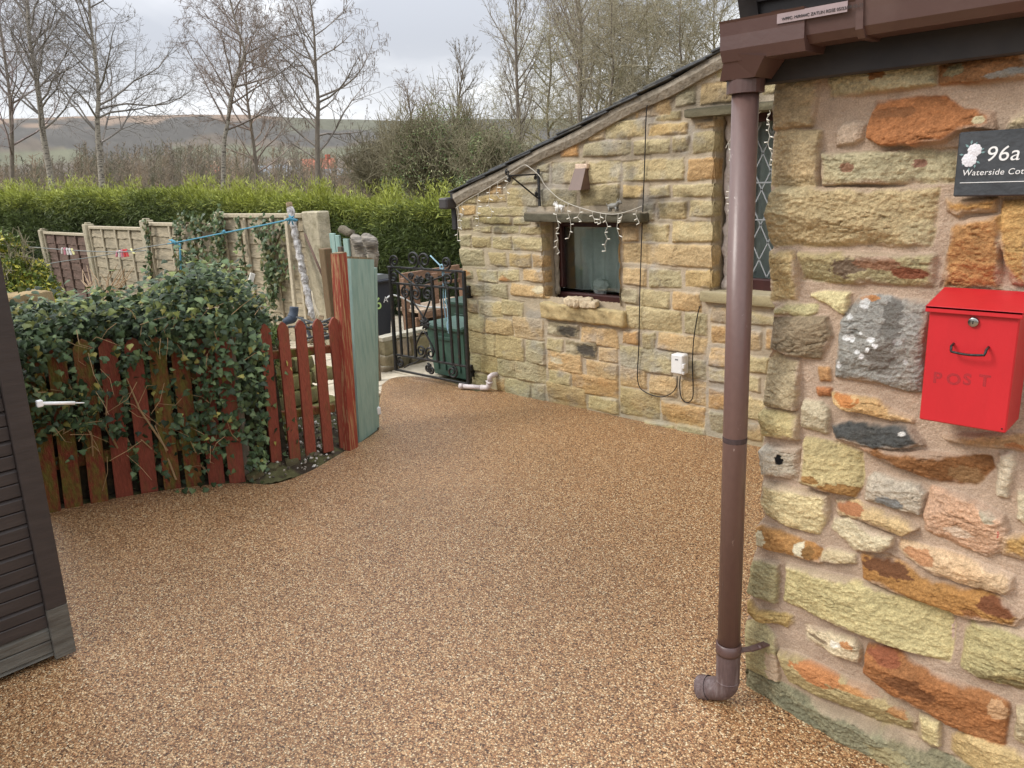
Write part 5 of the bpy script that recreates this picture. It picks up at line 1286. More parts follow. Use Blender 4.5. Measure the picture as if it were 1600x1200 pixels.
def posts():
    # peeling red post
    b = on_z(551, 699, 0); n = np.array([1, .25, 0]); tl, tr = plane_pt(521.5, 396, b, n), plane_pt(543.5, 395, b, n)
    wd = np.linalg.norm((tr - tl)[:2]) * 1.0; u = (tr - tl) * [1, 1, 0]; u /= np.linalg.norm(u)
    c = np.array([b[0], b[1], 0]); dx = (tl + tr) / 2 - c
    t = thing('gate_post', 'square timber gate post with peeling red paint and bare top', 'post', c)
    def leanbox(c0, h, lean, w, d, uu):
        v = np.array([-uu[1], uu[0], 0]); P = []
        for z, o in ((0, 0), (h, 1)):
            for sx, sy in ((-1, -1), (1, -1), (1, 1), (-1, 1)): P.append(c0 + lean * o * [1, 1, 0] + uu * sx * w / 2 + v * sy * d / 2 + [0, 0, z])
        return P, [(0, 3, 2, 1), (4, 5, 6, 7), (0, 1, 5, 4), (1, 2, 6, 5), (2, 3, 7, 6), (3, 0, 4, 7)]
    globals()['leanbox'] = leanbox
    h = (tl[2] + tr[2]) / 2
    q = MB(); q.add(*leanbox(c - u * .02, h, dx, wd * .62, .062, u)); q.build('timber', m_peel, t)
    q = MB(); q.add(*leanbox(c - u * .02 + [0, 0, h], .006, dx * 0 + 0, wd * .60, .060, u))
    V = np.array(q.v) + dx * [1, 1, 0]; q.v = [tuple(p) for p in V]; q.build('bare_top', m_bare, t)
    # broad teal board
    bl, br = on_z(562, 690, .0), on_z(589, 670, .0); u = (br - bl); u[2] = 0; L = np.linalg.norm(u); u /= L
    n = np.array([u[1], -u[0], 0]); tl, tr = plane_pt(547.5, 404, bl, n), plane_pt(584.5, 405.5, bl, n)
    t = thing('gate_post', 'broad board post painted pale teal at the end of the red gate', 'post', (bl + br) / 2)
    q = MB(); P = [bl + [0, 0, -.02], br + [0, 0, -.02], tr, tl]; q.prism(P, np.array([-u[1], u[0], 0]) * .07); q.build('board', m_teal, t)
    q = MB(); r = random.Random(1)
    P = [bl + u * .004 - n * .006 + [0, 0, -.02], bl + u * (L * .99) - n * .006 + [0, 0, -.02], tr - u * .004 - n * .006 + [0, 0, .012], tl + u * .004 - n * .006 + [0, 0, .014]]
    q.prism([p - n * .006 for p in P], -n * .055); q.build('bare_core', m_bare, t)
    q = MB(); p0 = br + u * .030 - n * .03; q.add(*leanbox(p0 + [0, 0, .0], tr[2] - .06, (tr - br) * [1, 1, 0], .035, .05, u)); sti = q.build('stile', m_teal, t)
    q = MB(); hp = plane_pt(592, 642, br, n); q.box(hp, (.012, .03, .05), bev=.003); q.tube([hp + [0, 0, -.03], hp + [0, 0, .03]], .007, 8); q.build('hinge', m_white, t)


posts()


def far_posts():
    Y = 3.9
    # teal paling gate behind the posts
    t = thing('paling_gate', 'weathered teal paling gate standing open behind the red post', 'gate', on_y(538, 400, Y) * [1, 1, 0])
    for (x0, x1, y) in ((515, 523.5, 364), (524, 531, 367), (536.5, 545, 372.5)):
        a, b = on_y(x0, y, Y), on_y(x1, y + 1, Y); q = MB()
        q.box(((a[0] + b[0]) / 2, Y, (a[2] + b[2]) / 4), (b[0] - a[0] - .006, .02, (a[2] + b[2]) / 2), bev=.003); q.build('paling', m_teal, t)
    a = on_y(531, 385, Y); q = MB(); q.box((a[0] + .03, Y - .012, a[2] / 2 - .0), (.06, .03, a[2]), bev=.003); q.build('stile', mat('dark_timber', (92, 78, 66), .8, .3), t)
    a, b = on_y(513, 412, Y + .03), on_y(560, 414, Y + .03); q = MB(); q.beam(a, b, .03, .09); q.build('rail', m_teal, t)
    q = MB(); a, b = on_y(545, 373, Y + .02), on_y(552, 376, Y + .02); q.box(((a[0] + b[0]) / 2 + .02, Y + .02, a[2] / 2), (.12, .02, a[2]), bev=.004); q.build('paling', m_greytimber, t)
    # log resting across the top
    a, b = on_y(531, 362, Y - .0), on_y(552, 365, Y - .0); tl = thing('cut_log', 'short grey cut log lying on top of the teal palings', 'log', (a + b) / 2)
    q = MB(); d = b - a; q.tube([a + d * i / 6 + [0, 0, .012 * math.sin(i * 1.1) + .012] for i in range(7)], [.02, .034, .038, .036, .035, .03, .018], 12); q.build('wood', mat('grey_bark', (104, 96, 80), .95, .35, 20, bump=.6, bscale=60), tl)
    m_cap = mat('weathered_end_grain', (146, 138, 126), .95, .2, 8, (92, 86, 78), .8, 14, stretch=(1, 1, 5), thr=(.45, .6), bdist=.02)
    for (x0, x1, yt, yy, lab) in ((554, 571.5, 372, Y - .05, 'weathered grey post with a split lumpy top beside the teal palings'), (571, 591.5, 371, Y - .12, 'weathered grey post with a split lumpy top beside the wheelie bin')):
        a, b = on_y(x0, yt, yy), on_y(x1, yt, yy); R = (b[0] - a[0]) / 2 * .62; c = np.array([(a[0] + b[0]) / 2, yy, 0]); h = a[2]
        t = thing('timber_post', lab, 'post', c); q = MB(); q.tube([c + [-.10, 0, -.02], c + [-.075, 0, h * .4], c + [-.045, 0, h - .32], c + [0, -.01, h - .17], c + [0, -.01, h - .13]], [R * .45, R * .45, R * .5, R * .84, R * .86], 18); q.build('shaft', m_greytimber, t)
        # cap: flared, ridged, tilted forward
        nseg, nr = 26, 16; V = []; r = random.Random(int(x0))
        for i in range(nr):
            f = i / (nr - 1); zz = h - .15 + .16 * f; rad = R * (.88 + .26 * float(sstep(.30, .70, np.array(f)))) * (1 if f < .9 else 1 - .22 * ((f - .9) / .1) ** 2)
            for k in range(nseg):
                an = 2 * math.pi * k / nseg; w_ = 1 + .04 * math.sin(3 * an + f * 4) + .055 * math.sin(f * 48 + 1.5 * math.sin(2 * an)) * (f > .25) + r.uniform(-.02, .02)
                V.append(c + [rad * w_ * math.cos(an) + .0, rad * w_ * math.sin(an) - .03 * f, zz - .03 * f * math.cos(an)])
        V.append(c + [0, -.03, h + .004]); Fc = [(i * nseg + k, i * nseg + (k + 1) % nseg, (i + 1) * nseg + (k + 1) % nseg, (i + 1) * nseg + k) for i in range(nr - 1) for k in range(nseg)]
        Fc += [((nr - 1) * nseg + k, (nr - 1) * nseg + (k + 1) % nseg, nr * nseg) for k in range(nseg)]
        q = MB(); q.add(V, Fc, smooth=True); q.build('cap', m_cap, t)


far_posts()


# ============================================================ IRON GATE
def iron_gate():
    P0 = np.array(on_y(725, 590, 4.06)); A = on_z(619, 582, .04); Bp = on_z(731, 603, .03)
    d = (Bp - A) * [1, 1, 0]; n = np.array([d[1], -d[0], 0]); g = lambda x, y: plane_pt(x, y, A, n); dn = d / np.linalg.norm(d); nn = n / np.linalg.norm(n)
    t = thing('iron_gate', 'black wrought iron gate with scrolls and a heart hinged on the outbuilding corner', 'gate', (A + Bp) / 2 * [1, 1, 0])
    def bars(lst, wd, name, m=m_blackiron):
        q = MB()
        for (x0, y0, x1, y1) in lst: q.beam(g(x0, y0), g(x1, y1), wd, wd, nn, wd * .15)
        return q
    for (x0, y0, x1, y1) in ((609, 416, 619, 579), (724.5, 423, 732.5, 604)): bars([(x0, y0, x1, y1)], .028, 's').build('stile', m_blackiron, t)
    for (x0, y0, x1, y1) in ((605, 417, 725, 424.5), (611, 442, 724, 451.5), (619, 554, 731, 573), (619, 577.5, 731, 600)): bars([(x0, y0, x1, y1)], .017, 'r').build('rail', m_blackiron, t)
    vb = [(621.5, 443, 628, 555.5), (632, 444, 638.5, 557), (642.5, 445, 650, 559), (674.5, 432, 684.5, 565), (688.5, 448, 694, 567), (700, 449, 708, 570), (711.5, 424, 719, 572)]
    for i, v in enumerate(vb): bars([v], (.020, .014, .022, .024, .014, .020, .020)[i], 'b').build('bar', m_blackiron, t)
    def scroll(x, y, R, turns, sg, a0, thick=.009, name='scroll'):
        c = g(x, y); q = MB(); N = int(20 * turns); pts = []
        for i in range(N + 1):
            f = i / N; rr = R * (1 - .80 * f); an = a0 + sg * f * turns * 2 * math.pi; pts.append(c + dn * rr * math.cos(an) + np.array([0, 0, rr * math.sin(an)]))
        q.tube(pts, thick, 6); q.build(name, m_blackiron, t)
    up = math.pi / 2
    for (x, y, R, sg, a0) in ((645, 405, .07, 1, -up), (663, 407, .07, -1, -up), (616, 408, .056, -1, -up), (697, 411, .05, 1, -up), (615, 432, .052, 1, up), (700, 437, .058, -1, -up), (642, 432, .030, 1, 0), (651, 438, .032, -1, up), (659, 438, .03, 1, up), (669, 431, .032, -1, 0),
                               (634, 457, .052, 1, up), (650, 459, .058, -1, up), (668, 459, .052, 1, up), (658, 549, .055, 1, -up), (672, 552, .058, -1, -up), (626, 566.5, .045, 1, up), (707, 581, .058, -1, up), (674, 578, .04, 1, up), (669, 575, .04, -1, up)):
        scroll(x, y, R, 1.6, sg, a0)
    for pts in (((617, 421), (628, 430), (642, 441), (655, 450)), ((712, 424), (698, 430), (680, 436), (664, 443)), ((645, 470), (650, 478), (658, 490), (662, 497)), ((672, 469), (669, 478), (664, 490), (661, 497)), ((660, 518), (655, 527), (650, 540), (649, 553)), ((663, 518), (670, 530), (676, 542), (679, 551)), ((632, 574), (641, 569), (650, 566), (660, 559))):
        q = MB(); q.tube(smooth_path([g(*p) for p in pts], 4), .0075, 6); q.build('brace', m_blackiron, t)
    # rosette at the middle
    q = MB(); c = g(661.5, 506)
    for k in range(9):
        a = 2 * math.pi * k / 9; e = c + dn * .055 * math.cos(a) + np.array([0, 0, .055 * math.sin(a)]) - nn * .012
        q.tube([c - nn * .012, (c + e) / 2 - nn * .022, e], [.012, .016, .006], 6)
    q.build('rosette', m_blackiron, t)
    for (x, y, a, b) in ((733.5, 456, g(724, 459), on_y(734, 459, YA - .02)), (737.5, 579, g(731, 580), on_y(737, 580, YA - .02))):
        p = on_y(x, y, YA - .02); q = MB(); q.box(p, (.03, .045, .10), bev=.004); q.beam(a, b, .014, .014); q.build('hinge', m_blackiron, t)
    # pale blue tie cord knotted to the top rail
    tc = thing('tie_cord', 'pale blue cord knotted over the iron gate with its ends hanging down', 'cord', g(689, 430)); m = mat('pale_blue_cord', (150, 186, 202), .8, .2, 60)
    off = -nn * .018; q = MB(); q.tube(smooth_path([g(670, 400) + off, g(680, 410) + off, g(686, 416) + off], 3), .006, 6)
    q.tube([g(688, 418) + off + dn * .018 * math.cos(a) + np.array([0, 0, .02 * math.sin(a)]) for a in np.linspace(0, 6.28, 12)], .007, 6)
    q.tube(smooth_path([g(688, 420) + off, g(690, 440) + off, g(690.5, 470) + off, g(693, 490) + off, g(694, 502) + off], 4), .0055, 6)
    q.tube(smooth_path([g(689.5, 420) + off, g(693, 440) + off * 1.3, g(694, 466) + off, g(697, 488) + off, g(698, 520) + off], 4), .0055, 6)
    q.tube(smooth_path([g(698, 500) + off, g(696, 510) + off, g(699, 522) + off], 4), .005, 6); q.build('rope', m, tc)


iron_gate()


# ============================================================ BEYOND THE IRON GATE
def yard():
    Y = 4.75
    m_bin = mat('charcoal_bin_plastic', (58, 62, 70), .5, .08, 20, spec=.4)
    # wheelie bin with painted house number, its front facing along +X
    Xb = -6.35; a = on_x(574, 444, Xb); b = on_x(613, 446, Xb); z1 = a[2]; y0, y1 = a[1], b[1]
    t = thing('wheelie_bin', 'charcoal wheelie bin with painted number 96A behind the teal post', 'bin', (Xb - .25, (y0 + y1) / 2, 0))
    q = MB(); P = []
    for z, ins in ((0.02, .05), (z1, 0)): P += [(Xb - .55 + ins, y0 + ins, z), (Xb - ins, y0 + ins, z), (Xb - ins, y1 - ins, z), (Xb - .55 + ins, y1 - ins, z)]
    q.add(P, [(0, 3, 2, 1), (4, 5, 6, 7), (0, 1, 5, 4), (1, 2, 6, 5), (2, 3, 7, 6), (3, 0, 4, 7)]); q.build('body', m_bin, t)
    q = MB(); q.box((Xb - .27, (y0 + y1) / 2, z1 + .012), (.62, y1 - y0 + .04, .03), bev=.01); q.build('rim', m_bin, t)
    q = MB(); n = 8; pr = [(y0 - .01, z1 + .03)] + [(y0 - .01 + (y1 - y0 + .02) * i / n, z1 + .03 + .05 * math.sin(math.pi * i / n) ** .5) for i in range(1, n)] + [(y1 + .01, z1 + .03)]
    q.prism([(Xb + .03, y, z) for y, z in pr], (-.58, 0, 0)); q.build('lid', mat('bin_lid', (120, 126, 128), .35, .08, spec=.6), t)  # lid paler than the body: reflection put into its colour
    for sy in (y0 + .06, y1 - .06):
        q = MB(); q.lathe([(0, -.02), (.09, -.02), (.1, 0), (.09, .02), (0, .02)], (Xb - .52, sy, .10), (0, 1, 0), 16); q.build('wheel', m_dark, t)
    o = t.location
    for ch, px, py, sz, mm in (('9', 574.5, 484, .17, 0), ('6', 587.5, 484, .17, 1), ('A', 600, 473, .085, 0)):
        p = on_x(px, py, Xb); xf = Xb - .05 * (1 - (p[2] - .02) / (z1 - .02)) + .010
        if mm:
            m = bpy.data.materials.new('painted_number'); m.use_nodes = True; nt_ = m.node_tree; bs = nt_.nodes['Principled BSDF']; bs.inputs['Roughness'].default_value = .5
            ge = _n(nt_, 'ShaderNodeTexCoord'); se = _n(nt_, 'ShaderNodeSeparateXYZ'); rp = _n(nt_, 'ShaderNodeValToRGB'); nt_.links.new(ge.outputs['Generated'], se.inputs[0]); nt_.links.new(se.outputs['Z'], rp.inputs[0]); nt_.links.new(rp.outputs[0], bs.inputs['Base Color'])
            e = rp.color_ramp.elements; e[0].color = (*lin((90, 180, 232)), 1); e[1].color = (*lin((200, 232, 150)), 1); e[0].position = .3; e[1].position = .7; k = e.new(.5); k.color = (*lin((240, 244, 236)), 1)
        else: m = m_inkwhite
        M = Matrix.Translation((xf - o[0], p[1] - o[1], p[2] - o[2])) @ Matrix.Rotation(math.pi / 2, 4, 'Z') @ Matrix.Rotation(math.pi / 2, 4, 'X')
        text_mesh(ch, sz, m, 'number', t, M, .002)
    # timber bench along the yard, seen through the bars
    X2 = -5.95; m_pl = mat('reddish_planks', (150, 116, 92), .8, .3, 9, (118, 92, 74), .3, 40, stretch=(3, .6, 3))
    m_plp = mat('pale_planks', (206, 184, 160), .8, .2, 9, (170, 148, 124), .3, 40, stretch=(3, .6, 3))
    g = lambda x, y, Xq=X2: on_x(x, y, Xq); ya, yb = on_x(622, 440, X2 - .24)[1] + .03, g(742, 470)[1]; zs = g(660, 486)[2]; zr = g(660, 429, X2 - .2)[2]
    t = thing('timber_bench', 'long timber bench with a plank back rail and pale seat behind the iron gate', 'bench', (X2, (ya + yb) / 2, 0)); L = yb - ya; ym = (ya + yb) / 2
    for z, h, m, nm, x in ((zr, .085, m_pl, 'back_rail', X2 - .22), (zr - .12, .03, m_pl, 'back_rail', X2 - .2), (zs - .045, .07, m_pl, 'seat_edge', X2 + .012)):
        k = MB(); k.box((x, ym, z), (.03, L, h), bev=.004); k.build(nm, m, t)
    k = MB(); k.box((X2 - .17, ym, zs), (.36, L, .03), bev=.004); k.build('seat', m_plp, t)
    for y in (ya, (ya + yb) / 2, yb):
        k = MB(); k.box((X2 - .18, y, zr / 2), (.06, .06, zr), bev=.004); k.build('leg', m_pl, t)
        k = MB(); k.box((X2 - .03, y, zs / 2 - .03), (.05, .05, zs - .06), bev=.004); k.build('leg', m_pl, t)
    for x in (631, 651, 679):
        y = on_x(x, 460, X2 - .24)[1]; k = MB(); k.box((X2 - .24, y, (zs + zr) / 2), (.018, .075, zr - zs + .08), bev=.003); k.build('slat', m_pl, t)
    k = MB(); k.box((X2 - .30, ym, zs * .45), (.03, L - .1, zs * .8)); k.build('under_shade', mat('underseat_shade', (52, 38, 36), .8, .3), t)  # added dark sheet standing for the shade under the seat
    th = thing('hose', 'thin white hose sagging across the front of the timber bench', 'hose', g(640, 468, -5.8)); k = MB()
    k.tube(smooth_path([on_x(x, y, -5.8) for x, y in ((604, 466), (612, 461), (622, 463), (634, 468), (648, 475), (664, 479.5), (682, 480.5), (700, 480.5))], 5), .0075, 8); k.build('tube', m_white, th)
    # low rubble wall
    Xw = -5.52; tw = thing('rubble_wall', 'low rough stone wall of pale rubble beside the green bins', 'wall', (Xw - .1, on_x(640, 560, Xw)[1], 0)); r = random.Random(12)
    for (x0, x1, y0, y1, c_) in ((598, 618, 531, 553, (150, 140, 112)), (599, 620, 555, 571, (142, 130, 104)), (598, 624, 572, 590, (128, 116, 96)), (619, 645, 530, 554, (176, 160, 140)), (646, 674, 528, 556, (168, 156, 124)), (621, 642, 557, 577, (112, 104, 84)), (643, 672, 558, 580, (126, 118, 98)), (625, 662, 579, 594, (96, 90, 76))):
        a, b = on_x(x0, y0, Xw), on_x(x1, y1, Xw); b[2] = max(b[2], -.03)
        rough_block('stone', (Xw - .05 + r.uniform(-.015, .015), (a[1] + b[1]) / 2, (a[2] + b[2]) / 2), (.13, b[1] - a[1] - .006, a[2] - b[2] - .004), c_, m_block, tw, .014, 12, .02, int(x0 + y0), top=(212, 204, 184), mott=.6)
    a, b = on_x(596, 530, Xw), on_x(676, 524, Xw)
    rough_block('coping', (Xw - .05, (a[1] + b[1]) / 2, a[2] - .006), (.13, b[1] - a[1], .035), (206, 198, 178), m_block, tw, .008, 12, .02, 77)
    # green bins
    m_gr = mat('green_bin_plastic', (60, 92, 80), .5, .10, 8, (74, 106, 92), .05, 40); m_gr2 = mat('dark_green_plastic', (44, 72, 60), .5, .1, 8)
    def greenbin(lab, x0, x1, yt, yb, Yb, lidh, m, dpt):
        a, b = on_y(x0, yt, Yb), on_y(x1, yb, Yb); b[2] = max(0, b[2]) if b[2] > .1 else 0
        t = thing('green_bin', lab, 'bin', ((a[0] + b[0]) / 2, Yb + dpt / 2, b[2])); w_ = b[0] - a[0]; h = a[2] - b[2]
        k = MB(); P = []
        for z, ins in ((b[2], .03), (a[2] - lidh, 0)): P += [(a[0] + ins, Yb + ins, z), (b[0] - ins, Yb + ins, z), (b[0] - ins, Yb + dpt - ins, z), (a[0] + ins, Yb + dpt - ins, z)]
        k.add(P, [(0, 3, 2, 1), (4, 5, 6, 7), (0, 1, 5, 4), (1, 2, 6, 5), (2, 3, 7, 6), (3, 0, 4, 7)])
        for f in (.22, .42, .62, .82): k.box((a[0] + w_ * f, Yb + .016, b[2] + h * .42), (.016, .012, h * .62), bev=.003)
        k.box((a[0] + w_ * .5, Yb - .004, b[2] + h * .74), (w_ * .4, .02, .035), bev=.006); k.build('body', m, t)
        k = MB(); k.box(((a[0] + b[0]) / 2, Yb + dpt / 2 - .01, a[2] - lidh / 2), (w_ + .04, dpt + .05, lidh), bev=.015); k.build('lid', m, t)
    greenbin('green plastic storage bin with a ribbed front low behind the iron gate', 666, 728, 503, 597, 4.17, .05, m_gr, .34)
    greenbin('darker green tall bin standing behind the green storage bin', 699, 742, 467, 590, 4.72, .05, m_gr2, .4)


yard()


# ============================================================ GARDEN BEHIND THE PICKETS
def garden():
    # mossy retaining wall seen between the gate boards
    t = thing('retaining_wall', 'mossy dry stone retaining wall behind the red picket gate', 'wall', (-4.82, 2.6, 0)); r = random.Random(6)
    for k, (z0, z1) in enumerate(((.02, .13), (.135, .25), (.255, .36), (.365, .47))):
        y = 1.85 + r.uniform(-.1, .1); X = -4.80 - .03 * k
        while y < 2.86:
            l = r.uniform(.14, .34); c_ = r.choice(((150, 140, 96), (158, 148, 108), (134, 126, 92), (168, 156, 118)))
            rough_block('stone', (X + r.uniform(-.02, .02), y + l / 2, (z0 + z1) / 2), (.2, l - .012, z1 - z0 - .006), c_, m_block, t, .010, 14, .022, int(1000 * y) + k, mott=.7, top=(140, 138, 84)); y += l
    # bed of soil, moss and pale chippings in front of the gate
    bed = [(-4.72, 1.7), (-4.3, 1.72), (-4.12, 1.86), (-3.99, 1.88), (-3.93, 2.05), (-3.91, 2.29), (-3.97, 2.45), (-4.06, 2.60), (-4.14, 2.78), (-4.72, 3.0)]
    n = 70; X, Yg = np.meshgrid(np.linspace(-4.95, -3.86, n), np.linspace(1.6, 3.1, n)); Pb = np.array(bed)
    d = poly_dist(X, Yg, Pb); Z = -.012 + .04 * sstep(.0, .14, d) + .085 * fbm(X * 14, Yg * 14, 4, 5) * sstep(0, .05, d) + .05 * sstep(-4.1, -4.7, X)
    mo = fbm(X * 9, Yg * 9, 8, 4)[..., None]; C = np.where(mo > .02, np.array(lin((92, 90, 60))), np.array(lin((70, 60, 48)))) * (1 + .8 * fbm(X * 30, Yg * 30, 9, 3)[..., None])
    dc = (d[:-1, :-1] > -.004)
    o = np_mesh('garden_soil', np.stack([X, Yg, Z], -1).reshape(-1, 3), grid_faces(n, n, dc), m_stone, None, True, np.clip(C, .01, .6).reshape(-1, 3)); struct(o)
    V = []; Fq = []; Cc = []
    def chip(c, s, col):
        b = len(V); u = np.array([r.gauss(0, 1), r.gauss(0, 1), r.gauss(0, .5)]); u /= np.linalg.norm(u); v = np.cross(u, [r.gauss(0, 1), r.gauss(0, 1), r.gauss(0, 1)]); v /= np.linalg.norm(v); w_ = np.cross(u, v)
        for k in (u, -u, v * .8, -v * .8, w_ * .6, -w_ * .6): V.append(c + k * s); Cc.append(col)
        for f in ((0, 2, 4), (2, 1, 4), (1, 3, 4), (3, 0, 4), (2, 0, 5), (1, 2, 5), (3, 1, 5), (0, 3, 5)): Fq.append((b + f[0], b + f[1], b + f[2]))
    for i in range(760):
        x, y = r.uniform(-4.75, -3.9), r.uniform(1.7, 3.0); dd = float(poly_dist(np.array([x]), np.array([y]), Pb)[0])
        if dd < .01: continue
        z = -.012 + .05 * float(sstep(0, .14, np.array(dd))) + .05 * float(sstep(-4.1, -4.7, np.array(x))); s = r.uniform(.006, .016)
        chip(np.array([x, y, z + s * .5 + .012]), s, lin(r.choice(((222, 218, 210), (170, 160, 146), (120, 110, 98), (196, 190, 180), (96, 88, 78)))))
    o = np_mesh('chippings', V, Fq, m_stone, None, False, np.array(Cc)); tag(o, 'pale stone chippings scattered in the small bed by the gate', 'chippings', kind='stuff')
    # low edging wall of flat stones on the bed
    for i in range(5):
        p = np.array([-4.03 - .02 * i, 1.93 + .13 * i, .03]); o = rough_block('edging_stone', p, (.06 + .01 * (i % 3), .09 + .02 * (i % 2), .04), (104, 96, 74), m_block, None, .010, 16, .014, 300 + i, rotz(.3 + .5 * i), top=(98, 98, 66))
        tag(o, 'flat mossy edging stone lying along the rim of the small bed', 'stone', 'edging stones in the bed')


garden()


# ---- panel fence on concrete posts
m_conc = mat('concrete_post', (172, 162, 138), .95, .2, 8, (130, 122, 96), .5, 60, thr=(.5, .75))
m_panel = mat('weathered_fence_panel', (168, 155, 130), .9, .3, 5, (138, 128, 108), .3, 30, stretch=(.5, 1, 3.2), thr=(.42, .66))
m_panelred = mat('brown_stained_panel', (92, 72, 60), .85, .3, 6, (122, 96, 84), .4, 30, stretch=(.5, 1, 3), thr=(.45, .75))
m_batten = mat('fence_batten', (176, 164, 140), .9, .25, 9, bump=.3, bscale=40)


def panel_fence():
    YF = 4.3; xs = [-15.95, -13.67, -11.26, -9.04, -6.95]; zt = [1.09, 1.22, 1.29, 1.40, 1.42]
    px = [(67, 359), (137, 350), (228, 344), (343, 334), (492, 330)]
    t = thing('panel_fence', 'weathered timber panel fence between concrete posts in front of the conifer hedge', 'fence', (-11.3, YF, 0))
    tops = [on_y(x, y, YF) for x, y in px]
    for i, p in enumerate(tops):
        w_ = .16 if i < 4 else .30
        q = MB(); q.box((p[0], YF, p[2] / 2 - .3), (w_, .14, p[2] + .6), bev=.012)
        if i < 4: q.box((p[0], YF - .0, p[2] + .01), (w_ * .6, .08, .03), bev=.01)
        q.build('concrete_post', m_conc, t)
    for i in range(4):
        a, b = tops[i], tops[i + 1]; h = min(a[2], b[2]) - (.05 if i < 3 else .02); l, r = a[0] + .08, b[0] - (.08 if i < 3 else .15); m = m_panelred if i == 0 else m_panel
        bd = MB(); z = -.3; rr = random.Random(i + 3); k = 0
        while z < h - .03:
            hb = min(.15 + rr.uniform(-.012, .012), h - .03 - z); n = 24; V = []
            for j in range(n + 1):   # waney-edged overlapping boards
                x = l + (r - l) * j / n; wz = .006 * math.sin(j * .8 + k * 2.1) + .004 * math.sin(j * 2.3 + k)
                V += [(x, YF + .012, z + wz - .02), (x, YF - .014, z + wz - .02), (x, YF + .004, z + hb), (x, YF + .016, z + hb)]
            F_ = []
            for j in range(n):
                o = j * 4
                for c in range(4): F_.append((o + c, o + (c + 1) % 4, o + 4 + (c + 1) % 4, o + 4 + c))
            bd.add(V, F_); z += hb; k += 1
        pn = bd.build('panel', m, t)
        q = MB(); q.box(((l + r) / 2, YF - .005, h), (r - l, .06, .045), bev=.006); q.build('capping', m_batten, pn)
        for f in ((.25, .5, .75) if i < 2 else (.34, .68) if i == 2 else (.30, .62, .88)):
            q = MB(); q.box((l + (r - l) * f, YF - .022, h / 2 - .15), (.045, .022, h + .25), bev=.004); q.build('batten', m_batten if i else m_panelred, pn)
        for sx in (l + .02, r - .02): q = MB(); q.box((sx, YF - .02, h / 2 - .15), (.04, .03, h + .26), bev=.004); q.build('edge_batten', m_batten, pn)
    # stone / mortar lump on the fourth post, a stick by the third
    # leaning poles in front of the last panel
    Yp = 4.05
    tp = thing('wrapped_pole', 'white pole wrapped in clear plastic leaning on the last fence panel', 'pole', on_y(486, 490, Yp)); a, b = on_y(453, 325, Yp + .12), on_y(490, 505, Yp)
    q = MB(); n = 26; q.tube([a + (b - a) * i / n + np.array([.006 * math.sin(i * 1.7), 0, 0]) for i in range(n + 1)], [.036 + .008 * math.sin(i * 2.4) for i in range(n + 1)], 9); q.build('wrapping', mat('clear_wrap', (186, 182, 178), .35, .4, 20, (120, 112, 104), .9, 22, thr=(.45, .6), spec=.8), tp)
    q = MB(); a2 = a + (a - b) * .045; q.tube([a + (b - a) * .02, a2], .032, 8); q.build('pole_end', m_bare, tp)
    tb = thing('batten_stick', 'pale timber batten propped upright left of the wrapped pole', 'batten', on_y(460, 475, Yp)); q = MB(); q.beam(on_y(447, 338, Yp + .1), on_y(461, 480, Yp), .05, .03, (0, 1, 0), .004); q.build('stick', m_batten, tp if 0 else tb)
    tr = thing('iron_rod', 'thin rusty rod leaning across the wide concrete fence post', 'rod', on_y(510, 440, Yp)); q = MB(); q.tube([on_y(476.5, 366, Yp - .1), on_y(512, 450, Yp - .3)], .011, 8); q.build('rod', mat('rusty_rod', (84, 60, 46), .8, .3), tr)
    tb = thing('cane_bundle', 'bundle of pale thin canes at the foot of the wrapped pole', 'canes', on_y(496, 495, 3.9)); 
    for dx in (0, 3, 6, 10): 
        q = MB(); q.tube([on_y(487 + dx * .4, 455 + dx * 2, 4.0), on_y(495 + dx * 1.1, 505, 3.9)], .006, 6); q.build('cane', m_batten, tb)
    # red-brown broken stub and grey timber left of the peeling post
    ts = thing('timber_stub', 'short weathered timber stub with red paint flecks beside the concrete post', 'post', on_y(511, 470, 3.7) * [1, 1, 0]); c = on_y(508, 388, 3.7); q = MB(); q.box((c[0], 3.7, c[2] / 2), (.09, .08, c[2]), bev=.006); q.build('timber', mat('stub_timber', (112, 92, 66), .9, .3, 8, (136, 78, 56), .4, 40, stretch=(9, 9, .8), thr=(.6, .7)), ts)


panel_fence()


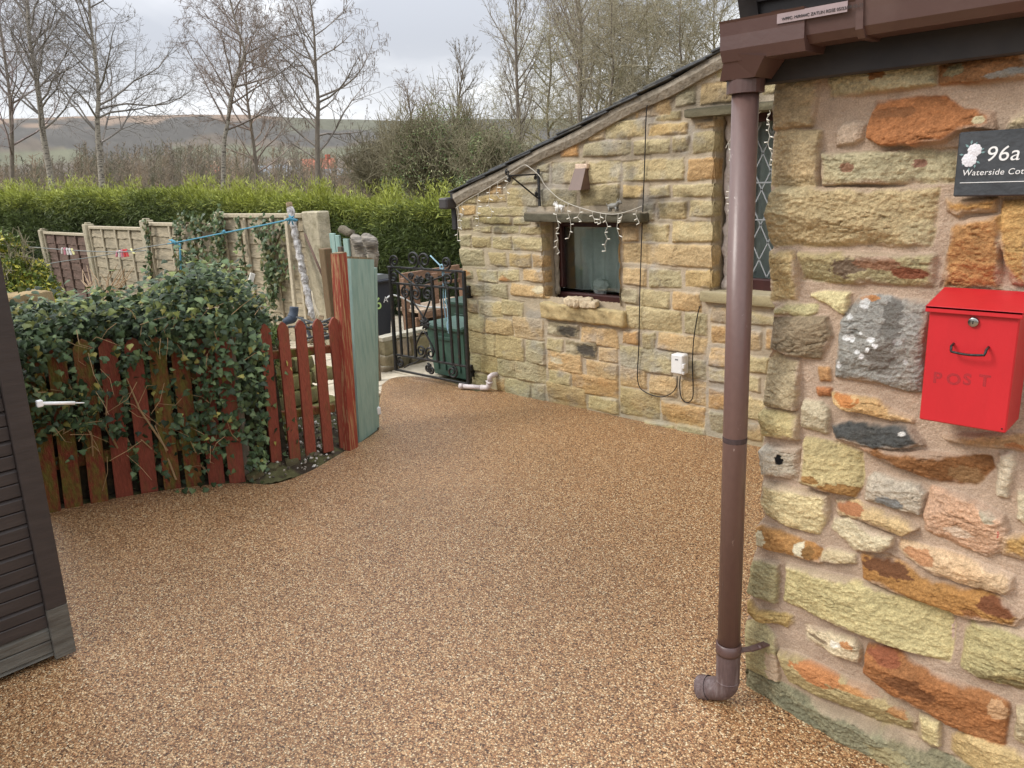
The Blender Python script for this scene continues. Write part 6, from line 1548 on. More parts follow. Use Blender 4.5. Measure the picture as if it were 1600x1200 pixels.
def clothes_lines():
    m_rope = mat('blue_rope', (78, 138, 160), .85, .25, 60); m_line = mat('grey_line', (120, 124, 120), .7)
    Yl = 3.9
    t = thing('clothes_line', 'blue rope clothes line knotted to the wrapped pole and sagging to the left', 'clothes line', on_y(455, 347, 4.05))
    P = [on_y(x, y, Yl) for x, y in ((457, 342), (420, 350), (380, 358), (340, 366), (300, 374), (275, 379), (262, 381))]; q = MB(); q.tube(smooth_path(P, 4), .0075, 7); q.build('rope', m_rope, t)
    r = random.Random(4); q = MB()
    for (x, y, n, s) in ((272, 379, 10, .03), (455, 344, 8, .04), (350, 363, 5, .02)):
        c = on_y(x, y, Yl)
        for k in range(n): d = np.array([r.gauss(0, 1) * 1.6, r.gauss(0, 1) * .4, r.gauss(0, .6)]) * s; q.tube([c - d, c + d * .2 + [0, 0, .02], c + d], .008, 6)
    q.build('knot', m_rope, t)
    P = [on_y(x, y, Yl) for x, y in ((262, 381), (230, 386), (195, 393), (150, 401), (100, 408), (60, 415), (25, 421), (0, 424))]; q = MB(); q.tube(smooth_path(P, 4), .007, 6); q.build('line', m_line, t)
    q = MB(); q.tube([on_y(281, 381, Yl - .02), on_y(283, 425, Yl - .02)], .012, 6); q.build('tail', m_rope, t)
    t2 = thing('clothes_line', 'thin grey clothes line stretched higher across the left of the fence', 'clothes line', on_y(100, 390, Yl))
    P = [on_y(x, y, Yl - .1) for x, y in ((-10, 381), (30, 384.5), (60, 387), (105, 390.5), (150, 393), (200, 393.5), (228, 391.5))]; q = MB(); q.tube(smooth_path(P, 4), .007, 6); q.build('line', m_line, t2)
    cols = {'w': (232, 226, 222), 'p': (226, 150, 168), 'r': (214, 70, 72), 'y': (222, 214, 150), 'm': (150, 60, 66)}
    n = 0; ml = {}
    def peg(c, ang, col):
        if col not in ml: ml[col] = mat('peg_plastic', cols[col], .5, .05)
        nm = {'w': 'white', 'p': 'pale pink', 'r': 'bright red', 'y': 'pale yellow', 'm': 'dark red'}[col]
        return nm, ml[col]
    spec = [(97, 390, 'w', 'on the left panel'), (101, 390.3, 'p', 'on the left panel'), (105, 390.5, 'w', 'on the left panel'), (109, 390.8, 'w', 'on the left panel'), (113, 391, 'y', 'on the left panel'),
            (183, 394.8, 'p', 'on the second panel'), (187, 394, 'w', 'on the second panel'), (190.5, 393.6, 'p', 'on the second panel'), (194, 393, 'r', 'on the second panel'), (197.5, 392.4, 'r', 'on the second panel'), (206, 390.8, 'y', 'on the second panel'),
            (18, 422, 'w', 'by the shed'), (22, 421.4, 'p', 'by the shed'), (26, 420.8, 'm', 'by the shed'), (30, 420.2, 'w', 'by the shed'), (34, 419.6, 'p', 'by the shed'), (38, 419, 'm', 'by the shed')]
    r = random.Random(3); seen = {}
    for x, y, c_, where in spec:
        nm, m = peg(None, 0, c_); c = on_y(x, y, Yl - (.1 if y < 391.2 and x < 120 else 0)); an = (x - {'on the left panel': 105, 'on the second panel': 193, 'by the shed': 28}[where]) * -.07
        lab = '%s clothes peg clipped on the washing line %s' % (nm, {'on the left panel': 'before the brown stained panel', 'on the second panel': 'before the second fence panel', 'by the shed': 'close to the dark shed corner'}[where])
        o = thing('clothes_peg', lab, 'peg', c, 'pegs in cluster ' + where); dirv = np.array([math.sin(an) * -1, 0, -math.cos(an)])
        q = MB()
        for s in (-1, 1): q.beam(c - dirv * .03 + np.array([s * .006, 0, 0]), c + dirv * .075 + np.array([s * .012, 0, 0]), .022, .012, (1, 0, 0), .002)
        q.build('peg_arms', m, o)


clothes_lines()


# ============================================================ LAND
def az_of(px, py=300):
    v = ray(px, py); return math.atan2(v[0], v[1])


CREST = [(-300, 196), (-100, 193), (0, 191), (60, 190), (120, 187), (200, 186), (300, 184), (380, 184), (430, 187), (500, 190), (560, 191), (620, 193), (700, 192), (760, 190), (900, 188), (1150, 184), (1500, 190)]


def terrain():
    ca = []; ce = []
    for x, y in CREST:
        v = ray(x, y); ca.append(math.atan2(v[0], v[1])); ce.append(v[2] / math.hypot(v[0], v[1]))
    lo, hi = az_of(-260), az_of(1700)
    A = np.concatenate([np.linspace(lo, hi, 420), np.linspace(hi, lo + 2 * math.pi, 60)[1:]])
    Rr = np.concatenate([[0, 4, 10, 16, 22, 28, 36, 48, 64, 90, 130, 200, 300, 420], np.linspace(520, 1500, 60), [1700, 2100, 3000]])
    R, AA = np.meshgrid(Rr, A, indexing='ij')
    E = np.interp(AA, ca, ce, left=.08, right=.08)
    fall = -.035 - 7.5 * sstep(24, 130, R)
    top = 1.65 + 1420 * E
    t = sstep(420, 1420, R)
    Z = fall * (1 - t) + top * t + (1 - t) * t * 40 * fbm(R * .004, AA * 6, 3, 4) - 160 * sstep(1450, 3000, R)
    X, Y = R * np.sin(AA), R * np.cos(AA)
    # fields, moor and woods as they lie on the hill
    k = t + .10 * fbm(R * .006, AA * 14, 9, 4)
    moor, wood, field, low = [np.array(lin(c)) for c in ((128, 110, 94), (78, 75, 70), (100, 100, 80), (94, 85, 74))]
    C = np.zeros(R.shape + (3,)); C[:] = low
    n1 = fbm(R * .003 + AA * 3, AA * 10, 12, 4) + .5 * fbm(R * .012, AA * 40, 18, 4); side = sstep(az_of(430), az_of(480), AA)
    def lay(mask, c):
        C[:] = C * (1 - mask[..., None]) + c * mask[..., None]
    lay(sstep(.30, .34, k) * (1 - sstep(.42, .46, k)), field)
    lay(sstep(.44, .48, k + .5 * n1), wood)
    lay(sstep(.72, .80, k + .45 * n1) * (1 - side), moor)
    lay(sstep(.62, .70, k + .55 * n1) * side * .8, field * .9)
    lay(sstep(.82, .86, k) * sstep(.0, .12, fbm(R * .01, AA * 8, 14, 3)) * side, wood * 1.1)
    C *= (1 + .5 * fbm(R * .05, AA * 160, 15, 3))[..., None]
    near = R < 120; g = np.array(lin((92, 88, 62))); C[near] = g * (1 + .5 * fbm(X * .8, Y * .8, 16, 3)[near][:, None])
    f = grid_faces(*R.shape)
    o = np_mesh('terrain', np.stack([X, Y, Z], -1).reshape(-1, 3), f[:, ::-1], mat('land', (100, 96, 76), .95, .25, .8, attr=True), None, True, np.clip(C, .01, .7).reshape(-1, 3)); struct(o)


terrain()
# pale flagstones beyond the gate and bare soil in the garden
m_flag = mat('pale_flagstones', (206, 194, 172), .9, .2, 3, (176, 164, 142), .3, 40)
pv = MB(); _r = random.Random(2)
for i in range(9):
    for j in range(8):
        x, y = -9.2 + i * .62 + (.2 if j % 2 else 0), 2.9 + j * .46
        if x > -4.7: continue
        pv.box((x, y, -.032), (.60, .44, .04), rotz(_r.uniform(-.01, .01)), .006)
struct(pv.build('paving', m_flag))
gs = MB(); gs.add([(-5.0, -3, -.012), (-5.0, 1.75, -.012), (-5.0, 2.9, -.004), (-14, 2.9, -.004), (-18, 4.3, .05), (-18, -3, .05)], [(0, 1, 2, 3, 4, 5)])
gs.add([(-3.05, -4, -.006), (-3.05, .62, -.006), (-4.3, .8, -.006), (-5.0, .9, -.006), (-5.0, -4, -.006)][::-1], [(0, 1, 2, 3, 4)])
gs.add([(-5.0, .8, -.008), (-4.0, .8, -.008), (-4.0, 3.1, -.008), (-5.0, 3.1, -.008)], [(0, 1, 2, 3)])
struct(gs.build('garden_ground', mat('garden_earth', (74, 64, 48), .95, .5, 6, (86, 92, 48), .6, 30, thr=(.5, .65))))

# ============================================================ FOLIAGE TOOLS
m_leafy = mat('leaves', (60, 80, 50), .5, .08, 40, attr=True, spec=.35)
m_leafy.node_tree.nodes['Principled BSDF'].inputs['Roughness'].default_value = .48
m_ivy = mat('ivy_leaves', (50, 70, 50), .46, .10, 60, attr=True, spec=.28, bump=.15, bscale=60)
m_twig = mat('bare_twigs', (104, 94, 84), .9, attr=True)
m_bark = mat('grey_bark_trunk', (120, 110, 98), .9, .3, 8, bump=.5, bscale=20, stretch=(1, 1, .4))
m_birch = mat('birch_bark', (156, 148, 134), .85, .15, 10, (84, 76, 70), .3, 30, stretch=(1, 1, 3.2), thr=(.50, .60))
nrs = np.random.RandomState(11)


def seg_mesh(name, S_, m, parent=None, col=None, n=3):
    """many tapering sticks (x0 y0 z0 x1 y1 z1 r0 r1) as one mesh"""
    S_ = np.asarray(S_, np.float64); a, b = S_[:, 0:3], S_[:, 3:6]; d = b - a; d /= np.linalg.norm(d, axis=1, keepdims=True) + 1e-9
    h = np.where(np.abs(d[:, 2:3]) < .9, [[0, 0, 1.0]], [[1.0, 0, 0]]); u = np.cross(d, h); u /= np.linalg.norm(u, axis=1, keepdims=True); v = np.cross(d, u); N = len(S_)
    V = np.zeros((N, 2 * n, 3))
    for k in range(n):
        an = 2 * math.pi * k / n; o = math.cos(an) * u + math.sin(an) * v
        V[:, k] = a + o * S_[:, 6:7]; V[:, n + k] = b + o * S_[:, 7:8]
    base = (np.arange(N) * 2 * n)[:, None]; Fq = np.concatenate([base + np.array([[k, (k + 1) % n, n + (k + 1) % n, n + k]]) for k in range(n)])
    C = None
    if col is not None: C = np.repeat(np.asarray(col, np.float32).reshape(-1, 3) if np.ndim(col) > 1 else np.tile(col, (N, 1)), 2 * n, 0)
    return np_mesh(name, V.reshape(-1, 3), Fq, m, parent, True, C)


def blades(pos, dirs, nrm, L, W, col, curl=.15, shape='kite'):
    """leaf-like kites: pos, direction, normal, length, width -> arrays"""
    N = len(pos); side = np.cross(nrm, dirs); side /= np.linalg.norm(side, axis=1, keepdims=True) + 1e-9
    L = np.asarray(L)[:, None]; W = np.asarray(W)[:, None]
    up = np.cross(dirs, side)
    V = np.stack([pos, pos + dirs * L * .45 + side * W * .5 - up * W * curl, pos + dirs * L, pos + dirs * L * .45 - side * W * .5 - up * W * curl], 1)
    Fq = np.arange(N * 4).reshape(N, 4); return V.reshape(-1, 3), Fq, np.repeat(col, 4, 0)


def unit(v): return v / (np.linalg.norm(v, axis=-1, keepdims=True) + 1e-9)


# ============================================================ HEDGE
def hedge():
    Rp, Lp = np.array([-6.2, 6.35]), at_d(-60, 300, 19)[:2]; t = thing('conifer_hedge', 'tall clipped conifer hedge with yellow green tips behind the panel fence', 'hedge', ((Rp[0] + Lp[0]) / 2, (Rp[1] + Lp[1]) / 2, 0))
    d2 = Lp - Rp; L = np.linalg.norm(d2); u = d2 / L; nf = np.array([u[1], -u[0]])      # towards the camera
    if nf @ -Rp < 0: nf = -nf
    rs = np.random.RandomState(4)
    # top line from the photograph, as a height along the hedge
    xs = [-60, 0, 60, 100, 130, 170, 210, 250, 290, 330, 370, 420, 470, 520, 560, 600, 640, 680, 715]; ys = [296, 296, 294, 290, 288, 294, 290, 284, 292, 297, 298, 298, 296, 304, 305, 307, 302, 304, 305]
    T = []; Z = []
    for x, y in zip(xs, ys):
        p = plane_pt(x, y, (Rp[0], Rp[1], 0), (nf[0], nf[1], 0)); T.append(((p[:2] - Rp) @ u) / L); Z.append(p[2])
    o = np.argsort(T); T = np.array(T)[o]; Z = np.array(Z)[o]
    topz = lambda s: np.interp(s, T, Z) - .12
    N = 85000; s = rs.beta(.85, 1.15, N); s = np.where(rs.rand(N) < .15, -rs.rand(N) * .03, s)
    tz = topz(s); f = rs.rand(N); ontop = rs.rand(N) < .30
    z = np.where(ontop, tz + rs.uniform(-.16, -.03, N), -.1 + f * (tz + .05)); dep = np.where(ontop, rs.uniform(-.7, .0, N), rs.uniform(-.10, .03, N))
    lump = fbm(s * L * 1.2, z * 2.0, 5, 3); dep = dep + .40 * lump
    pos = np.stack([Rp[0] + u[0] * s * L + nf[0] * dep, Rp[1] + u[1] * s * L + nf[1] * dep, z], 1)
    out = np.array([nf[0], nf[1], 0.]); al = np.array([u[0], u[1], 0.])
    base = unit(out * rs.uniform(.1, .9, (N, 1)) + al * rs.normal(0, 1.0, (N, 1)) + np.array([0, 0, 1.0]) * np.where(ontop, rs.uniform(.2, 1.0, N), rs.normal(.12, .5, N))[:, None])
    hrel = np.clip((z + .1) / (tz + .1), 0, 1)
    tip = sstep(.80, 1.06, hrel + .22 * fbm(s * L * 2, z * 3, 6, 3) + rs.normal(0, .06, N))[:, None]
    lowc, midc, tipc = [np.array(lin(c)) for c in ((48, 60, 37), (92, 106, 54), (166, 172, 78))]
    mid = np.clip(sstep(.15, .75, hrel + .35 * lump + rs.normal(0, .22, N)), 0, 1)[:, None]  # lower and recessed sprays darker, partly shade put into the colour
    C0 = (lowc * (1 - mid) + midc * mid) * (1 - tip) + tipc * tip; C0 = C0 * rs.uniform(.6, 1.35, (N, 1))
    # taller plumes breaking the top line
    M = 2600; ps = rs.choice(np.concatenate([rs.rand(34), rs.rand(30) * .5]), M) + rs.normal(0, .006, M); pz = topz(ps); hh = rs.uniform(0, .34, M) * (.4 + .6 * rs.rand(M))
    ppos = np.stack([Rp[0] + u[0] * ps * L - nf[0] * .2, Rp[1] + u[1] * ps * L - nf[1] * .2, pz - .1 + hh], 1); ppos[:, :2] += rs.normal(0, .10, (M, 2)) * (1 - hh / .45)[:, None]
    pd = unit(np.array([0, 0, 1.0]) + rs.normal(0, .35, (M, 3))); pc = np.tile(tipc, (M, 1)) * rs.uniform(.7, 1.15, (M, 1))
    pos = np.concatenate([pos, ppos]); base = np.concatenate([base, pd]); C0 = np.concatenate([C0, pc])
    far = np.linalg.norm(pos[:, :2], axis=1)
    Vs, Fs, Cs, off = [], [], [], 0
    for k in range(5):
        dd = unit(base + rs.normal(0, .42, base.shape)); nn = unit(rs.normal(0, 1, base.shape)); Lb = rs.uniform(.045, .12, len(pos)) * (.55 + far / 45); Wb = Lb * rs.uniform(.07, .14, len(pos))
        p = pos + base * (k * .022) + rs.normal(0, .014, pos.shape)
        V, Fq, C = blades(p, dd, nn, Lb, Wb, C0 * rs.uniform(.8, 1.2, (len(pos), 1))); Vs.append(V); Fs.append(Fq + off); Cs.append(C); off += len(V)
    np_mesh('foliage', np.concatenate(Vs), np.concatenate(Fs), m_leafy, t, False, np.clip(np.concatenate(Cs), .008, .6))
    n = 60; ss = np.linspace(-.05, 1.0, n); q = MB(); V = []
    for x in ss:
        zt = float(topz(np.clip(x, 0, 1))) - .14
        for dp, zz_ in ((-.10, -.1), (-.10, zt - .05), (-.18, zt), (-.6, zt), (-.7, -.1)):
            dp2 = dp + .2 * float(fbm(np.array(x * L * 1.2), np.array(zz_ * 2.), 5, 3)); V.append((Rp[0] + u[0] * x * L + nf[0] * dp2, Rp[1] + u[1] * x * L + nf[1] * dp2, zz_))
    q.add(V, [(i * 5 + j, i * 5 + j + 1, i * 5 + 6 + j, i * 5 + 5 + j) for i in range(n - 1) for j in range(4)]); q.build('inner_core', mat('hedge_interior', (40, 44, 28), .95, .5, 9, bump=.8, bscale=14), t)  # added solid dark core that stops views through the hedge


hedge()


# ============================================================ BARE TREES
def grow(segs, p, d, L, r, lv, P, rr, tips):
    n = max(2, int(L / P['seg'][lv]) + 1); st = L / n; pts = [p]; q = p
    for i in range(n):
        d = unit(d + rr.normal(0, P['jit'][lv], 3) + np.array([0, 0, P['trop'][lv]]) * (st / max(L, .01)))
        q2 = q + d * st; f0, f1 = i / n, (i + 1) / n
        ra, rb = r * (1 - .8 * f0), r * (1 - .8 * f1); segs[lv].append((*q, *q2, max(ra, .0032), max(rb, .0028))); q = q2; pts.append((q, d, f1, rb))
    if lv + 1 < P['levels']: spawn(segs, [x for x in pts[1:]], L, lv, P, rr, tips)
    else: tips.append((q, d))


def spawn(segs, pts, L, lv, P, rr, tips):
    k = P['n'][lv]; k = int(k * (.6 + .8 * rr.rand())) if lv else k
    for j in range(k):
        f = P['from'][lv] + (1 - P['from'][lv]) * (j + rr.rand()) / k; x = min(int(f * len(pts)), len(pts) - 1); q, d, f1, rb = pts[x]
        a = math.radians(P['ang'][lv] + rr.normal(0, 9)); h = unit(np.cross(d, rr.normal(0, 1, 3))); nd = d * math.cos(a) + h * math.sin(a)
        l = L * P['len'][lv] * (1.08 - P.get('taper', .75) * f if lv == 0 else 1.1 - .5 * f) * rr.uniform(.65, 1.2)
        if l > .05: grow(segs, q, nd, l, min(rb * .75, P['rad'][lv + 1]), lv + 1, P, rr, tips)


def make_tree(name, label, trunk, r0, P, seed, group=None, birch=False, colr=(104, 94, 86), catkin=False, extra=None):
    rr = np.random.RandomState(seed); trunk = [np.array(p, float) for p in trunk]; base = trunk[0]
    t = thing(name, label, 'tree', base, group); tk = smooth_path(trunk, 5); n = len(tk)
    rad = [r0 * .64 * (1 - .88 * i / (n - 1)) + .006 for i in range(n)]; rad[0] *= 1.25
    q = MB(); q.tube(tk, rad, 10); q.build('trunk', m_birch if birch else m_bark, t)
    segs = [[] for _ in range(6)]; tips = []; L = sum(np.linalg.norm(tk[i + 1] - tk[i]) for i in range(n - 1))
    pts = [(tk[i], unit(tk[i] - tk[i - 1]), i / (n - 1), rad[i]) for i in range(1, n)]
    spawn(segs, pts, L, 0, P, rr, tips)
    allS = np.array(sum(segs, [])); N = len(allS); c = np.array(lin([min(255, v * 1.2) for v in colr])) * rr.uniform(.7, 1.3, (N, 1))
    seg_mesh('crown', allS, m_twig, t, c)
    if catkin:
        T = [p for p, d in tips]; T = [T[i] for i in rr.choice(len(T), min(len(T), 900), False)]
        S_ = [(*p, *(p + np.array([rr.normal(0, .015), rr.normal(0, .015), -rr.uniform(.07, .14)])),   .007, .006) for p in T]; seg_mesh('catkins', S_, m_twig, t, lin((128, 108, 92)))
    return t


def trunk_px(pts, d): return [at_d(x, y, d) for x, y in pts]


BIRCH = dict(levels=5, n=[32, 9, 8, 5, 3], ang=[48, 44, 40, 40], len=[.40, .46, .48, .5], rad=[0, .034, .011, .0055, .004], seg=[.5, .45, .3, .22, .2], jit=[.05, .12, .16, .2, .2], trop=[0, .35, .1, -.3, -.6], taper=.62)
BIRCH['from'] = [.24, .15, .1, .1]
WIDE = dict(levels=5, n=[28, 9, 8, 5, 2], ang=[54, 46, 42, 42], len=[.46, .46, .45, .45], rad=[0, .036, .012, .006, .004], seg=[.5, .45, .3, .22, .2], jit=[.05, .14, .16, .2, .2], trop=[0, .5, .3, .1, 0], taper=.62)
WIDE['from'] = [.20, .15, .1, .1]
POPLAR = dict(levels=5, n=[32, 9, 6, 4, 2], ang=[34, 30, 34, 36], len=[.33, .44, .44, .45], rad=[0, .032, .011, .0055, .004], seg=[.5, .45, .3, .22, .2], jit=[.04, .08, .12, .18, .2], trop=[0, .6, .4, .3, .2], taper=.6)
POPLAR['from'] = [.16, .12, .1, .1]
SCRUB = dict(levels=5, n=[30, 9, 8, 4, 2], ang=[58, 50, 48, 46], len=[.46, .5, .5, .5], rad=[0, .03, .011, .006, .004], seg=[.4, .35, .25, .2, .18], jit=[.08, .22, .28, .32, .3], trop=[0, .3, .15, .05, 0], taper=.5)
SCRUB['from'] = [.12, .1, .1, .1]
GB = 'bare trees beyond the hedge'
G2 = 'bare trees beyond the slate roof'
make_tree('birch_tree', 'leafless birch with a pale leaning trunk, nearest the dark shed', trunk_px([(86, 330), (80, 280), (68, 215), (62, 160), (55, 110), (46, 60), (44, 20), (40, -40), (44, -110)], 26), .15, BIRCH, 1, GB, True, (114, 108, 102))
make_tree('bare_tree', 'slim dark leafless tree partly cut off at the left edge above the shed', trunk_px([(20, 330), (19, 270), (18, 200), (14, 140), (6, 80), (-4, 10), (-10, -60)], 29), .11, WIDE, 2, GB, False, (116, 104, 100))
make_tree('birch_tree', 'leafless birch with a white lower trunk forking in the middle, behind the brown fence panel', trunk_px([(160, 330), (159, 285), (154, 225), (152, 185), (154, 150), (150, 100), (142, 40), (138, -30), (140, -90)], 25), .135, WIDE, 3, GB, True, (114, 108, 102))
make_tree('birch_tree', 'leafless birch with a thin pale trunk bending right, behind the third fence panel', trunk_px([(348, 330), (349, 285), (350, 225), (356, 190), (362, 145), (374, 105), (382, 80), (372, 48), (362, 10), (352, -40), (350, -90)], 24), .10, BIRCH, 14, GB, True, (118, 106, 98))
make_tree('bare_tree', 'twiggy leafless tree with several low limbs right of the bending birch', trunk_px([(402, 330), (402, 290), (398, 240), (392, 195), (386, 150), (384, 100), (384, 60)], 30), .12, WIDE, 5, GB, False, (122, 108, 98))
make_tree('alder_tree', 'tall leafless alder hung with small catkins above the wide concrete post', trunk_px([(498, 335), (497, 290), (496, 240), (496, 195), (497, 160), (494, 120), (492, 80), (490, 40), (484, -5)], 23), .125, dict(WIDE, n=[26, 9, 6, 4, 2], taper=.66, len=[.54, .46, .45, .45]), 26, GB, False, (120, 112, 104), True)
make_tree('bare_tree', 'small leafless tree with fine upright twigs standing in the green thicket', trunk_px([(716, 310), (716, 260), (714, 210), (716, 170), (720, 130), (726, 100)], 26), .09, dict(POPLAR, n=[26, 8, 6, 3, 2]), 7, GB, False, (112, 104, 92))
make_tree('bare_tree', 'low spreading leafless tree left of the green thicket', trunk_px([(652, 310), (650, 265), (648, 220), (642, 180), (636, 140)], 24), .09, dict(WIDE, n=[24, 8, 6, 3, 2]), 8, GB, False, (124, 110, 98))
make_tree('poplar_tree', 'tall narrow leafless poplar, first one left of the slate roof', trunk_px([(813, 310), (812, 250), (811, 200), (808, 140), (806, 80), (806, 20), (806, -50)], 25), .12, POPLAR, 9, G2, False, (126, 118, 106))
make_tree('poplar_tree', 'tall leafless poplar with a thicker trunk rising behind the middle of the slate roof', trunk_px([(908, 330), (908, 250), (906, 180), (907, 110), (908, 50), (905, 0), (903, -70)], 24), .15, dict(POPLAR, len=[.38, .44, .44, .45]), 10, G2, False, (124, 114, 102))
for i, (x, top, dd, lab) in enumerate(((858, 60, 27, 'thin twiggy tree between the two poplars'), (955, -20, 22, 'dense twiggy tree right of the thick poplar'), (1010, -10, 24, 'dense tangled tree over the middle of the slate roof'), (1062, -30, 21, 'dense olive tinted tree above the upper slate roof'), (1115, -40, 23, 'dense twiggy tree nearest the brown gutter'), (985, 20, 26, 'fine twiggy tree standing behind the dense ones above the slate roof'), (935, 30, 28, 'short twiggy tree just right of the thick poplar trunk'))):
    make_tree('thicket_tree', lab, trunk_px([(x, 320), (x + 2, 250), (x - 3, 180), (x + 3, 110), (x, 60), (x + 2, top)], dd), .085, dict(SCRUB, n=[34, 10, 8, 4, 2]), 30 + i, G2, False, ((138, 132, 104), (130, 122, 102))[i % 2])


def shrub(name, label, cx, cy, d, rx_px, top_px, col, nl, seed, leaf=(.03, .06), stems=40, group=None, base_py=330):
    """a bushy shrub of stems and many small leaves; size given by its extent in the view"""
    rs = np.random.RandomState(seed); b = at_d(cx, base_py, d); tp = at_d(cx, top_px, d); H = tp[2] - b[2]; rx = rx_px / 1200 * d
    t = thing(name, label, 'shrub', b, group); S_ = []
    for i in range(stems):
        a = rs.rand() * 6.28; R = rs.rand() ** .5; e = b + np.array([math.cos(a) * rx * R, math.sin(a) * rx * R, H * (1 - .45 * R * R) * rs.uniform(.7, 1.12)])
        m = (b + e) / 2 + rs.normal(0, .08 * rx, 3); P_ = smooth_path([b, m, e], 4)
        for j in range(len(P_) - 1): S_.append((*P_[j], *P_[j + 1], .022 * (1 - j / 9), .022 * (1 - (j + 1) / 9)))
        for j in range(34):
            f = rs.uniform(.3, 1.02); p = b + (e - b) * f + rs.normal(0, .05 * rx, 3); q = p + rs.normal(0, .15 * rx, 3) + [0, 0, .14 * rx]; S_.append((*p, *q, .008, .004)); k = p + (q - p) * .6; S_.append((*k, *(k + rs.normal(0, .08 * rx, 3) + [0, 0, .06 * rx]), .005, .003))
    seg_mesh('branches', S_, m_twig, t, np.array(lin((134, 126, 100))))
    ph = rs.rand(nl) * 6.28; R = rs.rand(nl) ** .42; el = rs.rand(nl) ** .8
    pos = b + np.stack([np.cos(ph) * rx * R * (1 - .35 * el ** 2), np.sin(ph) * rx * R * (1 - .35 * el ** 2), H * el * (1 - .30 * R ** 2)], 1)
    g = fbm(pos[:, 0] * 2.2 / rx + 9, pos[:, 2] * 2.8 / rx + pos[:, 1], seed, 3); kp = g > -.10; pos = pos[kp]; g = g[kp]; n = len(pos)
    dd = unit(rs.normal(0, 1, (n, 3)) + [0, 0, .3]); Lf = rs.uniform(leaf[0], leaf[1], n)
    C = np.array([lin(col[i]) for i in rs.randint(0, len(col), n)]) * rs.uniform(.6, 1.4, (n, 1)) * (1 + .8 * g[:, None])
    V, Fq, C = blades(pos, dd, unit(rs.normal(0, 1, (n, 3))), Lf, Lf * .42, C); np_mesh('foliage', V, Fq, m_leafy, t, False, np.clip(C, .01, .6)); return t


GO = [(122, 140, 90), (132, 140, 94), (106, 126, 80), (148, 146, 108)]
shrub('thorn_thicket', 'broad grey green thorn thicket rising behind the middle of the hedge', 695, 300, 20, 100, 158, GO, 13000, 3, (.03, .075), 110, None)
shrub('thorn_thicket', 'brownish thorn thicket left of the grey green thicket', 610, 300, 24, 66, 205, [(150, 136, 112), (134, 126, 102), (160, 144, 118)], 5500, 4, (.03, .08), 90, None)
shrub('thorn_thicket', 'green thorn thicket against the low end of the slate roof', 775, 300, 17, 66, 190, GO, 8000, 5, (.03, .07), 90, None)
shrub('privet_bush', 'small privet bush with yellow top leaves at the left end of the panel fence', 26, 480, 12.5, 60, 356, [(92, 108, 50), (108, 122, 54), (184, 176, 76)], 15000, 6, (.05, .09), 9, base_py=500)
shrub('garden_shrub', 'small bright green shrub between the ivy and the red picket gate', 420, 560, 5.6, 40, 492, [(104, 122, 60), (126, 138, 74), (84, 104, 52)], 6000, 7, (.014, .03), 8, base_py=585)


# ---- far-off scrub wood filling the valley side
def far_wood():
    rs = np.random.RandomState(8); S_ = []; C = []
    for i in range(1500):
        x = rs.uniform(-60, 860); d = rs.uniform(32, 105); top = rs.uniform(222, 288) + (18 if x < 120 else 0) - (6 if 250 < x < 350 else 0); b = at_d(x, 318, d); tp = at_d(x + rs.normal(0, 4), top, d); H = tp[2] - b[2]
        if 400 < x < 560 and d < 60: tp = at_d(x, rs.uniform(262, 290), d)
        c = np.array(lin(((140, 126, 108), (122, 112, 98), (118, 114, 92), (150, 132, 110))[rs.randint(4)])) * rs.uniform(.7, 1.2); P_ = smooth_path([b, (b + tp) / 2 + rs.normal(0, .03 * H, 3), tp], 2)
        for j in range(len(P_) - 1): S_.append((*P_[j], *P_[j + 1], .0006 * d * (1 - j / 5), .0006 * d * (1 - (j + 1) / 5))); C.append(c)
        for j in range(20):
            f = rs.uniform(.3, 1); p = b + (tp - b) * f; l = H * .30 * (1.15 - f) * rs.uniform(.5, 1.5); q = p + np.array([rs.normal(0, .6), rs.normal(0, .6), rs.uniform(.4, 1.1)]) * l; S_.append((*p, *q, .00030 * d, .00014 * d)); C.append(c)
            for k in range(2): e = p + (q - p) * rs.uniform(.4, .9); e2 = e + np.array([rs.normal(0, .5), rs.normal(0, .5), rs.uniform(.2, .8)]) * l * .5; S_.append((*e, *e2, .0002 * d, .0001 * d)); C.append(c)
    o = seg_mesh('scrub_wood', S_, m_twig, None, np.array(C)); tag(o, 'leafless brown scrub wood filling the valley beyond the hedge', 'wood', kind='stuff')


far_wood()


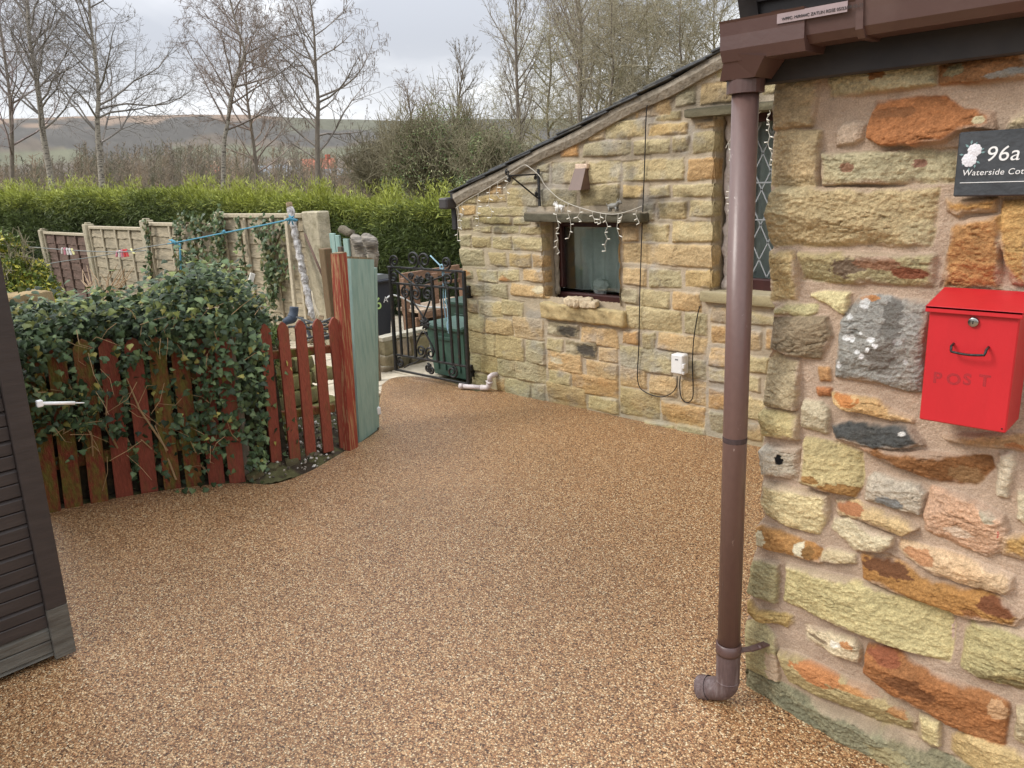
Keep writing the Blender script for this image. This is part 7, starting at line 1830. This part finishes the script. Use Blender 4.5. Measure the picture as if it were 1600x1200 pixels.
# ---- houses down in the valley
def valley_house(x0, x1, yt, yb, d, wall, roof, label, gable=False, seed=1):
    a, b = at_d(x0, yb, d), at_d(x1, yb, d); u = (b - a) * [1, 1, 0]; L = np.linalg.norm(u); u /= L; v = np.array([-u[1], u[0], 0]);
    if v @ a < 0: v = -v
    ze = at_d((x0 + x1) / 2, yb, d)[2]; zr = at_d((x0 + x1) / 2, yt, d)[2]; z0 = ze - 7; W = 7.0; o = a * [1, 1, 0]
    t = thing('valley_house', label, 'house', o + u * L / 2 + [0, 0, z0])
    q = MB(); q.prism([o + [0, 0, z0], o + u * L + [0, 0, z0], o + u * L + v * W + [0, 0, z0], o + v * W + [0, 0, z0]], (0, 0, ze - z0))
    for e in (0, L): q.prism([o + u * e + [0, 0, ze], o + u * e + v * W + [0, 0, ze], o + u * e + v * W / 2 + [0, 0, zr - .1]], u * (.2 if e == 0 else -.2))
    q.build('wall', wall, t)
    q = MB()
    for s in (0, 1):
        e0 = o + v * (W * s) + v * (-.3 if s == 0 else .3) - u * .3 + [0, 0, ze - .15]; rg = o + v * W / 2 - u * .3 + [0, 0, zr]; w_ = u * (L + .6)
        q.prism([e0, e0 + w_, rg + w_, rg], (0, 0, .16))
    rf = q.build('roof', roof, t); q = MB(); c = o + u * L * .8 + v * W / 2 + [0, 0, zr]; q.box(c, (.7, .7, 1.6)); q.build('chimney', wall, rf)
    mw = mat('valley_window', (60, 64, 70), .2)
    n = max(2, int(L / 3))
    for i in range(n):
        for z in (ze - 1.6, ze - 4.2):
            q = MB(); c = o + u * L * (i + .5) / n - v * .03 + [0, 0, z]; q.box(c, (1.1, .1, 1.2), np.stack([u, v, [0, 0, 1]], 1)); q.build('window', mw, t)


m_rb = mat('far_red_brick', (176, 96, 76), .9, .1, 2); m_gr = mat('far_slate_roof', (128, 132, 138), .8, .1, 1); m_cr = mat('far_pale_render', (214, 196, 168), .9, .1, 1); m_rr = mat('far_red_roof', (168, 104, 82), .9, .1, 1)
valley_house(476, 524, 248, 266, 150, m_rb, m_rr, 'red brick house down in the valley behind the alder', seed=1)
valley_house(405, 470, 258, 276, 135, m_cr, m_gr, 'pale house with a grey slate roof in the valley between two bare trees', seed=2)
valley_house(500, 560, 264, 284, 120, m_cr, m_gr, 'pale house with a grey slate roof right of the alder trunk', seed=3)
valley_house(318, 345, 258, 270, 160, m_cr, m_rr, 'small cream house glimpsed left of the bending birch', seed=4)
valley_house(560, 640, 268, 292, 110, mat('far_stone', (190, 168, 130), .9, .15, 1), m_gr, 'sandstone house half hidden by the brownish thicket', seed=5)


# ============================================================ IVY
LEAF = np.array([(0, 0), (.30, -.10), (.52, .10), (.40, .34), (.30, .52), (.16, .62), (0, 1.0), (-.16, .62), (-.30, .52), (-.40, .34), (-.52, .10), (-.30, -.10)])


def ivy_leaves(pos, nrm, size, col, rs, hang=.7):
    """lobed leaves, each a small folded fan"""
    N = len(pos); n = unit(nrm + rs.normal(0, .45, (N, 3))); dn = np.array([0, 0, -1.0]) * hang + rs.normal(0, .5, (N, 3)); dn = unit(dn - n * (dn * n).sum(1, keepdims=True)); sd = np.cross(n, dn)
    K = len(LEAF); V = np.zeros((N, K + 1, 3)); S_ = size[:, None]
    sx = rs.uniform(.8, 1.15, N)
    for k, (a, b) in enumerate(LEAF): V[:, k] = pos + sd * S_ * (a * sx)[:, None] + dn * S_ * (b - .35) - n * S_ * (.30 * abs(a) + .10 * b * b)
    V[:, K] = pos + dn * S_ * .05 - n * S_ * .0
    b = (np.arange(N) * (K + 1))[:, None]; Fq = np.concatenate([b + np.array([[k, (k + 1) % K, K]]) for k in range(K)])
    C = np.repeat(col, K + 1, 0).reshape(N, K + 1, 3); C[:, K] *= 1.35
    return V.reshape(-1, 3), Fq, C.reshape(-1, 3)


def ivy_mass():
    rs = np.random.RandomState(21); A, B = on_z(81, 799, 0), on_z(371, 751, 0); al = unit(((B - A) * [1, 1, 0])[None])[0]; nf = np.array([al[1], -al[0], 0]);
    if nf @ -A < 0: nf = -nf
    t = thing('ivy', 'thick dark green ivy spilling over the red picket fence', 'ivy', (A + B) / 2)
    tx = [20, 60, 100, 150, 200, 225, 260, 300, 330, 360, 385, 400, 412]; ty = [476, 474, 474, 470, 468, 458, 440, 428, 424, 432, 450, 475, 505]
    bx = [20, 70, 110, 160, 200, 240, 280, 330, 370, 400, 415]; by = [720, 742, 758, 740, 738, 740, 738, 742, 738, 742, 735]
    # boards that stay clear of leaves: x0 x1 y0 y1, chance of a leaf
    CL = [(112, 136, 531, 572, .05), (124, 142, 572, 600, .35), (152, 176, 530, 590, .10), (165, 188, 590, 660, .4), (198, 216, 527, 545, .15), (204, 234, 585, 690, .06), (240, 262, 560, 690, .18), (276, 298, 584, 642, .08), (80, 104, 568, 610, .3),
          (86, 118, 680, 790, .10), (136, 168, 680, 785, .06), (176, 205, 690, 775, .22), (222, 250, 690, 765, .12), (256, 282, 690, 762, .18), (292, 318, 715, 758, .15), (328, 350, 722, 752, .15), (358, 382, 700, 750, .10), (60, 90, 700, 800, .3)]
    P = []; Nn = []; lay = []
    while len(P) < 7200:
        x = rs.uniform(15, 418); y = rs.uniform(420, 770)
        top = np.interp(x, tx, ty); bot = np.interp(x, bx, by)
        if y < top or y > bot + 30: continue
        pr = 1.0; back = rs.rand() < .45
        if y > bot: pr *= .3
        if x < 200 and y > 690: pr *= .2
        if not back and y > 540: pr *= .75
        if not back: pr *= .72
        for (x0, x1, y0, y1, c) in CL:
            if x0 - 6 < x < x1 + 6 and y0 - 8 < y < y1 + 5 and not back: pr *= c * .45
            if x0 < x < x1 and y0 < y < y1 and back and y < 560: pr *= .2
        if rs.rand() > pr: continue
        bulge = .10 + .30 * float(sstep(top + 110, top, np.array(y)))
        fz = rs.rand()
        off = (-.04 - .30 * rs.rand() if back else .0 + .11 * rs.rand())
        if y < 535: off = off - .02 - 1.5 * max(0, (float(np.interp(x, tx, ty)) + 60 - y) / 60) * .22 + .05 * rs.normal()
        p = plane_pt(x, y, A + nf * off + np.array([0, 0, 0]), nf); P.append(p); Nn.append(nf * .8 + np.array([0, 0, .45 if y > top + 40 else 1.0])); lay.append(back)
    P = np.array(P); Nn = np.array(Nn); n = len(P)
    # body of the mound behind the fence
    M = 2600; s = rs.rand(M); w_ = rs.rand(M) ** 1.2; L = np.linalg.norm(B - A) + .35; px = np.interp(s, [0, .25, .45, .6, .75, .9, 1], [1.06, 1.06, 1.05, 1.10, 1.18, 1.16, .95])
    Q = A + al * (s * L - .05)[:, None] - nf * (w_ * 1.0)[:, None]; Q[:, 2] = px - .10 * w_ - .22 * w_ ** 3 + .07 * rs.normal(0, 1, M) + .10 * fbm(s * 9, w_ * 5, 4, 3); P = np.concatenate([P, Q]); Nn = np.concatenate([Nn, np.tile(nf * .3 + np.array([0, 0, 1.0]), (M, 1))])
    # the end of the mound towards the gate
    M = 700; z = rs.rand(M) * .95; w_ = rs.rand(M); Q = B + al * (.16 + .08 * rs.normal(0, 1, M) + .10 * (1 - z))[:, None] - nf * (w_ * .8)[:, None]; Q[:, 2] = z; P = np.concatenate([P, Q]); Nn = np.concatenate([Nn, np.tile(al + nf * .4, (M, 1))])
    n = len(P); size = rs.uniform(.024, .047, n); g = fbm(P[:, 1] * 3.3, P[:, 2] * 3.3, 6, 3)
    pal = np.array([lin(c) for c in ((58, 74, 48), (70, 88, 58), (84, 102, 68), (48, 62, 42), (102, 118, 78), (64, 80, 54))]); C = pal[rs.randint(0, len(pal), n)] * rs.uniform(.7, 1.25, (n, 1)) * (1 + .6 * g[:, None])
    yl = rs.rand(n) < .035; C[yl] = np.array(lin((156, 150, 82))) * rs.uniform(.7, 1.1, (yl.sum(), 1)); top = (P[:, 2] > 1.0) & (rs.rand(n) < .22); C[top] = np.array(lin((128, 138, 78))) * rs.uniform(.7, 1.1, (top.sum(), 1))
    V, Fq, CC = ivy_leaves(P, Nn, size, C, rs); np_mesh('foliage', V, Fq, m_ivy, t, True, np.clip(CC, .01, .5))
    S_ = []
    for i in range(60):
        x, y = rs.uniform(60, 400), rs.uniform(480, 740); p = plane_pt(x, y, A + nf * rs.uniform(.03, .12), nf); d = unit(np.array([[rs.normal(0, .6), rs.normal(0, .6), rs.normal(-.2, .8)]]))[0]; l = rs.uniform(.06, .22); m = p + d * l * .5 + rs.normal(0, .015, 3); e = p + d * l + rs.normal(0, .03, 3)
        S_ += [(*p, *m, .0019, .0016), (*m, *e, .0016, .001)]
    for i in range(40):
        s = rs.rand() * .8; p = A + al * s * L - nf * rs.uniform(.02, .35); p[2] = rs.uniform(0, .3); e = p + np.array([rs.normal(0, .1), rs.normal(0, .1), rs.uniform(.3, .8)]); m = (p + e) / 2 + rs.normal(0, .04, 3); S_ += [(*p, *m, .007, .006), (*m, *e, .006, .003)]
    seg_mesh('stems', S_, m_twig, t, np.array(lin((170, 140, 102))), 5)
    # dark litter deep inside the mound
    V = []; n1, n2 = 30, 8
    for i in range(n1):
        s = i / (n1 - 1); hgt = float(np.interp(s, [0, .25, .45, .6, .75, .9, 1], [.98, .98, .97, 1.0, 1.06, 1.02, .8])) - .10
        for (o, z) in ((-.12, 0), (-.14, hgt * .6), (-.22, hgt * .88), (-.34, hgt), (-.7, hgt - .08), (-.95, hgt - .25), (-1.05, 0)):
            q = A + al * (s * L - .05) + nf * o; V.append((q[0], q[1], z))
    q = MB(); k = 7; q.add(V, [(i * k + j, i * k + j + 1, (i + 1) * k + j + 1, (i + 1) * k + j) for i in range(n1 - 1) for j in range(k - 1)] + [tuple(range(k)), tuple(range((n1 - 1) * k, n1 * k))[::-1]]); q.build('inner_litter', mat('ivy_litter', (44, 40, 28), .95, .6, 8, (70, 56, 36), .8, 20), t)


ivy_mass()


def panel_ivy():
    rs = np.random.RandomState(5); Y = 4.22
    def strip(label, paths, wd, per, size=(.035, .065)):
        per *= 1.3; wd *= .75
        p0 = on_y(*paths[0][0], Y); t = thing('climbing_ivy', label, 'ivy', p0, 'ivy strands climbing the panel fence'); P = []; S_ = []
        for path in paths:
            pts = smooth_path([on_y(x, y, Y) for x, y in path], 6)
            for i in range(len(pts) - 1): S_.append((*pts[i], *pts[i + 1], .012, .011))
            L = sum(np.linalg.norm(pts[i + 1] - pts[i]) for i in range(len(pts) - 1))
            for k in range(int(per * L)):
                q = pts[rs.randint(len(pts))] + rs.normal(0, wd, 3) * [1, .25, 1]; q[1] = min(q[1], Y - .0) - abs(rs.normal(0, .03)); P.append(q)
        P = np.array(P); n = len(P); pal = np.array([lin(c) for c in ((56, 72, 44), (68, 84, 52), (80, 94, 58), (98, 96, 62))]); C = pal[rs.randint(0, 4, n)] * rs.uniform(.7, 1.3, (n, 1))
        V, Fq, CC = ivy_leaves(P, np.tile([.2, -1.0, .3], (n, 1)), rs.uniform(*size, n), C, rs); np_mesh('foliage', V, Fq, m_ivy, t, True, np.clip(CC, .01, .5)); seg_mesh('stems', S_, m_twig, t, np.array(lin((110, 96, 74))), 5)
    strip('dense ivy draped over the top of the third fence panel', [[(285, 425), (284, 390), (282, 355), (300, 348), (322, 350)], [(300, 425), (304, 390), (308, 352)], [(320, 425), (318, 395), (314, 355)]], .10, 130)
    strip('thick ivy column climbing the fourth concrete fence post', [[(352, 440), (350, 400), (346, 360), (342, 340)], [(340, 440), (342, 400), (340, 350)]], .10, 170)
    strip('thin ivy strand climbing the left batten of the last panel', [[(386, 430), (381, 400), (377, 365), (374, 345)]], .05, 90)
    strip('forked ivy plant spreading up the middle of the last fence panel', [[(428, 480), (424, 440), (420, 400), (412, 368), (400, 352)], [(426, 470), (428, 420), (432, 380), (446, 352)], [(427, 440), (424, 400), (420, 350)], [(428, 450), (440, 430), (450, 415)]], .09, 130)
    strip('narrow ivy strand beside the third concrete fence post', [[(238, 445), (236, 410), (233, 375), (230, 350)]], .05, 90)


panel_ivy()


# ---- dead stems, a blue cloth and other bits in the garden
def garden_bits():
    rs = np.random.RandomState(2); S_ = []
    for i in range(26):
        x = rs.uniform(125, 205); p = on_y(165 + (x - 165) * .15, 472, 3.3); e = on_y(x + rs.uniform(-14, 22), rs.uniform(412, 455), 3.3); m = (p + e) / 2 + rs.normal(0, .05, 3); S_ += [(*p, *m, .007, .006), (*m, *e, .006, .003)]
    t = thing('dead_plant', 'clump of dry tan stems in front of the first fence panels', 'plant', on_y(165, 470, 3.3)); seg_mesh('stems', S_, m_twig, t, np.array(lin((178, 152, 122))), 5)
    p = on_x(38, 470, -6.2); o = rough_block('garden_stone', p, (.25, .30, .12), (150, 130, 96), m_block, None, .02, 8, .03, 91, rotz(.3)); tag(o, 'tan stone lying on the garden bank beside the shed', 'stone')
    p = on_x(392, 452, -5.6); a, b = on_x(386, 462, -5.6), on_x(395, 427, -5.6); t = thing('broken_slat', 'short white broken slat poking out of the ivy', 'slat', a); q = MB(); q.beam(a, b, .04, .016, (1, 0, 0), .003); q.build('slat', mat('chalky_white_paint', (214, 210, 200), .8, .2, 14), t)
    p = on_x(456, 492, -5.5); t = thing('blue_boot', 'dark blue rubber boot lying upside down behind the picket gate', 'boot', p); q = MB(); P_ = [on_x(466, 470, -5.5), on_x(465, 482, -5.5), on_x(461, 495, -5.5), on_x(452, 500, -5.5), on_x(443, 504, -5.5)]; P_ = [P_[-1] + (p_ - P_[-1]) * .72 for p_ in P_]; q.tube(smooth_path(P_, 4), [.7 * r_ for r_ in [.05, .05, .05, .05, .05, .052, .055, .058, .06, .056, .05, .047, .045, .043, .04, .036, .02]], 12); q.build('shell', mat('blue_rubber', (66, 76, 90), .7, .2, 12), t)
    t = thing('debris_pile', 'dark heap of broken slates and sticks behind the last gate boards', 'debris', on_x(500, 530, -5.0)); r = random.Random(8)
    for i in range(22):
        c = on_x(r.uniform(482, 522), r.uniform(500, 535), -5.0 - r.uniform(0, .3)); q = MB(); a = np.array([r.gauss(0, 1), r.gauss(0, 1), r.gauss(0, .35)]); a /= np.linalg.norm(a); q.beam(c - a * r.uniform(.06, .16), c + a * r.uniform(.06, .16), r.uniform(.02, .06), .012, (0, .3, 1), .002); q.build('slate_piece', m_slate if i % 3 else m_bare, t)
    # stacked slates against the outbuilding corner
    t = thing('slate_stack', 'dark slate ends stacked against the outbuilding corner above the iron gate', 'slates', on_y(706, 415, 4.4))
    for i in range(9):
        z = on_y(706, 420 - i * 4.4, 4.4)[2]; q = MB(); q.box((-4.545 + r.uniform(-.015, .015), 4.38, z), (.10, .3, .012), rotz(r.uniform(-.12, .12)), .002); q.build('slate', m_slate, t)
    pass


garden_bits()
